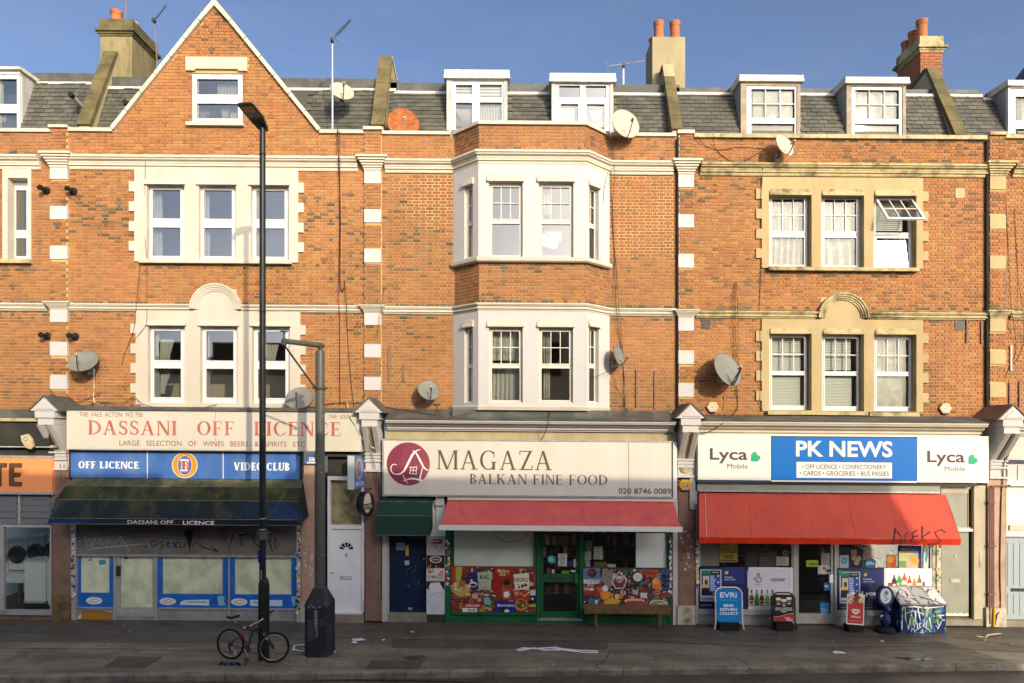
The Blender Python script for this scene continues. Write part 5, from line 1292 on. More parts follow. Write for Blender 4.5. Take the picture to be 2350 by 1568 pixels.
obj('door_leaf', MB().box(a0, a1, h0, h1, -.09, -.045), 'door_white', wd_)
for (u0, u1, v0, v1) in ((771, 788, 1275, 1314), (799, 818, 1275, 1314), (771, 788, 1336, 1375), (799, 818, 1336, 1375)):
    obj('raised_panel', MB().panel(*R(u0, u1, v0, v1, -.04), -.046, -.036, [R(u0+2, u1-2, v0+2, v1-2, -.04)]), 'door_white', wd_); obj('raised_panel', MB().taper(R(u0+3, u1-3, v0+3, v1-3, -.04), -.046, R(u0+5, u1-5, v0+5, v1-5, -.04), -.037), 'door_white', wd_)
cx, cz = ux(795, -.04), vz(1259, -.04); fan = MB(); P = F0.P
for k in range(5):
    t0, t1 = math.pi*(k+.12)/5, math.pi*(k+.88)/5; r0, r1 = .07, .18
    fan.poly([P(cx+r*math.cos(t), cz+r*math.sin(t), -.0385) for r, t in ((r0, t0), (r1, t0), (r1, (t0+t1)/2), (r1, t1), (r0, t1))])
obj('fanlight_pane', fan, 'black_paint', wd_)
mb = MB(); n = 16
for k in range(n):
    t0, t1 = math.pi*k/n, math.pi*(k+1)/n
    for ra, rb in ((.215, .19),): mb.poly([P(cx+ra*math.cos(t0), cz+ra*math.sin(t0), -.035), P(cx+ra*math.cos(t1), cz+ra*math.sin(t1), -.035), P(cx+rb*math.cos(t1), cz+rb*math.sin(t1), -.04), P(cx+rb*math.cos(t0), cz+rb*math.sin(t0), -.04)])
obj('fanlight_moulding', mb, 'door_white', wd_)
obj('letterbox', MB().panel(*R(781, 807, 1321, 1328, -.04), -.045, -.034, [R(783, 805, 1322.5, 1326.5, -.04)]), 'galv', wd_); obj('knocker', MB().tube([F0.P(cx, cz-.05-.04, -.03), F0.P(cx+.02, cz-.14, -.015), F0.P(cx, cz-.19, -.03), F0.P(cx-.02, cz-.14, -.015), F0.P(cx, cz-.09, -.03)], .008), 'galv', wd_)
obj('handle', MB().box(*R(760.5, 766, 1311, 1313.5, -.04), -.04, .02), 'galv', wd_); obj('lock', MB().lathe(F0.P(ux(811), vz(1298), -.04), (0, -1, 0), [(.014, 0), (.014, .02)], 8), 'galv', wd_)
lit(BD, 'door_sill', 'door_white', 756, 833, 1402.2, 1408.5, -.15, .02); lit(BD, 'doorstep', 'steel_step', 752, 835, 1409, 1428, -.2, .10)
console(BD, -11.77, 911, 120); UC = 480.0
# hanging signs by the P2 pier
t = thing('projecting_sign', 'blue double sided projecting sign with a gold O beside the cream sign', 'sign', q(828, 1122, .4), group=None)
Fp = Fr(Vector((-3.83, 0, 0)), Vector((.22, .97, 0)), (0, 0, 1), Vector((.97, -.22, 0)))
k1 = vz(1121, .35, 840); k2 = vz(1046, .35, 840)
obj('sign_box', MB().box(-.62, -.07, k1, k2, -.17, 0, Fp), 'sign_blue', t)
obj('light_face', MB().box(-.64, -.622, k1-.01, k2+.01, -.175, .004, Fp), 'lx_white', t)
mb = MB(); n = 24
for k in range(n):
    t0, t1 = 2*math.pi*k/n, 2*math.pi*(k+1)/n
    mb.poly([Fp.P(-.35+x*math.cos(tt), k1+.50+y*math.sin(tt), .004) for x, y, tt in ((.13, .21, t0), (.19, .27, t0), (.19, .27, t1), (.13, .21, t1))])
obj('gold_letter', mb, 'gold', t); mb = MB(); serif_mb(mb, 'F', (-.40, -.31, k1+.38, k1+.62), .006, T=.3, t=.12, F=Fp); obj('red_letter', mb, 'letter_red', t)
mb = MB(); text_mb(mb, 'VIDEO CLUB', (-.56, -.12, k1+.07, k1+.17), .006, Fp, .02); obj('lettering', mb, 'letter_white', t, kind='stuff')
t = thing('projecting_sign', 'black oval beer sign with a pale face hanging below the blue projecting sign', 'sign', q(845, 1182, .35))
cz = vz(1156, .3, 840); Fo = Fr(Vector((-3.70, -.32, cz)), Vector((.55, .83, 0)), (0, 0, 1), Vector((.83, -.55, 0)))
mb = MB().prism([(.24*math.cos(a), .31*math.sin(a)) for a in [2*math.pi*k/28 for k in range(28)]], -.16, 0, Fo); obj('sign_case', mb, 'black_paint', t)
mb = MB().disc(0, .02, .13, .26, .004, Fo); obj('oval_face', mb, 'stucco_cream', t); mb = MB().box(-.17, .17, -.14, .0, .0, .02, Fo); obj('name_band', mb, 'black_paint', t)
mb = MB(); text_mb(mb, 'HOLSTEN', (-.15, .15, -.12, -.02), .022, Fo, .02); obj('lettering', mb, 'stucco_cream', t, kind='stuff'); obj('bracket', MB().tube([Fo.P(0, .3, -.08), Fo.P(.0, .37, -.08), F0.P(-3.62, cz+.37, 0)], .015), 'black_paint', t)
t = thing('alarm_box', 'blue and white triangular alarm box with a C behind the grey post', 'alarm box', F0.P(ux(715, .04), vz(1062), .04))
tp = [(ux(u, .1), vz(v, .1)) for u, v in ((709, 1043), (698, 1063), (735, 1063), (724, 1043))]; obj('cover', MB().prism(tp[::-1][::-1] if False else [tp[1], tp[2], tp[3], tp[0]], .042, .12), 'sign_blue', t); p = Print(.125); p.rect(709.5, 722, 1048, 1057.5, (225, 230, 232)); p.rect(704, 727, 1059, 1062, (225, 230, 232)); p.txt('C', 712, 719.5, 1049, 1056.5, (30, 70, 150), .03); p.build('badge', t)
# ---------------------------------------------------------------- Balkan food shop
UC = 1215.0
# sloped lead, cornice, soffit
def shop_cornice(parent, u0, u1, vt, vb, m, p0=.40, lead=True, vl=None):
    a0, a1 = ux(u0, p0), ux(u1, p0); z1, z0 = vz(vt, p0), vz(vb, p0*.6)
    if lead:
        n = 6
        for k in range(n):
            b0 = a0+(a1-a0)*k/n; b1 = a0+(a1-a0)*(k+1)/n-.006; zl = vz(vl, -.33)
            obj('lead_sheet', MB().prof(b0, b1, [(-.36, zl-.3), (p0+.02, z1-.01), (p0+.03, z1+.015), (-.33, zl)]), 'lead_dark', parent)
    H = z1-z0; pr = [(-.3, z0), (.10, z0), (.10, z0+.12*H), (.16, z0+.16*H), (.16, z0+.3*H), (.24, z0+.42*H), (.27, z0+.5*H), (.27, z0+.58*H), (p0-.04, z0+.68*H), (p0-.02, z0+.8*H), (p0, z0+.84*H), (p0, z1), (-.3, z1)]
    n = 3
    for k in range(n): obj('shop_cornice', MB().prof(a0+(a1-a0)*k/n, a0+(a1-a0)*(k+1)/n-.004, pr), m, parent)
shop_cornice(BM, 884, 1553, 965, 990, 'stucco_white', .42, True, 941)
lit(BM, 'sign_soffit_board', 'render_beige', 884, 1553, 990.5, 1020, -.3, .02)
console(BM, -3.60, 915, 850); UC = 1215.0
s3 = thing('shop_sign', 'cream fascia sign with dark serif MAGAZA lettering and a maroon round logo', 'sign', F0.P(ux(1215), vz(1140), .1))
lit(s3, 'sign_panel', 'sign_white', 881, 1442, 1013, 1137.5, -.05, .22); lit(s3, 'sign_panel', 'sign_white', 1443, 1541, 1013, 1137.5, -.05, .2205)
lit(s3, 'sign_trim', 'galv', 879, 1544, 1138, 1141.5, -.05, .24); lit(s3, 'sign_trim', 'galv', 879, 1544, 1010, 1012.6, -.05, .24); lit(s3, 'sign_trim', 'galv', 877, 880.5, 1010, 1141.5, -.05, .235); lit(s3, 'sign_end', 'sign_new', 1545, 1554, 1012, 1142, -.05, .21)
MS = dict(T=.13, t=.05, sf=.06, gap=.12)
write(s3, 'MAGAZA', 1003.5, 1267, 1035, 1079, .2225, 'letter_dark', MS); write(s3, 'BALKAN FINE FOOD', 1078, 1394, 1089, 1112, .2225, 'letter_dark', dict(T=.15, t=.05, sf=.06, gap=.12))
write(s3, '020 8746 0089', 1419.5, 1540, 1118.5, 1132, .2225, 'letter_dark', off=.018)
p = Print(.2225); p.mb.disc(ux(937, .2225), vz(1067, .2225), 49.5*kk(.2225), 49.5*kk(.2225), .2222, n=48); lo_ = p.mb; obj('round_logo', lo_, 'logo_maroon', s3)
def lg(x, y): return ((x/7.127+840)/1.0894, (y/7.127+1120)/1.0894)
p = Print(.2235); Wt = (240, 228, 215)
for st, wd in (([(1085, 322), (1050, 308), (1005, 320), (975, 370), (985, 430), (1020, 475), (1080, 492), (1150, 480), (1210, 430), (1260, 340), (1310, 240), (1355, 150), (1400, 90), (1450, 60), (1510, 42)], [1.2, 1.5, 2, 2, 2, 2.2, 2.6, 3.4, 4, 4.6, 5, 5, 4.2, 2.2, 1]), ([(1360, 62), (1400, 80), (1440, 125), (1500, 240), (1560, 355), (1600, 395), (1655, 420)], [1, 2, 3.6, 4.4, 4, 3, 1.2]), ([(1548, 365), (1520, 450), (1500, 540), (1500, 620)], [1.4, 2.2, 3, 3.4]), ([(1200, 612), (1270, 578), (1350, 562), (1430, 572), (1540, 600)], [1, 2, 3.4, 3.6, 4]), ([(1192, 490), (1220, 560), (1278, 655)], [1, 2, 1]), ([(1318, 352), (1330, 410), (1310, 475)], 1.6), ([(1318, 355), (1380, 365), (1442, 352)], 1.6), ([(1440, 355), (1428, 420), (1432, 492)], 1.6), ([(1308, 474), (1370, 478), (1432, 490)], 1.6), ([(1380, 365), (1372, 478)], 1.4), ([(1330, 412), (1430, 420)], 1.4)):
    p.line([lg(*a) for a in st], wd, Wt)
p.build('logo_strokes', s3)
# small green hood over the blue door
ga = thing('awning', 'small dark green rounded awning over the blue door', 'awning', F0.P(ux(935), vz(1231), .1))
hood(ga, -3.42, -2.06, [(.06, vz(1142, .06)), (.36, vz(1153, .36)), (.54, vz(1186, .54)), (.58, vz(1231, .58))], 'awning_green')
UC = 1215.0; shop_pilaster(BM, 839, 875, 1082, 1428, 'pilaster_brown', 1380, 'pilaster_brown', .05)
lit(BM, 'door_post', 'stucco_white', 877, 888, 1142, 1430, -.1, .10)
lit(BM, 'door_post', 'stucco_white', 889, 892, 1235, 1428, -.1, .0)
dd = thing_child('blue_door', BM, q(935, 1412, -.12)); lit(dd, 'door_leaf', 'door_navy', 892, 978, 1150, 1410, -.2, -.13)
lit(dd, 'panel_moulding', 'door_navy', 903, 968, 1389, 1390.5, -.13, -.115); obj('panel_moulding', MB().panel(*R(902, 969, 1300, 1391, -.13), -.13, -.118, [R(904, 967, 1302, 1389, -.13)]), 'door_navy', dd); obj('panel_moulding', MB().panel(*R(902, 969, 1240, 1294, -.13), -.13, -.118, [R(904, 967, 1242, 1292, -.13)]), 'door_navy', dd)
p = Print(-.117); p.rect(909, 929, 1247.5, 1265, (130, 140, 165)); p.rect(931, 938, 1253.5, 1278, (190, 160, 60)); p.rect(929, 939, 1289, 1299, (170, 185, 200), .1); p.line([(937, 1397), (938, 1402), (940, 1396), (943, 1402), (946, 1397)], 2, (210, 210, 205))
for k in range(26): u = rnd.gauss(946, 9); v = rnd.uniform(1300, 1350); p.rect(u, u+rnd.uniform(.4, 1.8), v, v+rnd.uniform(.4, 1.8), (150, 170, 190))
p.build('notice', dd, 'print_matt'); lit(dd, 'knob', 'gold', 971, 974, 1283, 1287, -.13, -.1)
lit(BM, 'doorstep', 'steel_step', 891, 979, 1411, 1430, -.2, .02)
lit(BM, 'notice_pier', 'board_white', 978.5, 1021, 1150, 1412, -.1, .0); lit(BM, 'pier_base', 'zinc_black', 978.5, 1021, 1412.4, 1431, -.1, .0); lit(BM, 'pipe_boxing', 'board_grey', 1000, 1022, 1160, 1232, 0.002, .06)
lit(BM, 'awning_bracket', 'sign_white', 999, 1019, 1140, 1162, 0, .12)
def fl1(p):
    p.rect(994, 1014, 1239, 1250, (130, 45, 35)); p.txt('Alarm', 996, 1012, 1241, 1246, (225, 200, 190))
    p.rect(979, 1020, 1275, 1333, (215, 210, 205)); p.rect(979, 1020, 1276, 1306, (45, 20, 25)); p.ell(1000, 1286, 14, 8, (225, 220, 215)); p.ell(1000, 1286, 11, 6, (60, 30, 35)); p.txt('ROMANI', 992, 1008, 1284, 1288, (225, 220, 215))
    for k in range(14): p.ell(rnd.uniform(982, 1018), rnd.uniform(1298, 1318), rnd.uniform(1, 3), rnd.uniform(1, 3), rnd.choice([(200, 130, 60), (120, 40, 35), (220, 190, 140)]))
    p.txt('OLYMPIA', 981, 1003, 1322, 1330, (130, 30, 40), .03); p.greek(1004, 1018, 1315, 1331, 5, (90, 60, 60)); p.greek(981, 1000, 1306, 1318, 4, (90, 60, 60))
    p.rect(979, 1020, 1336, 1412, (200, 205, 212)); p.rect(979, 1020, 1336, 1354, (50, 25, 30)); p.poly([(988, 1340), (1008, 1338), (1016, 1352), (1010, 1366), (992, 1362), (984, 1350)], (215, 218, 222)); p.line([(986, 1370), (1000, 1360), (1016, 1364)], 1.5, (120, 150, 165)); p.line([(984, 1380), (988, 1396), (1000, 1400), (1010, 1392)], 1.0, (140, 140, 145))
    for k in range(12): a = rnd.uniform(980, 1012); b = rnd.uniform(1240, 1270); p.line([(a, b), (a+4, b-8), (a+6, b+2)], 1, (40, 40, 42))
on_board('flyers', 'torn concert flyers pasted down the narrow pier between the blue door and the grocer', 'poster', 978.5, 1021, 1232, 1412, .012, fl1, (170, 172, 172), .01)
# green shopfront
lit(BM, 'green_post', 'green_paint', 1022, 1034, 1225, 1432, -.1, .03); lit(BM, 'green_post', 'green_paint', 1536, 1543, 1225, 1432, -.1, .03)
stickers('stickers', 'stickers covering the upper part of the green post left of the grocer window', 1024, 1032, 1240, 1348, 30, .032, PAL)
stickers('stickers', 'stickers down the green post right of the grocer window', 1537, 1542, 1228, 1366, 30, .032, PAL)
lit(BM, 'stall_riser', 'green_paint', 1034.5, 1231, 1413, 1432, -.15, .0); lit(BM, 'green_sill', 'green_paint', 1034.5, 1231, 1406, 1412.5, -.15, .05)
lit(BM, 'stall_riser', 'green_paint', 1338, 1535.5, 1413, 1432, -.15, .0); lit(BM, 'green_sill', 'green_paint', 1338, 1535.5, 1406, 1412.5, -.15, .05)
def sw_(u0, u1, v0, v1, fm, parent, ins=4, d=-.02):
    f = obj('shop_window', MB().panel(*R(u0, u1, v0, v1, d), d-.06, d, [R(u0+ins, u1-ins, v0+ins, v1-ins, d)]), fm, parent); r = R(u0+ins, u1-ins, v0+ins, v1-ins, d-.03)
    obj('pane', MB().poly([F0.P(r[0], r[2], d-.03), F0.P(r[1], r[2], d-.03), F0.P(r[1], r[3], d-.03), F0.P(r[0], r[3], d-.03)]), 'glass_shop', f); return f
sw_(1035, 1230.5, 1160, 1405, 'green_paint', BM); sw_(1338, 1535.5, 1160, 1405, 'green_paint', BM)
lit(BM, 'window_board', 'board_grey', 1042, 1225, 1160, 1303, -.12, -.1); lit(BM, 'window_board', 'board_white', 1459.5, 1535, 1222, 1302, -.12, -.1)
def F_(rgb): return rgb
rr_ = random.Random(3)
def specks(p, u0, u1, v0, v1, n, pal):
    for k in range(n):
        u = rr_.uniform(u0+2, u1-2); v = rr_.uniform(v0+2, v1-2); c = rr_.choice(pal); f = rr_.uniform(.6, 1.25); c = tuple(min(255, int(x*f)) for x in c)
        t_ = rr_.random()
        if t_ < .4: p.rect(u-rr_.uniform(.5, 2.5), u+rr_.uniform(.5, 2.5), v-rr_.uniform(.3, 1.2), v+rr_.uniform(.3, 1.2), c)
        elif t_ < .7: p.ell(u, v, rr_.uniform(.5, 1.8), rr_.uniform(.5, 1.8), c, 8)
        else: p.line([(u-2, v+rr_.uniform(-1.5, 1.5)), (u, v), (u+2, v+rr_.uniform(-1.5, 1.5))], rr_.uniform(.3, .9), c)
def clutter(p, u0, u1, v0, v1, n, pal, smin=4, smax=18):
    for k in range(n):
        a, b = rr_.uniform(smin, smax), rr_.uniform(smin, smax); u = rr_.uniform(u0+a/2, u1-a/2); v = rr_.uniform(v0+b/2, v1-b/2); c = rr_.choice(pal)
        if rr_.random() < .4: p.ell(u, v, a/2, b/2, c, 12)
        else: p.rect(u-a*.45, u+a*.45, v-b*.45, v+b*.45, c) if min(u-u0, u1-u, v-v0, v1-v) < max(a, b)*.7 else p.rect(u-a*.45, u+a*.45, v-b*.45, v+b*.45, c, rr_.uniform(-.5, .5))
FP = [(150, 40, 32), (170, 55, 40), (120, 30, 26), (205, 180, 130), (60, 30, 25), (190, 140, 60), (30, 40, 90), (215, 205, 185), (90, 45, 35), (40, 70, 45), (160, 90, 45), (225, 215, 200)]
def poster1(p):
    clutter(p, 1036, 1229, 1301, 1406, 190, FP, 4, 17); specks(p, 1036, 1229, 1301, 1406, 520, FP)
    p.rect(1036, 1047, 1302, 1338, (165, 60, 45)); p.poly([(1046, 1302), (1062, 1302), (1057, 1338), (1046, 1338)], (170, 165, 70))
    for k in range(16):
        t = math.pi*(k+.5)/16; p.poly([(1058, 1338), (1058+24*math.cos(t-.05), 1338+26*math.sin(t-.05)+6), (1058+24*math.cos(t+.05), 1338+26*math.sin(t+.05)+6)], (235, 215, 120)) if k % 1 == 0 else None
    p.rect(1053, 1067, 1333, 1349, (165, 110, 60)); p.txt('VOCI', 1055, 1066, 1340, 1346, (110, 40, 30))
    p.poly([(1073, 1315), (1095, 1312), (1099, 1353), (1080, 1354)], (25, 35, 95)); p.ell(1086, 1342, 9, 6, (225, 228, 235)); p.ell(1086, 1343, 7, 3.5, (25, 35, 95)); p.ell(1082, 1333, 3, 3, (210, 200, 190))
    p.poly([(1095, 1314), (1129, 1312), (1127, 1353), (1099, 1354)], (165, 185, 160)); p.txt('KI-KI', 1102, 1122, 1321, 1330, (25, 25, 25), .03); p.greek(1101, 1124, 1334, 1350, 4, (200, 140, 120))
    p.rect(1131, 1177, 1302, 1365, (150, 38, 32)); p.txt('Medeno', 1141, 1169, 1306, 1314, (235, 215, 150), .01, .3); p.txt('srce', 1146, 1160, 1315, 1322, (235, 215, 150), .01, .3)
    p.rect(1152, 1174, 1338, 1378, (140, 70, 40)); p.ell(1163, 1336, 9, 7, (40, 22, 18)); p.rect(1152, 1173, 1352, 1374, (165, 85, 50)); p.poly([(1155, 1364), (1158, 1358), (1167, 1358), (1170, 1364), (1166, 1371), (1158, 1371)], (225, 228, 230))
    p.poly([(1178, 1318), (1214, 1314), (1214, 1352), (1182, 1354)], (222, 215, 200)); p.txt('NEGRO', 1181, 1212, 1326, 1335, (110, 30, 30), .02); clutter(p, 1184, 1212, 1338, 1350, 10, [(30, 25, 22), (60, 50, 40)], 3, 7)
    p.rect(1178, 1216, 1355, 1378, (165, 50, 38)); p.greek(1180, 1192, 1357, 1366, 4, (225, 215, 190)); p.line([(1194, 1360), (1203, 1368), (1216, 1358)], 3, (225, 185, 90))
    p.poly([(1137, 1378), (1184, 1381), (1183, 1406), (1136, 1404)], (20, 40, 130)); p.txt('Munchmallow', 1141, 1180, 1386, 1392, (225, 225, 235), .02, .2); p.ell(1154, 1398, 6, 4, (35, 22, 20)); p.ell(1163, 1402, 6, 3.5, (225, 215, 205))
    p.poly([(1062, 1386), (1104, 1384), (1106, 1396), (1062, 1396)], (170, 40, 40)); p.txt('EUROCREM', 1069, 1100, 1388, 1393, (240, 225, 215), .02); p.rect(1061, 1095, 1396, 1406, (225, 225, 222)); p.txt('BLOK', 1074, 1092, 1398.5, 1404, (30, 30, 30), .03)
    p.txt('Napolitanke', 1088, 1113, 1361, 1367, (230, 205, 190), .01, .2); p.rect(1108, 1133, 1368, 1390, (20, 85, 70)); p.greek(1110, 1131, 1371, 1388, 4, (200, 225, 215)); p.ell(1124, 1392, 5, 4, (50, 150, 60))
    p.ell(1196, 1388, 15, 14, (195, 130, 60)); p.ell(1196, 1386, 11, 10, (60, 80, 35)); clutter(p, 1188, 1205, 1378, 1396, 10, [(150, 40, 30), (210, 170, 80), (120, 70, 40)], 3, 6)
    p.rect(1212, 1229, 1384, 1392, (95, 40, 90)); p.txt('rucki', 1213, 1229, 1385, 1392, (235, 215, 60), .03); specks(p, 1036, 1229, 1301, 1406, 170, FP); p.rect(1217, 1229, 1353, 1366, (190, 195, 205)); p.rect(1216, 1229, 1366, 1382, (15, 15, 25)); p.ell(1222, 1374, 3, 3, (210, 210, 215))
on_board('window_poster', 'collage poster of red and white sweets packets filling the lower left grocer window', 'poster', 1035.5, 1229.5, 1300.5, 1406, .018, poster1, (120, 50, 40), .012)
FP2 = [(130, 40, 36), (60, 60, 65), (190, 190, 195), (40, 70, 120), (215, 160, 60), (200, 120, 60), (25, 25, 30), (90, 130, 165), (160, 60, 50), (220, 210, 195), (70, 50, 45), (60, 110, 60)]
def c5(x, y): return ((x/6.031+1440)/1.0894, (y/6.031+1320)/1.0894)
def poster2(p):
    clutter(p, 1339, 1535, 1302, 1405, 190, FP2, 4, 16); specks(p, 1339, 1535, 1302, 1405, 520, FP2)
    a = lambda x, y: c5(x, y)
    p.poly([a(105, 600), a(360, 590), a(350, 840), a(105, 830)], (90, 120, 140)); p.ell(*a(240, 670), 11, 10, (60, 30, 28)); p.ell(*a(225, 660), 7, 4, (110, 60, 60)); p.rect(*[a(115, 0)[0], a(340, 0)[0], a(0, 770)[1], a(0, 830)[1]], (215, 222, 225)); p.txt('CEVAPCICI', a(130, 0)[0], a(330, 0)[0], a(0, 778)[1], a(0, 818)[1], (50, 100, 150), .02)
    p.poly([a(370, 780), a(400, 640), a(560, 610), a(560, 700), a(510, 900)], (130, 122, 118)); p.poly([a(650, 635), a(770, 770), a(720, 905), a(590, 905), a(530, 800)], (205, 205, 200)); p.poly([a(650, 655), a(750, 775), a(708, 890), a(600, 890), a(550, 800)], (120, 45, 60)); p.ell(*a(655, 760), 9, 8, (200, 200, 190)); p.txt('SMOKI', a(600, 0)[0], a(720, 0)[0], a(0, 750)[1], a(0, 800)[1], (120, 40, 50), .03)
    p.ell(*a(920, 730), 16, 15, (70, 50, 36)); p.ell(*a(930, 725), 11, 10, (205, 208, 205)); p.txt('Cl', a(915, 0)[0], a(945, 0)[0], a(0, 705)[1], a(0, 745)[1], (110, 120, 125)); p.poly([a(1000, 610), a(1250, 620), a(1200, 750), a(960, 660)], (190, 100, 50)); p.poly([a(1010, 620), a(1230, 640), a(1190, 730), a(980, 665)], (155, 60, 35))
    p.ell(*a(1215, 830), 11, 13, (215, 110, 55)); p.ell(*a(1200, 790), 8, 7, (225, 170, 80)); p.rect(a(1290, 0)[0], a(1410, 0)[0], a(0, 600)[1], a(0, 910)[1], (35, 80, 130))
    for k in range(20): p.ell(*a(rr_.uniform(1300, 1400), rr_.uniform(680, 900)), 2.6, 2.6, rr_.choice([(20, 20, 35), (35, 35, 60), (15, 15, 25)]))
    p.rect(a(110, 0)[0], a(340, 0)[0], a(0, 870)[1], a(0, 1000)[1], (150, 50, 40)); p.txt('PLAZMA', a(120, 0)[0], a(200, 0)[0], a(0, 890)[1], a(0, 930)[1], (230, 210, 200), .02); p.ell(*a(235, 915), 5, 3.5, (220, 215, 210))
    p.ell(*a(440, 1000), 12, 11, (225, 140, 50)); p.ell(*a(440, 900), 7, 7, (220, 225, 215)); p.rect(a(190, 0)[0], a(290, 0)[0], a(0, 1065)[1], a(0, 1180)[1], (50, 110, 165)); p.poly([a(420, 1080), a(600, 1050), a(680, 1090), a(560, 1180), a(430, 1180)], (205, 160, 50)); p.ell(*a(480, 1165), 7, 4, (190, 110, 50))
    p.rect(a(720, 0)[0], a(1085, 0)[0], a(0, 1000)[1], a(0, 1190)[1], (125, 32, 38)); p.ell(*a(880, 1085), 24, 5.5, (215, 180, 140)); p.ell(*a(900, 1115), 25, 5, (165, 60, 60)); p.txt('EUROVAFEL', a(735, 0)[0], a(1010, 0)[0], a(0, 1150)[1], a(0, 1190)[1], (230, 222, 215), .03); p.txt('ice', a(825, 0)[0], a(880, 0)[0], a(0, 1010)[1], a(0, 1045)[1], (230, 225, 222), .02)
    p.rect(a(970, 0)[0], a(1070, 0)[0], a(0, 915)[1], a(0, 1045)[1], (200, 205, 205)); p.rect(a(970, 0)[0], a(1070, 0)[0], a(0, 900)[1], a(0, 960)[1], (140, 40, 36)); p.ell(*a(1235, 1130), 20, 10, (210, 215, 205)); p.ell(*a(1235, 1130), 17, 8, (150, 140, 105)); p.rect(a(1230, 0)[0], a(1320, 0)[0], a(0, 1110)[1], a(0, 1150)[1], (190, 190, 185)); p.line([a(1110, 1100), a(1180, 1040), a(1290, 1030)], 2.5, (90, 150, 110))
    specks(p, 1339, 1535, 1302, 1405, 170, FP2)
    p.ell(*a(1350, 990), 14, 6, (140, 60, 65)); p.ell(*a(620, 1020), 6, 6, (220, 190, 130)); p.ell(*a(670, 1020), 5, 6, (200, 120, 60))
on_board('window_poster', 'collage poster of frozen food and fruit packets in the grocer window behind the bench', 'poster', 1338.5, 1535.5, 1301, 1405.5, .018, poster2, (60, 50, 55), .012)
p = Print(-.085)
for (x0, x1, y0, y1, c) in ((145, 240, 190, 330, (110, 112, 108)), (135, 232, 345, 475, (160, 162, 152)), (143, 210, 485, 578, (160, 162, 155)), (265, 403, 275, 468, (175, 180, 175)), (475, 597, 537, 590, (180, 180, 170)), (275, 460, 505, 582, (95, 95, 45))):
    u0, v0 = c5(x0, y0); u1, v1 = c5(x1, y1); p.rect(u0, u1, v0, v1, c); p.greek(u0+1, u1-1, v0+2, v1-2, 7, tuple(int(k*.75) for k in c))
p.build('notices', None, 'print_matt', label='sheets of paper taped inside the grocer window right of the green door', cat='notices')
# interior shelves with goods
def shelf_unit(label, X0, X1, y, z0, z1, n, pal, dens=9):
    t = thing('shop_shelving', label, 'shelving', (X0, y, z0)); mb = MB()
    for k in range(n+1):
        z = z0+(z1-z0)*k/n; obj('shelf', MB().box(X0, X1, z-.012, z, -y-.15, -y+.15), 'stall_grey', t)
    for k in range(n):
        z = z0+(z1-z0)*k/n; x = X0+.02; h_ = (z1-z0)/n
        while x < X1-.1:
            ww = rnd.uniform(.06, .16); mb.cur = C(*rnd.choice(pal)); mb.box(x, x+ww*.9, z+.002, z+h_*rnd.uniform(.5, .85), -y-.1, -y+.12); x += ww
    obj('goods', mb, 'print_matt', t, kind='stuff'); return t
GP = [(150, 130, 60), (120, 60, 40), (90, 100, 60), (170, 160, 120), (60, 60, 70), (140, 90, 40), (190, 180, 150), (110, 30, 30)]
shelf_unit('stocked shelves seen through the glass of the green door', -.6+1.0, 2.1, 2.4, .2, 2.7, 7, GP); shelf_unit('stocked shelves deep inside the grocer right of its door', 2.2, 4.0, 3.2, .2, 2.7, 6, GP)
for B_, u0, u1, dz in ((BM, 880, 1550, 0), (BP, 1602, 2140, 0), (BD, 165, 690, 0)):
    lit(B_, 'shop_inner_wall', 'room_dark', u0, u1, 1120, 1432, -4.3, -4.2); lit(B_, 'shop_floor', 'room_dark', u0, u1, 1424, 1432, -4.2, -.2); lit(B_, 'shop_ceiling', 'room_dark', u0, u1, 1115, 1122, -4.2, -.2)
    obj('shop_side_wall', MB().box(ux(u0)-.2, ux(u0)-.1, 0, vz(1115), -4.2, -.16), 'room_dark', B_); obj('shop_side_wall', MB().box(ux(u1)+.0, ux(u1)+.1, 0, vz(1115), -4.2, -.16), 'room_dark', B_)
gd_ = obj('shop_door', MB().panel(*R(1240, 1330, 1222, 1424, -.10), -.15, -.10, [R(1247, 1323, 1224, 1317, -.1), R(1247, 1323, 1336, 1403, -.1)]), 'green_paint', BM)
lit(BM, 'door_frame', 'green_paint', 1231.5, 1239.5, 1160, 1430, -.15, .0); lit(BM, 'door_frame', 'green_paint', 1330.5, 1337.5, 1160, 1430, -.15, .0); lit(BM, 'threshold', 'galv', 1232, 1337, 1421, 1424, -.15, .04); lit(BM, 'doorstep', 'green_paint', 1232, 1337, 1424.3, 1432, -.15, .02); lit(BM, 'door_head', 'green_paint', 1240, 1330, 1160, 1222, -.15, -.08)
for v0, v1 in ((1224, 1317), (1336, 1403)): r = R(1247, 1323, v0, v1, -.12); obj('pane', MB().poly([F0.P(r[0], r[2], -.12), F0.P(r[1], r[2], -.12), F0.P(r[1], r[3], -.12), F0.P(r[0], r[3], -.12)]), 'glass_shop', gd_)
lit(gd_, 'lock_box', 'green_bright', 1319, 1330, 1316, 1339, -.1, -.05); lit(gd_, 'push_bar', 'dark_metal', 1267, 1295, 1324, 1329, -.1, -.06); lit(gd_, 'handle', 'galv', 1324, 1326, 1289, 1296, -.1, -.07)
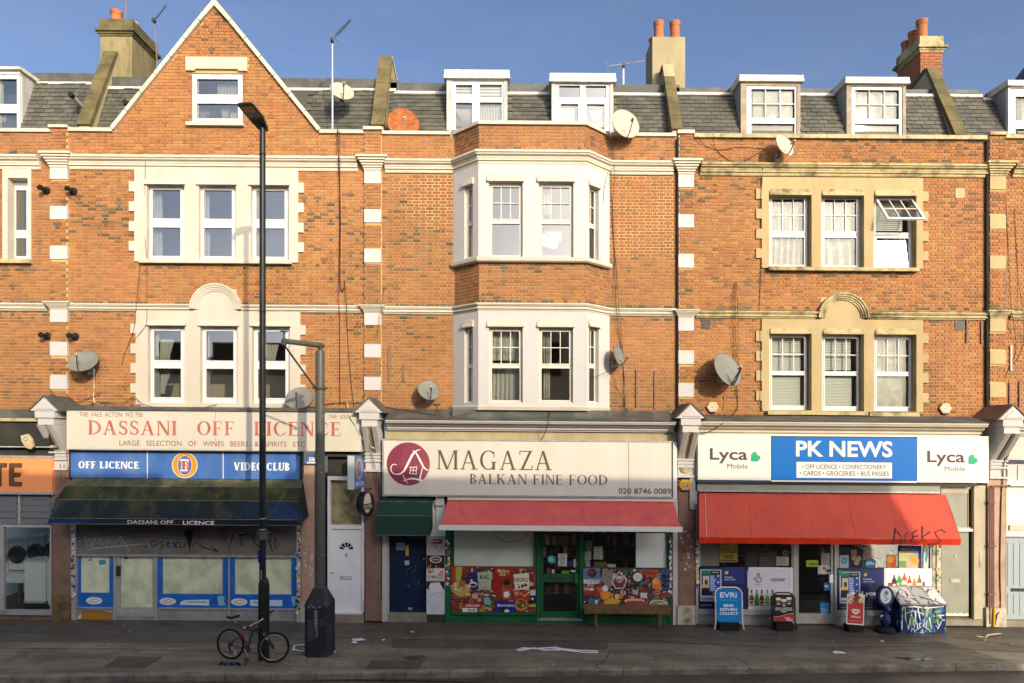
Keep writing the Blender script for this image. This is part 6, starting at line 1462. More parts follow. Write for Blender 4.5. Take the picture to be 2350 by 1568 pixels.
p = Print(-.098); p.ell(1266, 1284, 10, 9.5, (50, 150, 160)); p.greek(1259, 1273, 1278, 1289, 3, (190, 225, 228)); p.rect(1281, 1301, 1270, 1299, (190, 195, 200)); p.greek(1284, 1299, 1273, 1296, 7, (110, 115, 120)); p.rect(1302, 1313, 1286, 1299, (30, 45, 80)); p.rect(1316, 1322, 1283, 1301, (170, 175, 170)); p.rect(1255, 1263, 1303, 1317, (110, 50, 50)); p.ell(1270, 1311, 3.2, 5, (190, 190, 185)); p.rect(1289, 1306, 1309, 1316, (70, 170, 40)); p.rect(1310, 1322, 1308, 1312, (190, 192, 190)); p.txt('OPEN', 1291, 1304, 1310.5, 1314.5, (30, 80, 20)); p.build('stickers', None, 'print_matt', label='round teal sticker and small notices on the green door glass', cat='stickers')
# rose awning
def canvas(A0, A1, B0, B1, zt, zl, dA, dB, m, parent):
    mb = MB(); mb.smooth = True; nx, ny = 60, 8
    for j in range(ny+1):
        t = j/ny
        for i in range(nx+1):
            s_ = i/nx; x = (A0+(A1-A0)*s_)*(1-t)+(B0+(B1-B0)*s_)*t
            sag = -.022*math.sin(math.pi*t)*(1+.3*math.sin(s_*9))+.006*math.sin(s_*46+t*3)*t*(1-t)*3+.004*math.sin(s_*113+1)*t
            mb.v.append(F0.P(x, zt+(zl-zt)*t+sag, dA+(dB-dA)*t))
    for j in range(ny):
        for i in range(nx): k = j*(nx+1)+i; mb.f.append((k+nx+1, k+nx+2, k+1, k)); mb.c.append(mb.cur)
    obj('canopy', mb, m, parent)
    for q_ in (.2, .4, .6, .8):
        obj('seam', MB().tube([F0.P((A0+(A1-A0)*q_)*(1-t)+(B0+(B1-B0)*q_)*t, zt+(zl-zt)*t-.022*math.sin(math.pi*t)*(1+.3*math.sin(q_*9)), dA+(dB-dA)*t+.002) for t in [k/8 for k in range(9)]], .004, 4), m, parent)
ra = thing('awning', 'faded rose red awning with a white front bar over the grocer', 'awning', F0.P(ux(1290), vz(1220), .1))
lit(ra, 'cassette', 'awning_trim', 1027, 1548, 1142, 1149, .0, .20)
d1 = 1.0; mb = MB(); A0, A1, B0, B1 = ux(1027, .15), ux(1546, .15), ux(1013, d1), ux(1562, d1); z1, z0 = vz(1149, .15), vz(1207.5, d1); n = 10
canvas(A0, A1, B0, B1, z1, z0, .15, d1, 'awning_rose', ra); obj('front_bar', MB().box(B0-.06, B1+.04, vz(1218, d1), z0+.008, d1-.05, d1+.05), 'sign_new', ra)
for X in (A0+.5, A1-.5): obj('folding_arm', MB().tube([F0.P(X, z1-.1, .1), F0.P(X+.3, z1-.3, .55), F0.P(X, z0-.04, d1-.05)], .02), 'galv', ra)
# bench
be = thing('bench', 'long plain wooden bench in front of the right grocer window', 'bench', F0.P(ux(1440, .4), 0, .4))
r = R(1340, 1541, 1393, 1395, .5)
for k in range(2): obj('seat_plank', MB().box(r[0], r[1], r[3]-.05, r[3]+.0, .18+k*.165, .34+k*.165), 'bench_wood', be)
obj('apron', MB().box(r[0]+.02, r[1]-.02, r[3]-.16, r[3]-.052, .46, .49), 'bench_wood', be)
for u in (1368, 1515):
    for dd_ in (.22, .42): x = ux(u, .4); obj('leg', MB().box(x-.02, x+.02, 0.005, r[3]-.055, dd_, dd_+.04), 'bench_wood', be)
# pier between grocer and news shop
lit(BP, 'shop_end_frame', 'stucco_white', 1544.5, 1555.5, 1142, 1433, -.1, .06)
UC = 1575.0
shop_pilaster(BP, 1557, 1594, 1102, 1434, 'pilaster_brown', 1391, 'plinth', .05); console(BP, 4.51, 928, 1575); UC = 1575.0
obj('oval_plaque', MB().disc(ux(1575, .1), vz(1077, .1), .15, .10, .105), 'stone_dirty', BP); lit(BP, 'cable_box', 'galv', 1583, 1596, 1098, 1170, .05, .10)
stickers('stickers', 'torn white stickers on the brown pier between the grocer and the news shop', 1563, 1590, 1215, 1310, 14, .056, [(190, 188, 180), (160, 158, 150), (120, 50, 45)])
def hexbox(u, v, d, r, m, label, txt, blue=False):
    t = thing('alarm_box', label, 'alarm box', q(u, v+r, d)); x, z = ux(u, d+.06), vz(v, d+.06); k = kk(d); r1 = r*k
    obj('cover', MB().prism([(x+r1*math.cos(math.pi/3*i), z+r1*.92*math.sin(math.pi/3*i)) for i in range(6)], d, d+.07), m, t)
    obj('base_cap', MB().box(x-r1*.45, x+r1*.45, z-r1*1.0, z-r1*.80, d, d+.06), 'stand_blue', t)
    p = Print(d+.071); p.rect(u-r*.42, u+r*.42, v-r*.22, v+r*.3, (30, 40, 110) if blue else (190, 195, 205)); p.txt(txt, u-r*.36, u+r*.36, v-r*.14, v+r*.22, (225, 228, 235) if blue else (60, 90, 150), .03); p.build('badge', t)
hexbox(1573, 1113, .05, 15, 'yellow', 'yellow hexagonal alarm box on the pier between the two awnings', 'ADT', True)
UC = 1640.0; hexbox(1636, 934, WD, 14, 'pot_cream', 'cream hexagonal alarm box below the largest satellite dish', 'ADT')
UC = 2170.0; hexbox(2170.5, 937, WD, 14, 'pot_cream', 'cream hexagonal alarm box on the bricks above the right end of the news shop sign', 'ADT')
# ---------------------------------------------------------------- news shop
UC = 1930.0
shop_cornice(BP, 1600, 2270, 968, 999, 'cornice_cream', .42, True, 954)
s4 = thing('shop_sign', 'white and blue PK NEWS fascia sign between two pale mobile phone panels', 'sign', F0.P(ux(1935), vz(1109), .1))
lit(s4, 'sign_panel', 'sign_new', 1602, 1769.5, 1002, 1104, -.05, .25); lit(s4, 'sign_panel', 'pk_blue', 1771.5, 2104, 1004, 1103, -.05, .25); lit(s4, 'sign_panel', 'sign_new', 2105, 2269, 1002, 1106, -.05, .25); lit(s4, 'sign_trim', 'sign_new', 1770, 2104.5, 1103.3, 1107, -.05, .255); lit(s4, 'sign_trim', 'sign_new', 1602, 2269, 998.8, 1001.8, -.05, .255)
write(s4, 'PK NEWS', 1826.8, 2048.4, 1012, 1049, .2525, 'sign_new', off=.028); lit(s4, 'white_panel', 'sign_new', 1828, 2047, 1061, 1097.5, .25, .2525)
DOT = '\u2022'
for i, (s_, u, v0) in enumerate(((DOT+' OFF LICENCE '+DOT+' CONFECTIONERY', (1841, 2033), 1066.5), (DOT+' CARDS '+DOT+' GROCERIES '+DOT+' BUS PASSES', (1835, 2040), 1081.5))):
    write(s4, s_, u[0], u[1], v0, v0+10.5, .2545, 'letter_navy', off=.006)
def lyca(parent, u0, d, vo=0.0, m='letter_purple', sc_=1.0):
    w_ = d+.0015
    mb = MB(); text_mb(mb, 'Lyca', R(u0, u0+86.5, 1031+vo, 1066+vo, d), w_, off=.018)
    for gr in islands(mb): l_ = MB(); sub(mb, gr, l_); obj('letter', l_, m, parent)
    mb = MB(); text_mb(mb, 'Mobile', R(u0+40, u0+87, 1066.5+vo, 1077.5+vo, d), w_); obj('lettering', mb, m, parent, kind='stuff')
    for (du, dv, mm, ww) in ((-2.5, 3, 'heart_teal', w_), (0, 0, 'heart_green', w_+.001)):
        c = (u0+97+du, 1052+vo+dv); mb = MB(); P_ = []
        pts = [(0, 6), (0, -8)]+[(5.5+5.5*math.cos(t), -8-5.5*math.sin(t)) for t in [math.pi-math.pi*k/10 for k in range(11)]]+[(13.5+5.5*math.sin(t), 0.2-5.5*math.cos(t)) for t in [math.pi*k/10 for k in range(11)]]+[(0, 6)]
        mb.poly([F0.P(ux(c[0]+x, d), vz(c[1]+y, d), ww) for x, y in pts[:-1]][::-1]); obj('heart_logo', mb, mm, parent)
lyca(s4, 1629, .25, 0); lyca(s4, 2127.7, .25, 2)
lit(BP, 'sign_soffit', 'zinc_black', 1602, 2236, 1108, 1114, -.2, .15); lit(BP, 'awning_housing', 'door_sage', 1600, 2158, 1114.5, 1127, -.1, .14); lit(BP, 'awning_rail', 'galv', 1603, 2158, 1127.5, 1131, -.1, .2)
rw = thing('awning', 'bright red wedge awning with black spray writing over the news shop', 'awning', F0.P(ux(1890), vz(1250), .1))
dA, dB = .12, .78; A0, A1, B0, B1 = ux(1604, dA), ux(2170, dA), ux(1605, dB), ux(2206, dB); zt, zl, zv = vz(1133, dA), vz(1236, dB), vz(1250, dB)
canvas(A0, A1, B0, B1, zt, zl, dA, dB, 'awning_red', rw)
mb = MB(); n = 60
for i in range(n):
    t0, t1 = i/n, (i+1)/n; f = lambda t: dB+.012*math.sin(t*40)+.01*math.sin(t*97+1)
    mb.poly([F0.P(B0+(B1-B0)*t0, zv, f(t0)-.04), F0.P(B0+(B1-B0)*t1, zv, f(t1)-.04), F0.P(B0+(B1-B0)*t1, zl-.004, dB+.002), F0.P(B0+(B1-B0)*t0, zl-.004, dB+.002)])
obj('valance', mb, 'awning_valance', rw, smooth=True)
for X0_, X1_ in ((A0, B0), (A1, B1)): obj('awning_side', MB().poly([F0.P(X0_, zt, dA), F0.P(X1_, zl, dB), F0.P(X1_, zv, dB-.04), F0.P(X0_+(X1_-X0_)*.3, zv+.02, .05)]), 'awning_red', rw)
obj('seam', MB().tube([F0.P(A0+.16, zt, dA+.008), F0.P(B0+.17, zl, dB+.008)], .007, 4), 'awning_trim', rw)
# spray writing lies on the slope
Aq = Vector((0, -dA, zt)); Bq = Vector((0, -dB, zl)); Fs = Fr((0, Bq.y, Bq.z), (1, 0, 0), Aq-Bq, Vector((0, -(zt-zl), -(dB-dA))))
def sp(x, y):  # crop px on the awning photo -> slope coordinates
    u = 1762.4+x*.3325; v = 1046.4+y*.3325; d = dB-(1236-v)/(1236-1133)*(dB-dA); return (ux(u, d), (Vector((0, -d, vz(v, d)))-Vector((0, Bq.y, Bq.z))).dot(Fs.H))
mb = MB()
for st in ([(880, 490), (868, 560), (852, 606)], [(852, 606), (905, 600), (925, 560), (895, 520), (870, 505)], [(965, 520), (935, 545), (955, 575), (925, 605)], [(1030, 505), (990, 530), (1000, 550), (1035, 545)], [(1000, 550), (985, 590), (1030, 596)], [(1065, 480), (1060, 600)], [(1120, 515), (1062, 555), (1110, 600)], [(1225, 520), (1195, 500), (1150, 520), (1165, 550), (1195, 575), (1170, 598), (1130, 590)]):
    mb.ribbon([sp(x, y) for x, y in st], .024, .016, Fs)
obj('spray_writing', mb, 'spray_black', rw)
# window areas
lit(BP, 'shop_frame', 'alu', 1597, 1603, 1160, 1434, -.1, .03)
stickers('stickers', 'stickers down the frame left of the news shop window', 1598, 1602, 1225, 1352, 24, .033, PAL)
for a, b in ((1603.5, 1821), (1921, 2139)):
    f = sw_(a, b, 1160, 1405, 'alu', BP, 4)
    lit(BP, 'window_ledge', 'alu', a, b, 1401, 1413, -.05, .04); lit(BP, 'stall_riser', 'stall_grey', a, b, 1413.3, 1436, -.15, .01)
pd = obj('shop_door', MB().panel(*R(1827, 1915, 1225, 1432, -.04), -.10, -.04, [R(1833, 1907, 1225, 1409, -.04)]), 'alu', BP)
lit(BP, 'door_frame', 'alu', 1821.5, 1826.5, 1160, 1434, -.1, .0); lit(BP, 'door_frame', 'alu', 1915.5, 1920.5, 1160, 1434, -.1, .0)
r = R(1833, 1907, 1225, 1409, -.07); obj('pane', MB().poly([F0.P(r[0], r[2], -.07), F0.P(r[1], r[2], -.07), F0.P(r[1], r[3], -.07), F0.P(r[0], r[3], -.07)]), 'glass_shop', pd)
lit(pd, 'letter_plate', 'galv', 1857, 1883, 1413, 1422, -.04, -.03); lit(pd, 'lock_case', 'board_white', 1904, 1912, 1320, 1338, -.04, .0); lit(pd, 'handle', 'black_paint', 1900, 1908, 1308, 1312, -.04, .01)
shelf_unit('stocked shelves and bottles inside the left news shop window', 4.95, 7.3, 1.3, .9, 2.6, 5, [(60, 50, 45), (110, 100, 80), (90, 90, 95), (40, 60, 80), (120, 50, 45), (30, 28, 26)]); shelf_unit('stocked shelves inside the right news shop window', 8.6, 10.9, 1.3, .9, 2.6, 5, [(60, 50, 45), (110, 80, 40), (90, 90, 95), (40, 60, 80), (50, 50, 45)]); shelf_unit('dim shelves behind the open door of the news shop', 7.35, 8.5, 2.8, .1, 2.5, 6, [(50, 45, 40), (70, 60, 50), (40, 55, 60)])
def c6(x, y): return ((x/6.031+1740)/1.0894, (y/6.031+1340)/1.0894)
def c7(x, y): return ((x/6.031+2080)/1.0894, (y/6.031+1340)/1.0894)
def rc(f, x0, x1, y0, y1): a = f(x0, y0); b = f(x1, y1); return (a[0], b[0], a[1], b[1])
def minipost(p, f, x0, y0, w_, h_):
    R_ = lambda a, b, c, d: rc(f, x0+a*w_, x0+b*w_, y0+c*h_, y0+d*h_)
    p.rect(*R_(0, 1, 0, 1), (190, 195, 205)); p.rect(*R_(.06, .94, .03, .82), (20, 25, 40)); p.rect(*R_(.06, .5, .03, .16), (40, 120, 90)); p.txt('Lyca', *R_(.58, .85, .06, .12), (225, 225, 230), .02); p.rect(*R_(.42, .94, .17, .70), (35, 80, 165))
    p.rect(*R_(.12, .42, .2, .52), (205, 195, 180)); p.ell(*f(x0+.28*w_, y0+.4*h_), w_*.08/6.5, h_*.09/6.5, (90, 50, 40)); p.rect(*R_(.06, .42, .5, .58), (215, 185, 80)); p.greek(*R_(.46, .75, .18, .68), 9, (215, 225, 240))
    for k in range(3): p.ell(*f(x0+.84*w_, y0+(.2+k*.2)*h_), 2.4, 2.4, (215, 200, 190))
    p.rect(*R_(.55, .94, .72, .82), (40, 120, 90)); p.greek(*R_(.06, .8, .88, .96), 1, (60, 60, 70))
def npost1(p):
    p.rect(*rc(c6, 385, 730, 485, 715), (28, 52, 120)); minipost(p, c6, 65, 522, 320, 480)
    p.rect(*rc(c6, 437, 487, 547, 590), (210, 200, 80)); p.rect(*rc(c6, 487, 515, 555, 590), (20, 25, 35)); p.txt('Connect', *rc(c6, 430, 552, 620, 650), (220, 225, 235), .02); p.txt('your world', *rc(c6, 430, 590, 658, 690), (220, 225, 235), .02)
    p.greek(*rc(c6, 65, 270, 1045, 1075), 1, (150, 160, 190)); p.rect(*rc(c6, 385, 730, 720, 725), (60, 90, 140))
on_board('window_poster', 'navy mobile phone poster in the left news shop window behind the blue board', 'poster', 1604, 1717, 1303.5, 1400, -.004, npost1, (18, 30, 78), .012)
def npost2(p):
    p.rect(*rc(c6, 775, 1420, 530, 795), (190, 190, 200)); p.rect(*rc(c6, 780, 1085, 535, 790), (205, 206, 214)); p.rect(*rc(c6, 1090, 1400, 535, 790), (205, 206, 214))
    H = [[(865, 640), (900, 690), (930, 718), (965, 712), (990, 680), (985, 650), (955, 645), (940, 660)], [(870, 638), (905, 655), (920, 640), (915, 610), (925, 580), (945, 572), (950, 590), (935, 630)], [(925, 580), (955, 590), (965, 610), (945, 640)], [(955, 645), (985, 640), (985, 680)], [(905, 655), (925, 690), (950, 700)]]
    for st in H: p.line([c6(*a) for a in st], 1.5, (25, 25, 35))
    p.txt('THE NATIONAL', *rc(c6, 870, 995, 736, 745), (30, 30, 40), .02); p.txt('LOTTERY', *rc(c6, 895, 970, 748, 758), (30, 30, 40), .02); p.txt('oyster', *rc(c6, 1125, 1350, 640, 712), (35, 40, 90), .02)
    for k, (x, cb, cl) in enumerate(((838, (110, 62, 28), (215, 195, 160)), (916, (40, 140, 40), (30, 110, 30)), (992, (95, 45, 32), (205, 190, 185)), (1075, (120, 165, 45), (190, 200, 190)), (1155, (60, 60, 80), (180, 180, 190)))):
        p.poly([c6(x-34, 1062), c6(x-34, 950), c6(x-13, 885), c6(x-11, 835), c6(x+11, 835), c6(x+13, 885), c6(x+34, 950), c6(x+34, 1062)], cb); p.rect(*rc(c6, x-30, x+30, 985, 1050), cl); p.ell(*c6(x, 1015), 4, 3.6, cb); p.rect(*rc(c6, x-12, x+12, 822, 842), tuple(int(c*.6) for c in cb)); p.rect(*rc(c6, x-12, x+12, 880, 905), cl)
on_board('window_poster', 'white poster with a crossed fingers logo, oyster and a row of beer bottles', 'poster', 1718, 1820, 1303.5, 1401, -.004, npost2, (212, 212, 220), .012)
def npost3(p):
    p.rect(*rc(c7, 445, 780, 505, 725), (28, 52, 120)); minipost(p, c7, 115, 540, 312, 480); p.rect(*rc(c7, 482, 530, 560, 605), (215, 175, 90)); p.rect(*rc(c7, 532, 565, 570, 605), (20, 25, 35)); p.txt('Connect', *rc(c7, 472, 600, 635, 660), (220, 225, 235), .02); p.txt('your world', *rc(c7, 472, 632, 675, 700), (220, 225, 235), .02)
    p.txt('Lyca', *rc(c7, 452, 668, 830, 915), (222, 225, 232), .02); p.txt('Mobile', *rc(c7, 555, 665, 908, 935), (110, 120, 140)); p.poly([c7(95, 520), c7(160, 520), c7(150, 600), c7(110, 600)], (50, 140, 100)); p.greek(*rc(c7, 110, 760, 1068, 1090), 1, (110, 120, 160))
on_board('window_poster', 'navy mobile phone poster in the right news shop window behind the ice cream board', 'poster', 1922, 2028.5, 1303.5, 1401, -.004, npost3, (18, 28, 72), .012)
def npost4(p):
    p.rect(*rc(c7, 815, 1420, 535, 870), (222, 222, 224)); p.rect(*rc(c7, 830, 1400, 800, 812), (120, 110, 105))
    def bot(x, y0, y1, w_, cb, cl, cap=None):
        p.poly([c7(x-w_, y1), c7(x-w_, y0+70), c7(x-w_*.4, y0+25), c7(x-w_*.3, y0), c7(x+w_*.3, y0), c7(x+w_*.4, y0+25), c7(x+w_, y0+70), c7(x+w_, y1)], cb); p.rect(*rc(c7, x-w_, x+w_, (y0+y1)/2, (y0+y1)/2+40), cl)
        if cap: p.rect(*rc(c7, x-10, x+10, y0-18, y0), cap)
    p.rect(*rc(c7, 845, 905, 700, 800), (130, 60, 55)); bot(938, 600, 800, 38, (60, 22, 20), (120, 30, 40), (25, 25, 25)); p.ell(*c7(940, 740), 4, 3.5, (210, 215, 225)); bot(1015, 590, 800, 38, (60, 150, 60), (90, 175, 80)); p.txt('7', *rc(c7, 985, 1010, 710, 770), (230, 235, 225), .03)
    bot(1092, 575, 800, 42, (205, 85, 60), (215, 215, 215), (30, 25, 25)); p.txt('Oasis', *rc(c7, 1058, 1130, 655, 690), (230, 225, 220), .03); bot(1168, 615, 800, 34, (190, 70, 55), (225, 215, 210), (60, 30, 30)); bot(1243, 620, 800, 30, (215, 140, 80), (225, 120, 70)); bot(1318, 600, 800, 34, (130, 100, 65), (225, 205, 175), (30, 30, 30)); p.rect(*rc(c7, 1365, 1400, 685, 800), (70, 65, 75)); p.rect(*rc(c7, 1190, 1265, 872, 885), (190, 80, 60))
on_board('window_poster', 'white poster of soft drink bottles in the right news shop window above the graffitied box', 'poster', 2029, 2139, 1303.5, 1404, -.004, npost4, (232, 232, 232), .012)
def nots(nm, label, f, lst, d=-.035, cat='poster'):
    p = Print(d)
    for l in lst: l(p)
    return p.build(nm, None, 'print_matt', label=label, cat=cat)
nots('window_notice', 'yellow SOLD HERE notice hanging in the left news shop window', c6, [lambda p: p.rect(*rc(c6, 358, 628, 100, 410), (150, 130, 55)), lambda p: p.txt('SOLD', *rc(c6, 372, 610, 195, 270), (70, 35, 25), .02), lambda p: p.txt('HERE', *rc(c6, 415, 572, 302, 360), (70, 35, 25), .02), lambda p: p.rect(*rc(c6, 375, 610, 375, 395), (60, 45, 25))])
nots('window_notice', 'blank grey panel at the left end of the news shop window', c6, [lambda p: p.rect(*rc(c6, 40, 350, 100, 470), (105, 105, 98))])
nots('window_notice', 'white certificate taped in the news shop window left of the door', c6, [lambda p: p.rect(*rc(c6, 1210, 1400, 320, 455), (160, 160, 145)), lambda p: p.greek(*rc(c6, 1225, 1385, 335, 440), 6, (100, 100, 95)), lambda p: p.ell(*c6(1347, 262), 6.5, 6.5, (120, 118, 108)), lambda p: p.ell(*c6(1347, 262), 4, 4, (60, 58, 52)), lambda p: p.rect(*rc(c6, 745, 935, 250, 460), (38, 44, 50)), lambda p: p.rect(*rc(c6, 950, 1215, 250, 470), (52, 50, 48)), lambda p: p.greek(*rc(c6, 960, 1120, 330, 460), 4, (85, 70, 65))])
nots('door_notices', 'lime OPEN sign and white notices on the news shop door', c6, [lambda p: p.rect(*rc(c6, 1665, 1842, 370, 470), (150, 170, 40)), lambda p: p.txt('OPEN', *rc(c6, 1690, 1825, 412, 452), (40, 45, 15), .03), lambda p: p.rect(*rc(c6, 1888, 2015, 260, 450), (150, 140, 135)), lambda p: p.rect(*rc(c6, 1838, 2020, 450, 580), (165, 165, 160)), lambda p: p.greek(*rc(c6, 1895, 2005, 275, 430), 7, (120, 105, 100)), lambda p: p.rect(*rc(c6, 1890, 1968, 455, 575), (190, 190, 185)), lambda p: p.ell(*c6(1930, 490), 4, 4, (150, 60, 50)), lambda p: p.rect(*rc(c6, 1930, 2025, 702, 825), (30, 90, 140)), lambda p: p.txt('FREE', *rc(c6, 1935, 1990, 745, 775), (225, 225, 230), .02), lambda p: p.rect(*rc(c6, 1870, 2007, 1005, 1195), (40, 120, 165)), lambda p: p.rect(*rc(c6, 1880, 2000, 1020, 1180), (60, 140, 180)), lambda p: p.greek(*rc(c6, 1885, 1990, 1090, 1180), 4, (190, 215, 225))], -.062, 'notices')
nots('window_poster', 'small pale poster with a blue stamp left in the right news shop window', c7, [lambda p: p.rect(*rc(c7, 115, 250, 290, 482), (150, 175, 175)), lambda p: p.ell(*c7(183, 375), 7, 8, (60, 125, 150)), lambda p: p.greek(*rc(c7, 155, 215, 350, 400), 3, (170, 200, 205))])
nots('window_poster', 'dark poster of beige discs in the right news shop window', c7, [lambda p: p.rect(*rc(c7, 265, 465, 190, 480), (25, 30, 55)), lambda p: p.rect(*rc(c7, 285, 372, 205, 290), (140, 120, 105)), lambda p: p.ell(*c7(330, 330), 6, 6.5, (150, 125, 105)), lambda p: p.ell(*c7(405, 340), 6, 6.5, (150, 125, 105)), lambda p: p.ell(*c7(372, 402), 6, 6, (165, 140, 110))])
nots('window_poster', 'round blue ZYN sticker over a beige disc in the right news shop window', c7, [lambda p: p.ell(*c7(525, 285), 9, 10, (140, 120, 105)), lambda p: p.txt('PLAY', *rc(c7, 490, 570, 270, 300), (70, 50, 45), .02), lambda p: p.ell(*c7(578, 415), 13, 12.5, (30, 120, 160)), lambda p: p.txt('ZYN', *rc(c7, 515, 635, 395, 435), (225, 230, 235), .04), lambda p: p.greek(*rc(c7, 520, 635, 370, 385), 1, (170, 210, 225))])
nots('window_poster', 'blue edged Winner poster at the right of the news shop window', c7, [lambda p: p.rect(*rc(c7, 1000, 1345, 140, 495), (25, 40, 110)), lambda p: p.rect(*rc(c7, 1010, 1300, 220, 478), (190, 185, 130)), lambda p: p.txt('Winner?', *rc(c7, 1045, 1270, 180, 208), (180, 140, 130), .02), lambda p: p.poly([c7(1130, 330), c7(1300, 210), c7(1300, 330), c7(1200, 370)], (140, 175, 190)), lambda p: p.ell(*c7(1240, 370), 11, 12, (220, 160, 50)), lambda p: p.ell(*c7(1160, 430), 14, 7, (215, 165, 150)), lambda p: p.rect(*rc(c7, 1012, 1120, 370, 470), (110, 150, 80))])
nots('window_poster', 'narrow pale poster right of the Winner poster', c7, [lambda p: p.rect(*rc(c7, 1380, 1450, 130, 480), (200, 215, 190)), lambda p: p.poly([c7(1430, 180), c7(1455, 260), c7(1420, 420), c7(1400, 330)], (70, 130, 180))])
nots('window_poster', 'orange and red bottles poster left of the Winner poster', c7, [lambda p: p.rect(*rc(c7, 830, 970, 285, 495), (150, 95, 30)), lambda p: p.rect(*rc(c7, 885, 965, 340, 490), (150, 60, 35)), lambda p: p.ell(*c7(880, 350), 8, 8, (175, 115, 35))])
# column of stickers, sage door and side frame
lit(BP, 'sticker_post', 'plinth', 2140, 2149, 1230, 1436, -.05, .0); lit(BP, 'sticker_post', 'stucco_cream', 2150, 2160, 1135, 1436, -.05, .03)
stickers('stickers', 'stickers on the cream post left of the grey green door', 2151, 2159, 1240, 1390, 26, .032, [(220, 215, 190), (190, 180, 150), (60, 60, 55), (90, 150, 70), (200, 140, 50)])
df = thing_child('side_door', BP, q(2198, 1420, -.05)); lit(df, 'door_leaf', 'door_sage', 2161, 2223, 1218, 1412, -.12, -.06); lit(df, 'door_gap', 'room_dark', 2223.5, 2234, 1218, 1418, -.3, -.2); lit(df, 'transom_panel', 'door_sage', 2161, 2222, 1128, 1208, -.12, -.06); lit(df, 'transom_gap', 'room_dark', 2223, 2234, 1120, 1208, -.2, -.15)
obj('transom_panel', MB().panel(*R(2160, 2235, 1116, 1211, -.04), -.12, -.04, [R(2163, 2222, 1130, 1208, -.04), R(2223, 2233, 1120, 1208, -.04)]), 'frame_sage', df)
lit(df, 'transom_bar', 'sign_new', 2160.5, 2236, 1211.5, 1218, -.12, .02); lit(df, 'letter_plate', 'frame_sage', 2181, 2205, 1326, 1336, -.06, -.045); lit(df, 'letter_plate', 'stucco_cream', 2184, 2202, 1328.5, 1333.5, -.045, -.04)
lit(df, 'door_lock', 'galv', 2191, 2195, 1273, 1277, -.06, -.04); p = Print(-.055); p.poly([(2162, 1412)]+[(2162+k*5, 1412-rnd.uniform(2, 9)) for k in range(13)]+[(2223, 1412)], (205, 205, 185)); p.build('paint_scuff', df, 'print_matt')
lit(BP, 'side_frame', 'frame_sage', 2236.5, 2262, 1112, 1428, -.12, .02); lit(BP, 'side_frame', 'frame_sage', 2235.5, 2240, 1116, 1428, -.05, .045); lit(BP, 'entry_panel', 'plinth', 2248, 2254, 1266, 1300, .02, .03); lit(BP, 'doorstep', 'steel_step', 2162, 2256, 1421, 1434, -.2, .12)
# ---------------------------------------------------------------- right end
UC = 2370.0
shop_pilaster(BR, 2266, 2308, 1098, 1440, 'pilaster_pink', 1396, 'plinth', .05); console(BR, 12.62, 931, 2290, roofm='pilaster_brown'); UC = 2370.0
shop_cornice(BR, 2316, 2600, 972, 1000, 'stucco_cream', .36, False); lit(BR, 'fascia_board', 'stucco_cream', 2316, 2600, 1000.5, 1048, -.2, .04); lit(BR, 'fascia_rail', 'stucco_cream', 2312, 2600, 1048.3, 1056, -.2, .12)
lit(BR, 'transom_panel', 'stucco_white', 2312, 2600, 1066, 1104, -.2, -.02)
for u in (2336, 2372): lit(BR, 'transom_bead', 'stucco_cream', u, u+2, 1068, 1102, -.02, .0)
lit(BR, 'head_rail', 'sign_new', 2310, 2600, 1104.5, 1116, -.2, .05); lit(BR, 'over_door_glass', 'paper_dirty', 2310, 2600, 1117, 1222, -.2, -.08); lit(BR, 'notice_strip', 'stucco_cream', 2318, 2400, 1206, 1218, -.08, -.03); lit(BR, 'transom_bar', 'sign_new', 2308.5, 2600, 1222.3, 1232, -.2, .0)
bd_ = thing_child('panelled_door', BR, q(2335, 1420, -.1)); lit(bd_, 'door_leaf', 'door_paleblue', 2309, 2400, 1232.5, 1425, -.2, -.1)
for (u0, u1, v0, v1) in ((2312, 2328, 1245, 1345), (2340, 2398, 1245, 1345), (2312, 2328, 1362, 1412), (2340, 2398, 1362, 1412)): obj('raised_panel', MB().panel(*R(u0, u1, v0, v1, -.1), -.1, -.088, [R(u0+2.5, u1-2.5, v0+3, v1-3, -.1)]), 'door_paleblue', bd_)
lit(bd_, 'letter_plate', 'zinc_black', 2321, 2358, 1351, 1358, -.1, -.08); lit(BR, 'doorstep', 'steel_step', 2309, 2400, 1425.5, 1440, -.2, .06)
dp = thing('downpipe', 'pair of thin brown pipes running down the pink pier at the right edge', 'pipe', q(2276, 1425, .1))
def pipe(pts, r, m, parent, name='pipe'): obj(name, MB().tube([q(*p) for p in pts], r, 8), m, parent)
pipe([(2272, 1432, .1), (2272, 1122, .1), (2276, 1116, .1), (2313, 1115, .1), (2318, 1114, .16)], .022, 'pilaster_brown', dp); pipe([(2280, 1432, .1), (2280, 1118, .1)], .022, 'pilaster_brown', dp)
for v in (1154, 1254, 1365): obj('pipe_clip', MB().box(*R(2268, 2284, v-2, v+2, .1), .05, .135), 'pilaster_brown', dp)
cable([(2320, 1012, .3), (2316, 1040, .2), (2304, 1062, .12), (2301, 1110, .08), (2298, 1140, .07), (2295, 1300, .07), (2296, 1390, .07), (2288, 1412, .12), (2284, 1436, .12)], .013, 'thick black cable running down the right side of the pink pier')
cable([(2282, 1396, .12), (2281, 1438, .13)], .035, 'short yellow green conduit at the foot of the pink pier', 'yellow', name='conduit')
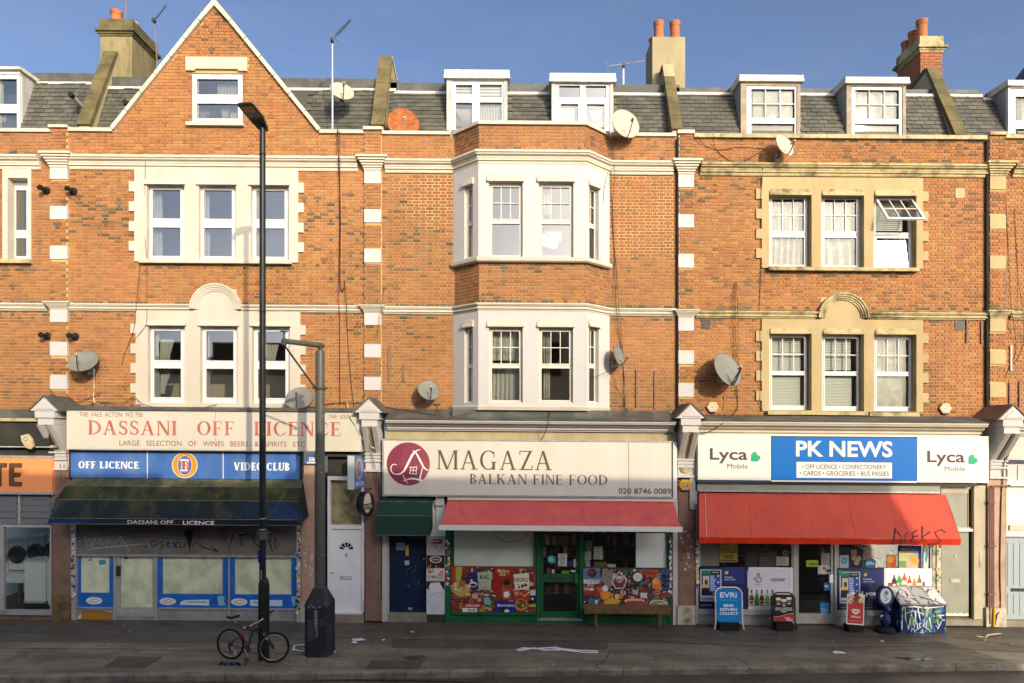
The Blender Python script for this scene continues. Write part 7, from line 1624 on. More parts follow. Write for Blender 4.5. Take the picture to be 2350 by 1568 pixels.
# ================================================================== THINGS ON THE FACADE
UC = 1175.0
def dish(u, v, d, ru, n, m, label, lnb='dark_metal', off=.34, wall=None, arm_dir=None, depth=.16, nomount=False, rv=None, big=False):
    """satellite dish: a shallow bowl of radius ru (photo units) facing n"""
    c = q(u, v, d); r = ru*kk(d); n = Vector(n).normalized()
    t = thing('satellite_dish', label, 'satellite dish', (c.x, c.y, c.z-r+SL*0), 'satellite dishes on the terrace front')
    X = n.cross(Vector((0, 0, 1))).normalized(); Y = X.cross(n).normalized()      # across, up
    mb = MB(); mb.smooth = True; N_ = 36; prof_ = [(0, -depth*r), (.35, -depth*r*.88), (.7, -depth*r*.5), (1.0, 0), (1.015, .012), (1.02, .0), (1.0, -.02), (.7, -depth*r*.5-.02), (0, -depth*r-.03)]
    i0 = 0; ry = 1.08
    for (k, z) in prof_:
        for j in range(N_):
            a = 2*math.pi*j/N_; mb.v.append(c+X*(k*r*math.cos(a))+Y*(k*r*ry*math.sin(a))+n*z)
    for k in range(len(prof_)-1):
        for j in range(N_):
            a = k*N_+j; b = k*N_+(j+1) % N_; mb.f.append((a, b, b+N_, a+N_)); mb.c.append(mb.cur)
    obj('reflector', mb, m, t)
    foot = c-Y*r*ry*.98-n*.02; head = c-Y*r*.35+n*r*1.05
    obj('feed_arm', MB().tube([foot, c-Y*r*.9+n*r*.35, head], .014 if not big else .022, 6), lnb, t)
    if big: obj('feed_arm', MB().tube([foot+X*.06, c-Y*r*.8+n*r*.4+X*.05, head], .016, 6), lnb, t)
    hd = MB().tube([head-n*.0, head-n*.05-Y*0.0, head-n*.14], [.03, .03, .022], 10); obj('receiver', hd, 'dish_pale' if not big else 'stucco_white', t)
    back = c-n*(depth*r+.03)
    if nomount is False:
        wy = -WD if wall is None else wall
        m0 = Vector((back.x-.02, min(back.y+.14, wy-.07), back.z-.08)); m1 = Vector((m0.x, wy, m0.z-.10))
        obj('mount_arm', MB().tube([back, m0, Vector((m0.x, m0.y, m0.z-.1)), m1], .020, 6), lnb, t)
        obj('wall_plate', MB().box(m1.x-.07, m1.x+.07, m1.z-.09, m1.z+.09, -wy, -wy+.012), 'galv', t)
    return t
dish(191, 829, .0, 31, (.10, -.74, .66), 'dish_grey', 'grey satellite dish with a white hanging cable, beside the leftmost pilaster')
dish(687, 914, .05, 31, (.05, -.76, .65), 'dish_grey', 'pale grey satellite dish just above the cream sign between the two tall posts')
dish(984, 896, .0, 25, (.30, -.78, .55), 'dish_grey', 'small grey satellite dish low on the bricks above the MAGAZA sign')
dish(1420, 816, .02, 23, (.80, -.55, .22), 'dish_grey', 'grey satellite dish seen nearly edge on at the right of the white bay')
dish(1670, 848, .10, 38, (.42, -.82, .38), 'dish_grey', 'largest grey satellite dish with a twin feed arm on the bricks above the news shop', big=True)
dish(1801, 333, .05, 26, (.42, -.86, .30), 'dish_pale', 'pale satellite dish on the parapet above the news shop house, aimed right', wall=.30)
dish(1436, 284, -.05, 34, (.30, -.92, .25), 'dish_pale', 'large cream satellite dish standing on the parapet right of the white bay', wall=.40)
dish(785, 209, -.75, 27, (.34, -.80, .50), 'dish_pale', 'pale grey satellite dish clamped to the aerial mast over the slate roof', wall=.9)
dish(926, 283, -.6, 36, (.20, -.95, .22), 'rust', 'rusty brown satellite dish behind the parapet beside the mossy party wall', nomount=True, lnb='dish_pale')
# junction: bracket bars on the parapet
def yagi(base_uv, top_uv, d, r, a, b, n, label, refl=(0, 0), m='dark_metal', er=.16, mastm='galv', cross=None):
    """aerial: mast from base to top, boom from a to b with n rods"""
    B, T = q(*base_uv, d), q(*top_uv, d); t = thing('roof_aerial', label, 'aerial', B, 'television aerials on the roofs')
    obj('mast', MB().tube([B, T], r, 8), mastm, t)
    A = q(*a, d+.1); E = q(*b, d+.1); obj('boom', MB().tube([A, E], .014, 5), m, t); dv = (E-A).normalized()
    cr = cross or Vector((-dv.z*.75, .66, dv.x*.75)).normalized()
    for k in range(n):
        p = A+(E-A)*(.15+.85*(k+.5)/n); l = er*(1-.35*k/n); obj('rod', MB().tube([p-cr*l, p+cr*l], .008, 4), m, t)
    rf = A+(E-A)*.02
    for s_ in (-1, 1):
        o_ = Vector((dv.z*s_*.10*-1, 0, dv.x*s_*.10))
        for j in (0, 1): p = rf+o_*(1+j*.8); obj('reflector_rod', MB().tube([p-cr*er*1.3, p+cr*er*1.3], .008, 4), 'galv', t)
    obj('clamp', MB().box(T.x-.03, T.x+.03, T.z-.04, T.z+.05, d-.03, d+.12), 'dark_metal', t)
yagi((763, 296), (762.7, 96), -.55, .022, (768, 86), (804, 46), 11, 'tall television aerial on a pale mast over the roof between gable and party wall')
yagi((362, 170), (355, 50), -2.0, .016, (352, 50), (382, 12), 12, 'thin television aerial behind the left chimney, boom pointing up right', er=.14, mastm='pilaster_brown')
yagi((1430.5, 205), (1430.5, 153), -2.3, .028, (1392, 153), (1478, 140), 13, 'long horizontal television aerial on a short white mast left of the plain chimney', er=.11, mastm='sign_new', m='galv')
cB = q(288, 60, -2.9); obj('mast', MB().tube([q(288, 60, -2.9), q(290, -20, -2.9)], .02, 6), 'pilaster_brown', None, label='bare thin mast rising past the top edge above the left chimney', cat='mast')
# flues
for i, (u, v, d, l) in enumerate(((105, 436, WD, 'black boiler flue left of the pilaster at second floor height'), (167, 438, WD, 'black boiler flue right of the pilaster at second floor height'), (107.5, 770, WD, 'black boiler flue left of the pilaster at first floor height'), (171, 771, WD, 'black boiler flue right of the pilaster at first floor height'))):
    c = q(u+2.5, v+2, d); t = thing('boiler_flue', l, 'flue', c, 'black boiler flues beside the left pilaster')
    obj('collar', MB().lathe(c, (0, -1, 0), [(.10, 0), (.105, .02), (.09, .05), (.065, .06)], 20), 'rubber', t)
    obj('flue_pipe', MB().tube([c, c+Vector((0, -.24, 0)), c+Vector((-.03, -.27, .02))], [.055, .055, .05], 14), 'black_paint', t)
    obj('terminal', MB().lathe(c+Vector((-.01, -.22, 0)), (-.25, -.9, .3), [(.07, 0), (.075, .02), (.06, .06), (.03, .07)], 14), 'rubber', t)
for i, (u, v, l) in enumerate(((185, 243, 'short white roof flue on the slates left of the mossy party wall'), (305, 256, 'short white roof flue on the slates between party wall and gable'))):
    c = q(u-60 if 0 else u, v, -1.15); c2 = q(u-(19 if i == 0 else 15), v-(22 if i == 0 else 18), -.72)
    t = thing('roof_flue', l, 'flue', c, 'roof flues in the slates')
    obj('flue_pipe', MB().tube([c, c2], .06, 12), 'stucco_cream', t); dv = (c2-c).normalized(); obj('terminal', MB().tube([c2, c2+dv*.1], [.075, .07], 12), 'rubber', t)
    obj('collar', MB().lathe(c-dv*.08, dv, [(.17, 0), (.15, .03), (.08, .07)], 16), 'lead_dark', t)
# cast rails and strips left on the wall
for (u, v0, v1, l) in ((893, 793, 876, 'longer rusty metal strip on the bricks left of the small dish'), (926, 837, 876, 'shorter rusty metal strip on the bricks left of the small dish'), (1461.5, 848, 935, 'left of two dark metal strips on the bricks right of the bay'), (1503.5, 850, 938, 'right of two dark metal strips on the bricks right of the bay'), (2220, 735, 787, 'left of two short dark strips below the string course above the news shop sign'), (2253.5, 737, 789, 'right of two short dark strips below the string course above the news shop sign'), (2321, 792, 851, 'pale metal strip on the bricks right of the right pilaster'), (2318, 878, 938, 'dark metal strip above the gabled bracket at the right edge'), (2341, 876, 935, 'dark metal strip at the extreme right edge'), (2309, 600, 714, 'long wooden strip on the bricks beside the right pilaster')):
    UC = u; obj('metal_strip', MB().box(*R(u-2, u+2, v0, v1, WD+.03), WD+.001, WD+.035), 'pilaster_brown' if v0 != 792 else 'stucco_cream', None, label=l, cat='metal strip')
UC = 1175.0
# downpipes and gaps between houses
for (u, v0, v1, l) in ((1555.3, 318, 1000, 'black rainwater pipe down the joint left of the third pilaster'), (2265, 322, 985, 'black rainwater pipe down the joint left of the right pilaster')):
    P_ = [q(u, v0, WD+.05), q(u, v1, WD+.05)]; obj('downpipe', MB().tube(P_, .035, 8), 'black_paint', None, label=l, cat='pipe')
# cables
W2 = WD+.02
cable([(775, 296, W2+.08), (777, 360, W2+.22), (778, 400, W2), (781, 500, W2), (780, 640, W2), (785, 668, W2+.02), (790, 660, W2+.03)], .014, 'pair of thick black cables dropping from the parapet left of the second pilaster')
cable([(779, 300, W2+.08), (780, 370, W2+.22), (779, 520, W2), (778, 700, W2+.1), (779, 730, W2), (780, 930, W2)], .009, 'long black cable down the bricks between the cream surround and second pilaster')
cable([(790, 643, W2), (795, 700, W2+.12), (797, 760, W2), (803, 850, W2), (812, 934, W2)], .009, 'black cable curving down toward the sign number 749 0351')
cable([(881, 660, W2), (874, 710, W2+.2), (862, 790, W2), (846, 860, W2), (832, 920, W2)], .006, 'thin dark cable slanting across the second pilaster')
cable([(334, 362, W2+.1), (332, 480, W2), (334, 560, W2+.03), (337, 600, W2+.08), (337, 690, W2), (336, 740, W2+.1), (325, 760, W2+.06), (305, 785, W2)], .006, 'thin cable looping down the cream surround of the left house')
cable([(322, 605, W2), (313, 700, W2+.1), (306, 760, W2+.05), (285, 815, W2), (280, 840, W2)], .006, 'thin cable running down beside the left quoins')
cable([(216, 848, .0), (216, 880, W2), (215, 915, W2), (222, 927, W2+.02), (233, 922, W2+.04)], .011, 'white cable hanging under the left satellite dish', 'cable_white')
cable([(128, 908, .1), (150, 925, W2+.05), (190, 932, W2+.05), (232, 923, W2+.05), (280, 926, W2+.06), (306, 912, W2+.1), (330, 928, W2+.2), (380, 940, .1), (440, 941, .2), (500, 928, W2+.06)], .009, 'loose cables sagging along the ledge above the cream sign')
cable([(130, 915, .1), (180, 922, W2+.05), (230, 903, W2+.03)], .007, 'short cable rising from the left bracket below the dish')
cable([(690, 938, W2+.03), (730, 932, W2+.03), (770, 925, W2+.03), (815, 925, W2+.03), (860, 925, W2), (890, 935, W2), (950, 945, .0), (1010, 955, .2)], .009, 'cable running from the second bracket onto the lead ledge')
cable([(797, 925, W2+.04), (801, 950, .36), (815, 975, .38), (830, 1005, .34), (850, 1025, .2), (875, 1033, .1)], .012, 'white cable draped over the right end of the cream sign', 'cable_white')
cable([(1002, 930, W2), (1008, 950, .1), (1020, 960, .3), (1034, 961, .42)], .007, 'cable curling from the small dish onto the lead ledge')
cable([(1030, 962, .45), (1044, 955, .4), (1130, 940, .1), (1240, 920, .1), (1330, 880, .05), (1400, 851, .08), (1425, 840, .05)], .006, 'long thin cable slanting up across the bay to the edge on dish')
cable([(1405, 318, WD+.1), (1409, 360, WD+.06), (1410, 400, WD+.2), (1406, 470, W2), (1410, 600, W2), (1414, 700, W2+.12), (1424, 790, W2), (1431, 850, W2), (1435, 920, W2), (1432, 955, .1)], .008, 'black cable down the bricks beside the right side of the bay')
cable([(1402, 320, WD+.1), (1404, 500, W2), (1416, 630, W2), (1420, 700, W2+.12), (1429, 800, W2), (1433, 935, W2+.02), (1440, 935, W2+.05), (1437, 955, .0), (1431, 965, .3)], .006, 'thin second cable beside the right side of the bay')
cable([(1402, 850, .05), (1415, 890, W2), (1432, 920, W2), (1435, 935, W2)], .006, 'short cable from the edge on dish down to the bundle')
cable([(1395, 395, WD+.25), (1386, 440, WD+.2), (1380, 560, WD+.2), (1377, 600, WD+.3)], .006, 'thin cable down the right face of the bay')
cable([(1262, 939, .2), (1258, 970, .45), (1250, 995, .3), (1240, 1012, .25)], .011, 'black cable hanging over the cornice above the letter Z')
cable([(1600, 312, W2+.1), (1620, 335, W2), (1650, 344, W2), (1700, 338, W2), (1760, 343, W2)], .007, 'cable sagging along the top bricks of the news shop house')
cable([(1635, 316, W2+.1), (1645, 345, W2), (1670, 366, W2), (1700, 373, W2), (1725, 360, W2), (1744, 350, W2)], .008, 'cable looping low under the parapet of the news shop house')
cable([(1745, 352, W2), (1750, 400, W2+.1), (1744, 480, W2), (1748, 560, W2), (1743, 700, W2), (1744, 715, W2+.05)], .007, 'cable down the left edge of the yellow stone surround')
for k, (u0, u1, l) in enumerate(((1686, 1683, 'left of three thin cables hanging to the largest dish'), (1688, 1688, 'middle of three thin cables hanging to the largest dish'), (1690, 1693, 'right of three thin cables hanging to the largest dish'))):
    cable([(u0, 648, W2), (u1, 715, W2+.12), (u1+1, 820, W2), (u1+2, 840, W2+.02)], .006, l)
cable([(1690, 880, W2+.04), (1693, 930, W2), (1685, 950, W2+.1), (1672, 958, .1), (1655, 975, .44), (1630, 990, .42), (1606, 996, .28)], .011, 'thick black cable curling from the largest dish over the shop cornice')
cable([(1661, 907, W2), (1660, 940, W2), (1664, 956, .1)], .007, 'thin cable from the dish mount down to the ledge')
cable([(1744, 760, W2+.03), (1746, 860, W2+.03), (1744, 920, W2+.03), (1750, 940, W2+.05)], .006, 'thin cable down the left edge of the lower stone surround')
cable([(2308, 445, W2), (2315, 600, W2), (2320, 700, W2+.15), (2332, 800, W2), (2310, 860, W2), (2300, 915, W2)], .007, 'cable wandering down the bricks right of the right pilaster')
cable([(2328, 480, W2), (2337, 640, W2), (2348, 720, W2+.1), (2346, 800, W2), (2315, 850, W2)], .006, 'second thin cable at the extreme right edge')
cable([(848, 1000, .4), (858, 1060, .12), (868, 1110, .08), (876, 1165, .06)], .006, 'thin cable down the second shop pilaster')
cable([(842, 985, .42), (852, 1050, .14), (862, 1110, .08), (872, 1150, .07)], .005, 'second thin cable down the second shop pilaster')
cable([(1131, 1224, -.07), (1150, 1240, -.07), (1175, 1245, -.07), (1200, 1236, -.07), (1212, 1222, -.07)], .006, 'dark cable sagging inside the top of the left grocer window')
for (u, v) in ((126, 1), (0, 0))[:1]: pass
t = thing('window_bars', 'thin iron hooks fixed to the pier right of the orange sign', 'bracket', F0.P(ux(138), vz(1130, .1, 130), .05))
for u in (138, 147): obj('iron_bar', MB().tube([q(u, 1066, .09), q(u, 1108, .09)], .012, 6), 'pilaster_brown', t)
for v in (1078, 1096): obj('iron_bar', MB().tube([q(133, v, .085), q(160, v+1, .085)], .007, 5), 'pilaster_brown', t)
# window dressings, one by one
def LC(*a, **k): return curtain(*a, **k)
UC = 480.0; dC = WD-.30
LC(349, 372, 440, 504, dC, 'cream curtain in the upper pane of the gabled house top left window', folds=3); LC(349, 372, 522, 590, dC, 'cream curtain in the lower pane of the gabled house top left window', folds=3)
LC(467, 482, 445, 590, dC, 'narrow cream curtain edge in the middle second floor window of the gabled house', folds=2); LC(588, 596, 440, 590, dC, 'narrow curtain edge behind the lamp column on the second floor', folds=2)
LC(354, 366, 765, 915, dC, 'cream curtain edge in the left first floor window of the gabled house', folds=2); LC(368, 400, 780, 829, dC-.1, 'streaky net curtain in the upper pane of the left first floor window', m='net_white', folds=6, pinch=.3, side='l'); LC(368, 392, 850, 905, dC-.1, 'net curtain in the lower pane of the left first floor window', m='net_white', folds=4, pinch=.6, side='l')
LC(472, 482, 770, 915, dC, 'cream curtain edge in the middle first floor window of the gabled house', folds=2); LC(602, 640, 790, 829, dC, 'net curtain in the right first floor window of the gabled house', m='net_white', folds=7, pinch=.2, side='l')
LC(500, 545, 184, 219, dC+.06, 'white curtain in the upper pane of the gable window', folds=6); LC(505, 528, 240, 274, dC+.06, 'white cloth in the lower pane of the gable window', folds=4, pinch=.4)
obj('picture_back', MB().box(*R(528, 548, 247, 272, dC), dC-.02, dC), 'stucco_cream', None, label='pale rectangle leaning in the lower right of the gable window', cat='picture')
t = thing('flower_vase', 'pale flowers standing in the lower left of the gable window', 'flowers', q(466, 276, dC-.05)); mb = MB(); r7 = random.Random(5)
for k in range(26):
    a = Vector((ux(466+r7.gauss(0, 5), dC), 0.0, vz(256+r7.gauss(0, 6), dC))); a.y = -dC+r7.uniform(-.02, .04)
    for j in range(4):
        an = j*1.57+k; mb.poly([a, a+Vector((.05*math.cos(an), -.015, .05*math.sin(an))), a+Vector((.05*math.cos(an+.8), -.01, .05*math.sin(an+.8)))])
obj('petals', mb, 'stucco_cream', t, kind='stuff'); mb = MB()
for k in range(9): mb.tube([q(466, 274, dC-.05), q(466+r7.gauss(0, 5), 258+r7.gauss(0, 5), dC-.03)], .006, 4)
obj('stems', mb, 'awning_green', t); obj('vase', MB().lathe(q(466, 282, dC-.05), (0, 0, 1), [(.03, 0), (.05, .04), (.035, .1)], 12), 'stucco_cream', t)
UC = 1930.0
LC(1773, 1843, 545, 614, WD-.28, 'crumpled white sheet in the lower pane of the left stone framed window', folds=5, amp=.05, m='cloth_grey'); LC(1891, 1962, 545, 614, WD-.28, 'white sheet in the lower pane of the middle stone framed window', folds=3, amp=.06, m='cloth_grey'); LC(1891, 1962, 457, 534, WD-.32, 'pale cloth behind the upper panes of the middle stone framed window', folds=3, m='cloth_grey'); LC(1771, 1843, 457, 534, WD-.33, 'pale grey cloth behind the upper panes of the left stone framed window', folds=3, m='cloth_grey')
LC(2010, 2086, 545, 614, WD-.30, 'white sheet behind the glaring lower pane of the right stone framed window', folds=3, amp=.03, m='cloth_grey')
UC = 480.0
for (a, b, v0, v1, l) in ((406, 418, 759, 829, 'thin beige blind edge at the right of the left first floor window of the gabled house'),): pass
UC = 1930.0
blind(2008, 2070, 462, 530, WD-.27, 'white slatted blind behind the propped open top sash', 14)
for (a, b, v0, v1, l) in ((1768, 1838, 772, 852, 'white slatted blind in the upper sash of the left first floor stone framed window'), (1768, 1836, 862, 934, 'white slatted blind in the lower sash of the left first floor stone framed window'), (1888, 1952, 772, 850, 'white slatted blind in the upper sash of the middle first floor stone framed window'), (1888, 1954, 862, 934, 'white slatted blind in the lower sash of the middle first floor stone framed window')):
    blind(a, b, v0, v1, WD-.27, l, 20)
LC(2008, 2080, 777, 934, WD-.28, 'smooth pale roller blind filling the right first floor stone framed window', m='cloth_grey', folds=2, amp=.008)
UC = 1215.0
LC(1130, 1190, 762, 828, -.08, 'net curtain in the upper panes of the left front first floor bay window', m='net_white', folds=5); LC(1130, 1190, 842, 918, -.08, 'beige curtain in the lower pane of the left front first floor bay window', folds=6)
LC(1246, 1262, 762, 916, -.05, 'gathered white curtain in the right front first floor bay window', folds=3); LC(1246, 1266, 430, 492, -.05, 'white curtain in the right front second floor bay window', folds=4)
t = thing('hanging_laundry', 'pink and white cloths hung inside the right front bay window on the second floor', 'laundry', q(1262, 575, -.1))
pc = R(1241, 1282, 535, 572, -.1)
mb = MB().prism([(pc[0], pc[3]), (pc[0], pc[2]+.1), (pc[0]+.36, pc[2]), (pc[1], pc[2]+.12), (pc[1]-.02, pc[3]-.05)], -.12, -.10); obj('pink_cloth', mb, 'blind_pink' if 'blind_pink' in M else 'stucco_cream', t)
pc = R(1248, 1288, 526, 552, -.08); mb = MB().prism([(pc[0], pc[3]), (pc[0]+.12, pc[2]+.12), (pc[0]+.3, pc[2]), (pc[1], pc[2]-.02), (pc[1]+.02, pc[3]-.03)], -.09, -.075); obj('white_cloth', mb, 'fabric_white', t)
UC = 1930.0
obj('paper_sheet', MB().box(*R(1728, 1818, 212, 274, -1.12), -1.13, -1.12), 'cloth_grey', None, label='large white sheet in the left dormer of the news shop house', cat='sheet')
LC(1962, 2062, 206, 274, -1.2, 'bright crumpled plastic in the upper panes of the right dormer of the news shop house', folds=4, amp=.06, m='cloth_grey'); LC(1964, 2058, 292, 312, -1.2, 'torn white sheet low in the right dormer of the news shop house', folds=5, amp=.04, m='cloth_grey')
LC(2335, 2420, 228, 275, -1.2, 'bright crumpled sheet in the dormer at the right edge', folds=4, amp=.06, m='cloth_grey')
t = thing('pigeon', 'dark pigeon sitting on the cornice at the left edge', 'bird', q(26, 362, WD+.12)); c = q(27, 355, WD+.1)
obj('body', MB().tube([c+Vector((-.16, 0, -.03)), c+Vector((-.09, 0, 0)), c, c+Vector((.07, 0, .03)), c+Vector((.12, 0, .06))], [.012, .04, .06, .045, .02], 10), 'dark_metal', t); obj('head', MB().lathe(c+Vector((.09, 0, .05)), (0, 0, 1), [(.01, 0), (.032, .015), (.034, .03), (.02, .055), (.004, .062)], 10), 'dark_metal', t)
# ================================================================== STREET FURNITURE
UC = 1175.0
dl = 2.76; xl = ux(600.5, dl); xb = ux(605.5, dl)
def zat(v, d, u=600): return q(u, v, d).z
lp = thing('street_lamp', 'tall slim black street lamp with a flat LED head beside the bicycle', 'street lamp', (xb, -dl, 0))
zt = zat(292, dl); zs = zat(1335, dl)
obj('base_tube', MB().lathe((xb, -dl, 0), (0, 0, 1), [(.118, 0), (.118, zs-.12), (.112, zs-.04), (.075, zs+.08)], 24), 'black_paint', lp)
obj('column', MB().lathe((xl+.02, -dl, zs+.02), (0, 0, 1), [(.072, 0), (.068, zt*.5-zs), (.062, zt-zs-.02)], 20), 'black_paint', lp)
for v in (355, 716, 1190, 1215): z = zat(v, dl); obj('collar_ring', MB().lathe((xl+.02, -dl, z-.012), (0, 0, 1), [(.072, 0), (.074, .004), (.074, .02), (.072, .024)], 20), 'rubber' if v < 1000 else 'galv', lp)
z0 = zat(1238, dl); obj('sign_clip', MB().box(xl-.08, xl+.12, z0, z0+.18, dl-.09, dl+.09), 'dark_metal', lp); obj('clip_plate', MB().box(xl+.0, xl+.13, z0+.01, z0+.17, dl+.092, dl+.105), 'post_grey', lp); obj('plate', MB().box(xl-.05, xl+.07, zat(1290, dl), zat(1262, dl), dl+.072, dl+.08), 'stand_blue', lp)
# head: swept forward over the road and to the left
hd = Vector((-.16, -.96, .16)).normalized(); sd_ = Vector((.985, -.16, 0)); up = sd_.cross(hd).normalized()*-1
if up.z < 0: up = -up
neck = Vector((xl+.02, -dl, zt-.03))
def hp(s, w_, h): return neck+hd*s+sd_*w_+up*h
sec = [(-.12, .07, .0, .12), (.0, .10, -.02, .15), (.16, .14, .02, .15), (.26, .17, .055, .145), (.7, .175, .075, .125), (.74, .15, .08, .115)]
mb = MB(); mb.smooth = True
for s, w_, b_, t_ in sec: mb.v += [hp(s, -w_, b_), hp(s, w_, b_), hp(s, w_*1.02, (b_+t_)/2), hp(s, w_*.7, t_), hp(s, -w_*.7, t_), hp(s, -w_*1.02, (b_+t_)/2)]
for k in range(len(sec)-1):
    for j in range(6): a = k*6+j; b = k*6+(j+1) % 6; mb.f.append((a, a+6, b+6, b)); mb.c.append(mb.cur)
mb.f += [tuple(range(6)), tuple(len(mb.v)-1-j for j in range(6))]; mb.c += [mb.cur]*2
hdp = obj('lamp_head', mb, 'black_paint', lp)
obj('lens', MB().poly([hp(.30, -.145, .056), hp(.30, .145, .056), hp(.68, .14, .07), hp(.68, -.14, .07)]), 'post_grey', hdp)
for i in range(4):
    for j in range(2): s0 = .48+j*.10; w0 = -.125+i*.065; obj('led_module', MB().poly([hp(s0, w0, .060), hp(s0, w0+.05, .060), hp(s0+.08, w0+.05, .064), hp(s0+.08, w0, .064)][::1]), 'gold', hdp)
obj('spigot', MB().lathe(neck-Vector((0, 0, .05)), (0, 0, 1), [(.066, 0), (.068, .04), (.06, .1)], 16), 'black_paint', lp)
p = Print(dl+.073); 
def vstroke(mb, pts, x, d, wd=.010): mb.ribbon([(x+a, z) for a, z in pts], wd, d)
mb = MB(); zq = zat(1300, dl)
for k in range(9):
    z = zq-.06*k-.1; vstroke(mb, [(-.025, z), (.0, z+.035), (.02, z+.005), (-.01, z-.02), (.02, z-.03)], xl+.02, dl+.076, .007)
obj('graffiti', mb, 'spray_white', lp)
# grey post with a bracket arm
dp2 = 2.35; xp = ux(734.5, dp2)
gp_ = thing('bracket_post', 'grey steel post on a wide black cast base with a braced arm reaching left', 'post', (xp, -dp2, 0))
zb1, zb2, ztop = zat(1382, dp2, 735), zat(1348, dp2, 735), zat(803, dp2, 735)
hw2 = .285
mb = MB(); ch = .09
def octo(h, z): 
    c_ = ch*h/hw2; return [Vector((xp+a, -dp2+b, z)) for a, b in ((-h+c_, -h), (h-c_, -h), (h, -h+c_), (h, h-c_), (h-c_, h), (-h+c_, h), (-h, h-c_), (-h, -h+c_))]
rings = [octo(hw2+.015, 0), octo(hw2, .05), octo(hw2, zb1), octo(.13, zb2)]
for a, b in zip(rings, rings[1:]):
    for j in range(8): mb.poly([a[j], a[(j+1) % 8], b[(j+1) % 8], b[j]])
mb.poly(rings[-1]); bs_ = obj('cast_base', mb, 'cast_base', gp_)
obj('worn_patch', MB().poly([Vector((xp+a, -dp2-hw2-.003, z)) for a, z in ((-.195, .34), (-.03, .36), (.0, .50), (-.03, .70), (-.12, .82), (-.195, .86))]), 'tarp', bs_)
mb = MB(); text_mb(mb, 'HTEEA', (xp-.17, xp+.06, zb1+.02, zb1+.10), dp2+hw2-.03, Fr((0, 0, 0), (1, 0, 0), (0, 0, 1), (0, -1, 0)), .005) if False else None
mb = MB()
for k, ch_ in enumerate(range(7)): z = zb1-.15-k*.085; mb.ribbon([(xp-.06, z), (xp-.01, z+.05), (xp+.03, z-.02), (xp-.04, z-.03), (xp+.02, z+.03)], .010, dp2+hw2+.003)
mb.ribbon([(xp-.19, zb1-.06), (xp-.19, zb1-.01), (xp-.15, zb1-.06), (xp-.15, zb1-.01)], .009, dp2+hw2+.003); mb.ribbon([(xp-.12, zb1-.01), (xp-.07, zb1-.015), (xp-.09, zb1-.06)], .009, dp2+hw2+.003); mb.ribbon([(xp-.03, zb1-.01), (xp-.03, zb1-.06), (xp+.01, zb1-.055)], .009, dp2+hw2+.003); mb.ribbon([(xp+.04, zb1-.01), (xp+.06, zb1-.06), (xp+.10, zb1-.01)], .009, dp2+hw2+.003)
obj('graffiti', mb, 'spray_white', bs_)
obj('column', MB().lathe((xp, -dp2, zb2-.02), (0, 0, 1), [(.118, 0), (.112, (ztop-zb2)*.45), (.105, (ztop-zb2)*.5), (.103, ztop-zb2-.06), (.09, ztop-zb2), (.03, ztop-zb2+.02)], 28), 'post_grey', gp_)
obj('swivel', MB().lathe((xp, -dp2, ztop-.02), (0, 0, 1), [(.045, 0), (.045, .07), (.065, .08), (.065, .13), (.03, .15)], 18), 'dark_metal', gp_)
tip = q(650, 781, dp2+1.25); tip = Vector((tip.x, tip.y, ztop+.12+.1)); at_ = q(652, 783, 3.45); tip = at_
A_ = Vector((xp, -dp2, ztop+.10))
obj('arm', MB().tube([A_+(A_-tip).normalized()*.1, A_, tip], [.06, .062, .055], 12), 'post_grey', gp_)
obj('arm_end', MB().lathe(tip-Vector((0, 0, .09)), (0, 0, 1), [(.05, 0), (.055, .05), (.055, .12), (.02, .15)], 14), 'dark_metal', gp_); obj('photocell', MB().lathe(tip+Vector((0, 0, .05)), (0, 0, 1), [(.02, 0), (.02, .13), (.075, .14), (.075, .16), (.02, .17)], 16), 'post_grey', gp_)
zc = zat(891, dp2, 735); obj('clamp', MB().lathe((xp, -dp2, zc-.03), (0, 0, 1), [(.108, 0), (.135, .005), (.135, .045), (.108, .05)], 24), 'dark_metal', gp_); obj('clamp_bolt', MB().tube([Vector((xp-.17, -dp2, zc)), Vector((xp+.17, -dp2, zc))], .018, 6), 'dark_metal', gp_)
obj('brace', MB().tube([Vector((xp-.1, -dp2-.05, zc+.01)), tip-Vector((0, 0, .08))], .02, 8), 'dark_metal', gp_)
p = Print(dp2+.112)
for k in range(14): u = rnd.uniform(729, 741); v = rnd.uniform(830, 1320); p.ell(u, v, rnd.uniform(.4, 1.1), rnd.uniform(.6, 1.8), (190, 190, 175), 8)
p.build('paint_chips', gp_, 'print_matt')
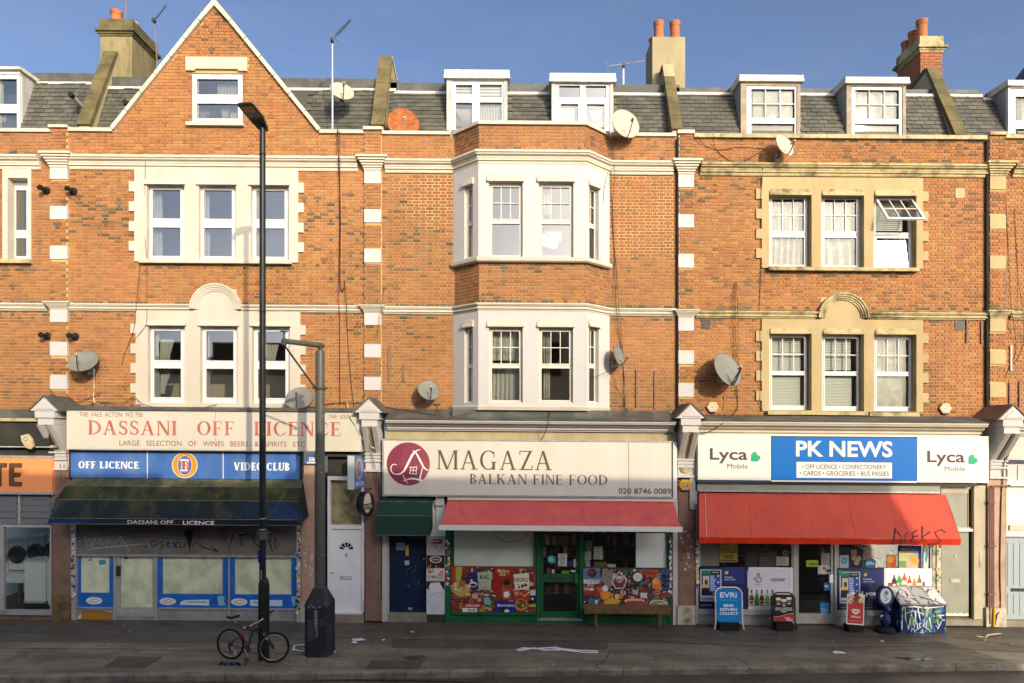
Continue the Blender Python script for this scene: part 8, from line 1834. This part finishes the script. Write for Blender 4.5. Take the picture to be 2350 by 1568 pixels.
# bicycle
bk = thing('bicycle', 'mountain bicycle with red swing arm and dark blue frame leaning on the black lamp column', 'bicycle', (ux(590, 2.9), -2.8, 0))
k0 = .00126
def bp(x, y, o=0.0):
    """crop reading -> bicycle plane"""
    s = (x-395)*k0; z = (975-y)*k0; X0_ = ux((395/6.912+520)/1.0894, 2.78)
    return Vector((X0_+s, -2.80-.20*s/1.02-o, z+SL*0))
def wheel(x, y, yaw, name, parent):
    c = bp(x, y); c.z = .335
    ax = Vector((math.sin(yaw), -math.cos(yaw), 0)); w_ = thing_child(name, parent, c)
    def torus(R_, r, m, nm, n=40, k=8):
        mb = MB(); mb.smooth = True; X = ax.cross(Vector((0, 0, 1))).normalized(); Z = Vector((0, 0, 1))
        for i in range(n):
            a = 2*math.pi*i/n; rd = X*math.cos(a)+Z*math.sin(a)
            for j in range(k): b = 2*math.pi*j/k; mb.v.append(c+rd*(R_+r*math.cos(b))+ax*r*math.sin(b))
        for i in range(n):
            for j in range(k): mb.f.append((i*k+j, i*k+(j+1) % k, ((i+1) % n)*k+(j+1) % k, ((i+1) % n)*k+j)); mb.c.append(mb.cur)
        obj(nm, mb, m, w_)
    torus(.310, .025, 'rubber', 'tyre'); torus(.275, .011, 'chrome', 'rim')
    X = ax.cross(Vector((0, 0, 1))).normalized(); mb = MB()
    for i in range(24):
        a = 2*math.pi*i/24; rd = X*math.cos(a)+Vector((0, 0, 1))*math.sin(a); mb.tube([c+ax*(.03 if i % 2 else -.03), c+rd*.27], .0016, 3, False)
    obj('spokes', mb, 'chrome', w_); obj('hub', MB().tube([c-ax*.05, c+ax*.05], .02, 10), 'dark_metal', w_); return w_, c, ax
wr, cr_, axr = wheel(395, 700, -.19, 'rear_wheel', bk); wf, cf_, axf = wheel(1200, 770, .22, 'front_wheel', bk)
obj('cassette', MB().lathe(cr_-axr*.02, axr, [(.055, 0), (.055, .01), (.04, .012), (.04, .025), (.025, .03)], 18), 'dark_metal', wr)
def T_(pts, r, m, name, n=8): return obj(name, MB().tube([bp(*p) for p in pts], r, n), m, bk)
fr_ = T_([(505, 350), (560, 385), (680, 425), (800, 440)], .024, 'bike_blue', 'frame_tube'); T_([(800, 440), (880, 430), (945, 400)], .028, 'bike_blue', 'frame_tube'); T_([(815, 460), (780, 560), (745, 690), (720, 760)], .022, 'bike_blue', 'frame_tube')
obj('frame_decal', MB().tube([bp(635, 405), bp(690, 424)], .0255, 8), 'yellow', bk)
T_([(490, 340), (475, 275)], .014, 'chrome', 'seat_post'); T_([(730, 740), (700, 680), (620, 555), (600, 540)], .018, 'bike_red', 'swing_arm'); T_([(370, 700, .05), (480, 630, .05), (610, 550, .03)], .013, 'bike_red', 'swing_arm'); T_([(370, 700, -.05), (480, 630, -.05), (610, 550, -.03)], .013, 'bike_red', 'swing_arm'); T_([(375, 705, .05), (560, 735, .04), (700, 770, .03)], .010, 'black_paint', 'chain_stay')
T_([(680, 470), (690, 520), (700, 560)], .022, 'chrome', 'shock'); T_([(675, 560), (750, 670)], .012, 'chrome', 'linkage')
T_([(935, 310), (955, 360), (1000, 450)], .022, 'black_paint', 'head_tube'); 
fk = MB(); top = bp(1005, 470); l1 = top+axf*.06; l2 = top-axf*.06
T_([(965, 480), (1005, 478), (1050, 480)], .016, 'bike_red', 'fork_crown')
for s_ in (1, -1):
    a = bp(1015, 480)+axf*.06*s_; b = cf_+axf*.06*s_; mm = a+(b-a)*.42
    obj('fork_leg', MB().tube([a, mm], .014, 8), 'chrome', bk); obj('fork_leg', MB().tube([mm, b], .019, 8), 'bike_red' if s_ < 0 else 'black_paint', bk)
T_([(935, 300), (880, 320), (830, 335)], .016, 'chrome', 'stem'); T_([(740, 390, .18), (800, 350, .14), (860, 310, .05), (940, 280, 0), (990, 240, -.1), (1030, 200, -.2)], .012, 'chrome', 'handlebar')
T_([(800, 345, .15), (735, 395, .2)], .018, 'rubber', 'grip'); T_([(1030, 200, -.2), (1110, 148, -.3)], .018, 'rubber', 'grip'); T_([(1060, 225, -.2), (1140, 195, -.22)], .006, 'chrome', 'brake_lever'); T_([(920, 310, .05), (860, 350, .16), (790, 340, .2)], .005, 'rubber', 'brake_cable'); T_([(945, 400, .0), (990, 470, .05), (940, 480, .06), (870, 440, .05)], .006, 'rubber', 'brake_cable')
sb = MB(); P_ = [bp(x, y) for x, y in ((335, 240), (400, 262), (480, 235), (565, 208))]
for p_, wd in zip(P_, (.07, .075, .04, .018)):
    pass
mb = MB(); mb.smooth = True
for p_, wd in zip(P_, (.065, .075, .045, .02)): mb.v += [p_+Vector((0, -wd, 0)), p_+Vector((0, 0, .03)), p_+Vector((0, wd, 0)), p_+Vector((0, 0, -.03))]
for k in range(3):
    for j in range(4): mb.f.append((k*4+j, k*4+(j+1) % 4, k*4+4+(j+1) % 4, k*4+4+j)); mb.c.append(mb.cur)
mb.f += [(3, 2, 1, 0), (12, 13, 14, 15)]; mb.c += [mb.cur]*2; obj('saddle', mb, 'rubber', bk)
c = bp(715, 765); obj('chainring', MB().lathe(c+Vector((0, -.03, 0)), (0, -1, 0), [(.085, 0), (.085, .008), (.02, .01)], 24), 'dark_metal', bk); T_([(680, 755, .07), (770, 890, .08)], .012, 'chrome', 'crank_arm'); obj('pedal', MB().box(bp(735, 920).x-.05, bp(735, 920).x+.05, bp(735, 935).z, bp(735, 905).z, 2.95, 3.05), 'dark_metal', bk)
T_([(395, 745, .04), (560, 765, .05), (700, 830, .05)], .004, 'dark_metal', 'chain'); T_([(395, 650, .04), (600, 690, .05), (715, 700, .05)], .004, 'dark_metal', 'chain'); T_([(370, 710, .05), (400, 790, .06), (430, 850, .06)], .014, 'rubber', 'derailleur')
T_([(700, 440, .03), (760, 380, .05), (800, 355, .06)], .02, 'chrome', 'lock_tube')
# ================================================================== BOARDS AND BOXES ON THE PAVEMENT
def ab_frame(label, u0, u1, v0, v1, vb, pm, d, tube_m, name='pavement_board'):
    gx = ux((u0+u1)/2, d); t = thing(name, label, 'advertising board', (gx, -d, 0), 'advertising boards in front of the news shop'); return t
def rounded(a0, a1, h0, h1, r, n=5):
    o = []
    for cx_, cz_, st in ((a1-r, h0+r, -90), (a1-r, h1-r, 0), (a0+r, h1-r, 90), (a0+r, h0+r, 180)):
        for k in range(n+1): t_ = math.radians(st+90*k/n); o.append((cx_+r*math.cos(t_), cz_+r*math.sin(t_)))
    return o
def board(label, uu, vv, d, m, framem, fn, base_m='rubber', rad=.07, round_=True, legs=True, tilt=0.0, hoops=True):
    """framed swinging panel over a moulded base that stands on the pavement"""
    (u0, u1), (v0, v1) = uu, vv
    UC_ = (u0+u1)/2; a0, a1 = ux(u0, d), ux(u1, d); h0, h1 = vz(v1, d, UC_), vz(v0, d, UC_); ca = (a0+a1)/2
    t = thing('pavement_board', label, 'advertising board', (ca, -d, 0), 'advertising boards in front of the news shop')
    F = Fr((ca, -d, 0), Vector((math.cos(tilt), 0, math.sin(tilt))), Vector((-math.sin(tilt), 0.06, math.cos(tilt))), (0, -1, .06)); hw = (a1-a0)/2
    obj('panel', MB().prism(rounded(-hw, hw, h0, h1, rad if round_ else .01), -.02, .012, F), m, t)
    if hoops:
        L_ = hw+.035; pts = [F.P(-L_-.03, .01, .0), F.P(-L_, h0, .0), F.P(-L_, h1-.08, .0), F.P(-L_+.06, h1+.01, 0), F.P(-L_+.14, h1+.05, 0), F.P(L_-.14, h1+.05, 0), F.P(L_-.06, h1+.01, 0), F.P(L_, h1-.08, 0), F.P(L_, h0, 0), F.P(L_+.03, .01, 0)]
        obj('frame', MB().tube(pts, .02, 8), framem, t)
    mb = MB().prism([(-hw*.7, .0), (hw*.7, .0), (hw*.88, h0*.4), (hw*.9, h0*.8), (hw*.8, h0-.01), (-hw*.8, h0-.01), (-hw*.9, h0*.8), (-hw*.88, h0*.4)], -.18, .10, Fr((ca, -d, 0))); obj('base', mb, base_m, t)
    pm = Pf(F, hw, h0, h1); fn(pm); obj('print', pm.mb, 'print', t); return t
class Pf:
    """print on a tilted board: x,y run 0..1 from the top left"""
    def __init__(s, F, hw, h0, h1): s.F = F; s.hw = hw; s.h0 = h0; s.h1 = h1; s.mb = MB(); s.k = 0
    def g(s, x, y): return (-s.hw+2*s.hw*x, s.h1+(s.h0-s.h1)*y)
    def w(s): s.k += 1; return .0135+.0006*(s.k % 40)
    def poly(s, pts, rgb):
        s.mb.cur = C(*rgb); P = [s.g(*p) for p in pts]; ar = sum(P[i][0]*P[(i+1) % len(P)][1]-P[(i+1) % len(P)][0]*P[i][1] for i in range(len(P)))
        if ar < 0: P = P[::-1]
        w_ = s.w(); s.mb.poly([s.F.P(a, h, w_) for a, h in P])
    def rect(s, x0, x1, y0, y1, rgb): s.poly([(x0, y0), (x1, y0), (x1, y1), (x0, y1)], rgb)
    def ell(s, x, y, rx, ry, rgb, n=18): s.poly([(x+rx*math.cos(2*math.pi*k/n), y+ry*math.sin(2*math.pi*k/n)) for k in range(n)], rgb)
    def txt(s, t, x0, x1, y0, y1, rgb, off=.02, serif=None):
        s.mb.cur = C(*rgb); a = s.g(x0, y1); b = s.g(x1, y0); r = (a[0], b[0], a[1], b[1])
        if serif: serif_mb(s.mb, t, r, s.w(), F=s.F, **serif)
        else: text_mb(s.mb, t, r, s.w(), s.F, off)
    def line(s, pts, wd, rgb): s.mb.cur = C(*rgb); s.mb.ribbon([s.g(*p) for p in pts], wd, s.w(), s.F)
def evri(p):
    p.txt('EVRi', .14, .84, .09, .25, (225, 232, 240), .02, None); p.txt('ParcelShop', .15, .85, .30, .36, (60, 190, 200), .01)
    for s_, x0, x1, y in (('SEND', .27, .70, .45), ('RETURN', .13, .83, .57), ('COLLECT', .10, .88, .69)): p.txt(s_, x0, x1, y, y+.085, (220, 230, 240), .045)
    p.txt('Your nearest', .25, .72, .83, .86, (60, 170, 205)); p.txt('parcel drop off is here', .14, .82, .885, .92, (60, 170, 205))
board('bright blue parcel shop board with a white tubular frame', (1646, 1701), (1354, 1428), .45, 'evri_blue', 'sign_new', evri)
def grab(p):
    for x, y in ((.25, .24), (.78, .22), (.52, .29)):
        p.poly([(x-.13, y-.09), (x+.13, y-.09), (x+.08, y+.13), (x-.08, y+.13)], (205, 200, 190)); p.ell(x, y-.1, .14, .03, (225, 225, 222)); p.poly([(x-.11, y-.03), (x+.11, y-.03), (x+.09, y+.09), (x-.09, y+.09)], (95, 45, 35)); p.ell(x, y+.03, .05, .03, (190, 120, 60))
    p.txt('GRAB A DELICIOUS', .08, .92, .47, .52, (205, 205, 200), .04); p.txt('HOT DRINK SERVED', .07, .93, .535, .585, (205, 205, 200), .04); p.txt('HERE', .36, .64, .605, .65, (205, 205, 200), .04)
    n = 12; f = lambda x: .80+.03*math.sin(x*5.2+.4)-.08*x
    p.poly([(0, .97)]+[(k/n, f(k/n)-.012) for k in range(n+1)]+[(1, .97)], (215, 210, 205)); p.poly([(.01, .985)]+[(k/n, f(k/n)) for k in range(n+1)]+[(.99, .985)], (160, 35, 38)); p.txt('GRAB', .52, .8, .83, .88, (225, 220, 215), .03); p.txt('&GO', .62, .93, .89, .965, (225, 220, 215), .04)
board('black framed hot drinks board with three paper cups and a red wave', (1776, 1822), (1366, 1427), .45, 'black_paint', 'black_paint', grab)
def walls(p):
    p.rect(.05, .95, .03, .96, (160, 25, 28)); p.rect(.05, .95, .03, .12, (190, 185, 175))
    for (x, y, rx, ry, c) in ((.2, .10, .13, .055, (205, 150, 80)), (.5, .02, .17, .09, (40, 22, 20)), (.78, .02, .16, .07, (205, 195, 175)), (.32, -.03, .12, .05, (225, 215, 200)), (.62, .10, .15, .06, (90, 45, 30)), (.2, .23, .14, .09, (190, 190, 175)), (.24, .25, .07, .05, (90, 130, 70)), (.8, .2, .17, .08, (205, 180, 100)), (.8, .23, .1, .04, (150, 170, 70)), (.5, .16, .1, .06, (60, 30, 24))): p.ell(x, y, rx, ry, c)
    def ring(k, wd): 
        for s_ in (1, -1): p.line([(.5+s_*k*(16*math.sin(t)**3)/17, .56-.42*k*(13*math.cos(t)-5*math.cos(2*t)-2*math.cos(3*t)-math.cos(4*t))/17) for t in [math.pi*j/14 for j in range(15)]], wd, (225, 215, 205))
    ring(.24, .022); ring(.13, .018)
    p.txt("WALL'S", .22, .78, .70, .77, (225, 215, 205), .03, None); p.txt('Enjoy an Ice Cream', .15, .88, .855, .885, (225, 210, 200), .01)
board('white edged red ice cream board with a heart logo, tilting slightly', (1941, 1981), (1365, 1434), .5, 'sign_new', 'sign_new', walls, round_=False, tilt=-.07, hoops=False)
# blue figure shaped stand
UC = 2030.0; d = .5; cx = ux(2031, d)
bs = thing('blue_stand', 'dark blue plastic ice cream stand with a round white badge beside the graffitied box', 'display stand', (cx, -d, 0)); zc = vz(1368, d)
obj('base', MB().lathe((cx, -d, 0), (0, 0, 1), [(.25, 0), (.25, .05), (.20, .10), (.09, .14)], 24), 'rubber', bs)
obj('stem', MB().tube([Vector((cx-.02, -d, .08)), Vector((cx-.03, -d, .28)), Vector((cx-.05, -d, .32)), Vector((cx+.06, -d, .45)), Vector((cx+.07, -d, .56)), Vector((cx+.02, -d, .66))], [.07, .09, .12, .10, .10, .06], 12), 'stand_blue', bs)
obj('lower_badge', MB().lathe((cx-.02, -d-.11, .30), (-.1, -1, 0), [(.10, 0), (.095, .02), (.06, .03)], 20), 'stand_blue', bs)
mb = MB().prism([(cx+.20*math.cos(a), zc+.25*math.sin(a)) for a in [2*math.pi*k/28 for k in range(28)]], d-.07, d+.05); obj('disc', mb, 'stand_blue', bs)
p = Print(d+.052); p.ell(2033, 1368, 13, 18, (200, 205, 205)); p.ell(2034, 1361, 5, 5, (70, 130, 170)); p.line([(2029, 1366), (2033, 1372), (2038, 1376), (2030, 1379)], 2, (60, 80, 120)); p.ell(2025, 1417, 4, 6, (195, 200, 195)); p.build('badge', bs)
# graffitied lidded box
d = .62; a0, a1 = ux(2066, d), ux(2171, d); hb = vz(1389, d, 2110); hk = hb+.32
bxo = thing('storage_box', 'lidded newspaper box covered in blue, white and green graffiti', 'storage box', ((a0+a1)/2, -d, 0))
bod = obj('body', MB().prof(a0, a1, [(.08, .02), (d, .02), (d, hb), (.08, hk)][::-1]), 'stand_blue', bxo)
Lv = Vector((0, d-.04+.03, hk-hb+.02)); Fl = Fr((0, -d-.03, hb+.004), (1, 0, 0), Vector((0, d-.08+.05, hk-hb)), Vector((0, -(hk-hb), d-.03)))
ll = Vector((0, d-.03, hk-hb)).length; obj('lid', MB().box(a0-.02, a1+.03, 0, ll, 0, .03, Fl), 'stall_grey', bxo)
r9 = random.Random(11)
class Pn(Pf):
    def __init__(s, F, a0, a1, h0, h1, w0): s.F = F; s.a0 = a0; s.a1 = a1; s.h0 = h0; s.h1 = h1; s.mb = MB(); s.k = 0; s.w0 = w0
    def g(s, x, y): return (s.a0+(s.a1-s.a0)*min(max(x, .0), 1), s.h1+(s.h0-s.h1)*min(max(y, 0), 1))
    def w(s): s.k += 1; return s.w0+.0005*s.k
Ws, Gs, Bs, Ks = (205, 215, 220), (70, 120, 60), (50, 105, 175), (22, 26, 34)
p = Pn(F0, a0, a1, .03, hb, d+.001); 
for k in range(14): x = r9.random(); y = r9.random(); p.poly([(x, y), (x+r9.uniform(.08, .2), y-.1), (x+r9.uniform(.1, .22), y+.2), (x+.03, y+.28)], r9.choice([Gs, Bs, (20, 60, 140), Gs]))
for st in ([(.03, .9), (.05, .1), (.10, .12), (.12, .5), (.17, .9), (.25, .12)], [(.22, .2), (.3, .85), (.33, .3), (.29, .25)], [(.38, .1), (.45, .6), (.42, .8), (.5, .75), (.6, .1)], [(.56, .85), (.6, .2), (.64, .5), (.68, .85)], [(.74, .25), (.86, .2), (.9, .6), (.82, .88)], [(.72, .4), (.95, .36)], [(.14, .3), (.32, .2), (.52, .34)], [(.05, .08), (.3, .05), (.55, .1), (.95, .04)], [(.3, .95), (.5, .75), (.66, .96)], [(.9, .52), (.98, .55)]):
    p.line([(a+r9.uniform(-.015, .015), b) for a, b in st], [r9.uniform(.012, .036) for _ in st], Ws)
for k in range(46): x = r9.random()*.9; y = r9.random()*.9; p.line([(x, y), (x+r9.uniform(-.06, .08), y+r9.uniform(-.1, .2)), (x+r9.uniform(-.05, .12), y+r9.uniform(0, .25)), (x+r9.uniform(-.05, .16), y+r9.uniform(0, .3))], r9.uniform(.006, .024), r9.choice([Ws, Ks, Bs, (150, 190, 210), Gs, Bs, (20, 50, 120)]))
obj('graffiti', p.mb, 'print_matt', bod)
p = Pn(Fl, a0-.01, a1+.02, .0, ll, .031)
for x0, x1, c in ((.02, .38, (190, 188, 190)), (.42, .70, (165, 165, 165)), (.74, .99, (205, 205, 205))): p.rect(x0, x1, .08, .95, c)
for k in range(26): x = r9.random()*.9; y = r9.random()*.9; p.line([(x, y), (x+r9.uniform(-.15, .15), y+r9.uniform(-.2, .3)), (x+r9.uniform(-.1, .2), y+r9.uniform(-.2, .3))], r9.uniform(.01, .03), r9.choice([(90, 45, 45), (50, 35, 35), (220, 220, 222), (110, 90, 60), (30, 30, 35)]))
obj('graffiti', p.mb, 'print_matt', bxo)
Fz = Fr((a0, 0, 0), (0, 1, 0), (0, 0, 1), (-1, 0, 0)); p = Pn(Fz, -d+.02, -.1, .05, hb, .002)
for k in range(14): x = r9.random()*.8; y = r9.random()*.8; p.line([(x, y), (x+r9.uniform(.05, .3), y+r9.uniform(-.1, .3)), (x+.1, y+.2)], .03, r9.choice([(150, 160, 170), (60, 100, 60), (170, 175, 180)]))
obj('graffiti', p.mb, 'print_matt', bod)
# ================================================================== LITTER AND WATER
def gp(u, v, z=.006): x, d = ground_at(u, v); return Vector((x, -d, z))
def flat_strip(pts, wd, label, m='litter_white', name='litter_strip', cat='litter', z=.012):
    P = [gp(u, v) for u, v in pts]; mb = MB(); L_ = []; R_ = []
    for k, p in enumerate(P):
        t = (P[min(k+1, len(P)-1)]-P[max(k-1, 0)]).normalized(); nn = Vector((-t.y, t.x, 0)); wv = wd*rnd.uniform(.5, 1.2); zz = Vector((0, 0, z+rnd.uniform(0, .02))); L_.append(p+nn*wv/2+zz); R_.append(p-nn*wv/2+zz*.6)
    for k in range(len(P)-1): mb.poly([R_[k], R_[k+1], L_[k+1], L_[k]]); 
    return obj(name, mb, m, None, label=label, cat=cat)
flat_strip([(672, 1504), (676, 1492), (692, 1490), (722, 1489)], .05, 'white paper strip left of the cast post base'); flat_strip([(672, 1500), (690, 1504), (720, 1503), (745, 1500), (757, 1504), (770, 1503), (768, 1508)], .055, 'long white paper tape in front of the cast post base')
for k, pts in enumerate(([(1185, 1494), (1200, 1488), (1230, 1491), (1262, 1488), (1290, 1490), (1330, 1493), (1372, 1494)], [(1190, 1496), (1225, 1489), (1250, 1494), (1290, 1492), (1340, 1498), (1374, 1497)], [(1200, 1492), (1240, 1488), (1275, 1487), (1295, 1491)])):
    flat_strip(pts, .06, ['upper strand of the long twisted white plastic strip on the pavement before the grocer', 'lower strand of the long twisted white plastic strip on the pavement before the grocer', 'short curl at the thick left end of the twisted white plastic strip'][k])
flat_strip([(2242, 1446), (2262, 1447), (2268, 1443), (2290, 1440), (2298, 1438)], .07, 'white foam scrap trail at the foot of the pink pier', 'stucco_cream'); flat_strip([(2262, 1446), (2262, 1456), (2250, 1461)], .05, 'bent white scrap on the sunlit pavement near the pink pier', 'stucco_cream')
def scrap(u, v, wd, label, m='litter_white', n=5):
    c = gp(u, v); mb = MB(); P = []
    for k in range(n*2): a = 2*math.pi*k/(n*2); r = wd*rnd.uniform(.6, 1.1); P.append(c+Vector((r*math.cos(a), r*.7*math.sin(a), rnd.uniform(.004, .03))))
    ctr = c+Vector((0, 0, .045))
    for k in range(len(P)): mb.poly([P[k], P[(k+1) % len(P)], ctr])
    return obj('paper_scrap', mb, m, None, label=label, cat='litter')
scrap(1926, 1488, .15, 'crumpled white paper on the pavement below the news shop door'); scrap(824, 1476, .17, 'white paper scrap right of the cast post base'); scrap(812, 1482, .09, 'smaller paper scrap beside the white one near the cast post'); scrap(880, 1476, .07, 'small white scrap on the pavement before the blue door'); scrap(945, 1456, .08, 'flat yellow wrapper on the pavement before the blue door', 'yellow'); scrap(2025, 1461, .05, 'tiny white scrap on the pavement before the ice cream board')
mb = MB()
for k in range(230):
    u = rnd.uniform(5, 2345) if k < 110 else rnd.gauss(700, 90); v = rnd.uniform(1440, 1545) if k < 110 else rnd.uniform(1465, 1535); c = gp(u, v, .004); s_ = rnd.uniform(.006, .02)
    P = [c+Vector((s_*math.cos(a)*1.3, s_*math.sin(a), .003)) for a in (0, 1.3, 2.5, 3.9, 5.1)]; mb.poly(P)
obj('litter_flecks', mb, 'litter_white', None, label='scattered white gum spots and paper flecks on the pavement', kind='stuff', cat='litter')
def puddle(pts, label, m='water', z=.009): mb = MB().poly([gp(u, v, z) for u, v in pts]); return obj('puddle', mb, m, None, label=label, cat='puddle')
puddle([(2052, 1496), (2085, 1495), (2110, 1495), (2140, 1497), (2135, 1502), (2105, 1503), (2080, 1500)][::-1], 'larger puddle on the pavement below the graffitied box'); puddle([(486, 1533), (510, 1530), (550, 1531), (566, 1533), (560, 1537), (520, 1539), (495, 1537)][::-1], 'small puddle near the kerb left of the bicycle')
puddle([(925, 1512), (960, 1508), (985, 1510), (975, 1516), (940, 1520), (930, 1516)][::-1], 'dark wet patch on the pavement near the kerb before the white door', 'road_wet')
def road_at(u, v, z=-.119):
    d = 4.0
    for _ in range(30):
        x = ux(u, d); d = D*(1-((CH-z-SL*x)*S)/(v-V0))
    return Vector((ux(u, d), -d, z))
for pts, l in (([(2150, 1562), (2200, 1556), (2290, 1553), (2345, 1555), (2360, 1562), (2300, 1567), (2200, 1568)], 'wide puddle on the road at the lower right corner'), ([(1700, 1563), (1760, 1559), (1900, 1557), (1990, 1558), (1930, 1563), (1800, 1567)], 'long thin puddle in the gutter right of centre'), ([(700, 1568), (820, 1565), (1050, 1565), (1120, 1568)], 'thin wet streak at the bottom edge left of centre')):
    obj('puddle', MB().poly([road_at(u, v) for u, v in pts][::-1]), 'water', None, label=l, cat='puddle')
def crack(pts, label):
    P = [gp(u, v, .0045) for u, v in pts]; out = []
    for a, b in zip(P, P[1:]):
        for k in range(6): t = k/6; out.append(a+(b-a)*t+Vector((rnd.uniform(-.012, .012), rnd.uniform(-.02, .02), 0)))
    out.append(P[-1]); mb = MB()
    for a, b in zip(out, out[1:]):
        t = (b-a).normalized(); nn = Vector((-t.y, t.x, 0))*rnd.uniform(.006, .012); mb.poly([a-nn, b-nn, b+nn, a+nn])
    obj('pavement_crack', mb, 'rubber', None, kind='structure')
crack([(0, 1506), (300, 1504), (620, 1508), (760, 1512)], ''); crack([(780, 1470), (1130, 1474), (1500, 1468), (1760, 1476), (2100, 1470), (2350, 1478)], ''); crack([(1400, 1489), (1390, 1510), (1360, 1532)], ''); crack([(2180, 1445), (2240, 1452), (2350, 1468)], ''); crack([(380, 1436), (360, 1462), (300, 1470), (0, 1468)], ''); crack([(1690, 1500), (1720, 1520), (1715, 1536)], '')
def manhole(u0, u1, v0, v1, sk, label):
    P = [gp(u0, v1, .008), gp(u1, v1, .008), gp(u1+sk, v0, .008), gp(u0+sk, v0, .008)]; t = thing('manhole_cover', label, 'manhole cover', (P[0]+P[2])/2, kind='thing')
    mb = MB()
    c = (P[0]+P[1]+P[2]+P[3])/4
    for k in range(4):
        a, b = P[k], P[(k+1) % 4]; a2 = a+(c-a)*.06; b2 = b+(c-b)*.06; mb.poly([a, b, b2, a2])
    obj('frame', mb, 'manhole_frame', t); obj('cover', MB().poly([p+(c-p)*.08 for p in P]), 'asphalt_dark', t)
manhole(235, 330, 1521, 1546, 45, 'recessed paved manhole cover near the kerb at the left'); manhole(840, 960, 1521, 1540, 12, 'recessed manhole cover near the kerb in front of the white door')
# ================================================================== THE OTHER SIDE OF THE STREET (behind the camera)
ob = thing('brick_terrace_building', 'brick terrace across the street, seen only in window reflections', 'building', (-20, 18.8, 0))
ob.location = (-20, -18.8, 0); WL[ob.name] = ob.location.copy()
def OB(x0, x1, ht, y=18.6, b=30, m='opp_brick'): return obj('terrace_wall', MB().box(x0, x1, -.3, ht, y, b), m, ob)
segs = [(-60, -22, 8.2), (-21.9, -5.3, 8.8), (-5.25, -3.0, 12.3), (-2.95, .55, 12.2), (.95, 3.55, 12.0), (3.9, 7.2, 12.3), (7.25, 19.4, 12.15)]
for x0, x1, h in segs: OB(x0, x1, h)
OB(.55, .95, 10.9, 18.7, 29.5); OB(3.55, 3.9, 11.0, 18.7, 29.5)
OB(34, 60, 8.5)
for X in range(-40, 19, 3):
    for z0, z1 in ((4.6, 6.4), (7.8, 9.6)):
        fo = obj('window', MB().panel(X-.65, X+.65, z0, z1, 18.5, 18.6, [(X-.57, X+.57, z0+.08, z1-.08)], Fr((0, 0, 0), (1, 0, 0), (0, 0, 1), (0, -1, 0))), 'upvc', ob)
        obj('window_opening', MB().box(X-.57, X+.57, z0+.08, z1-.08, 18.585, 18.599), 'room_dark', fo)
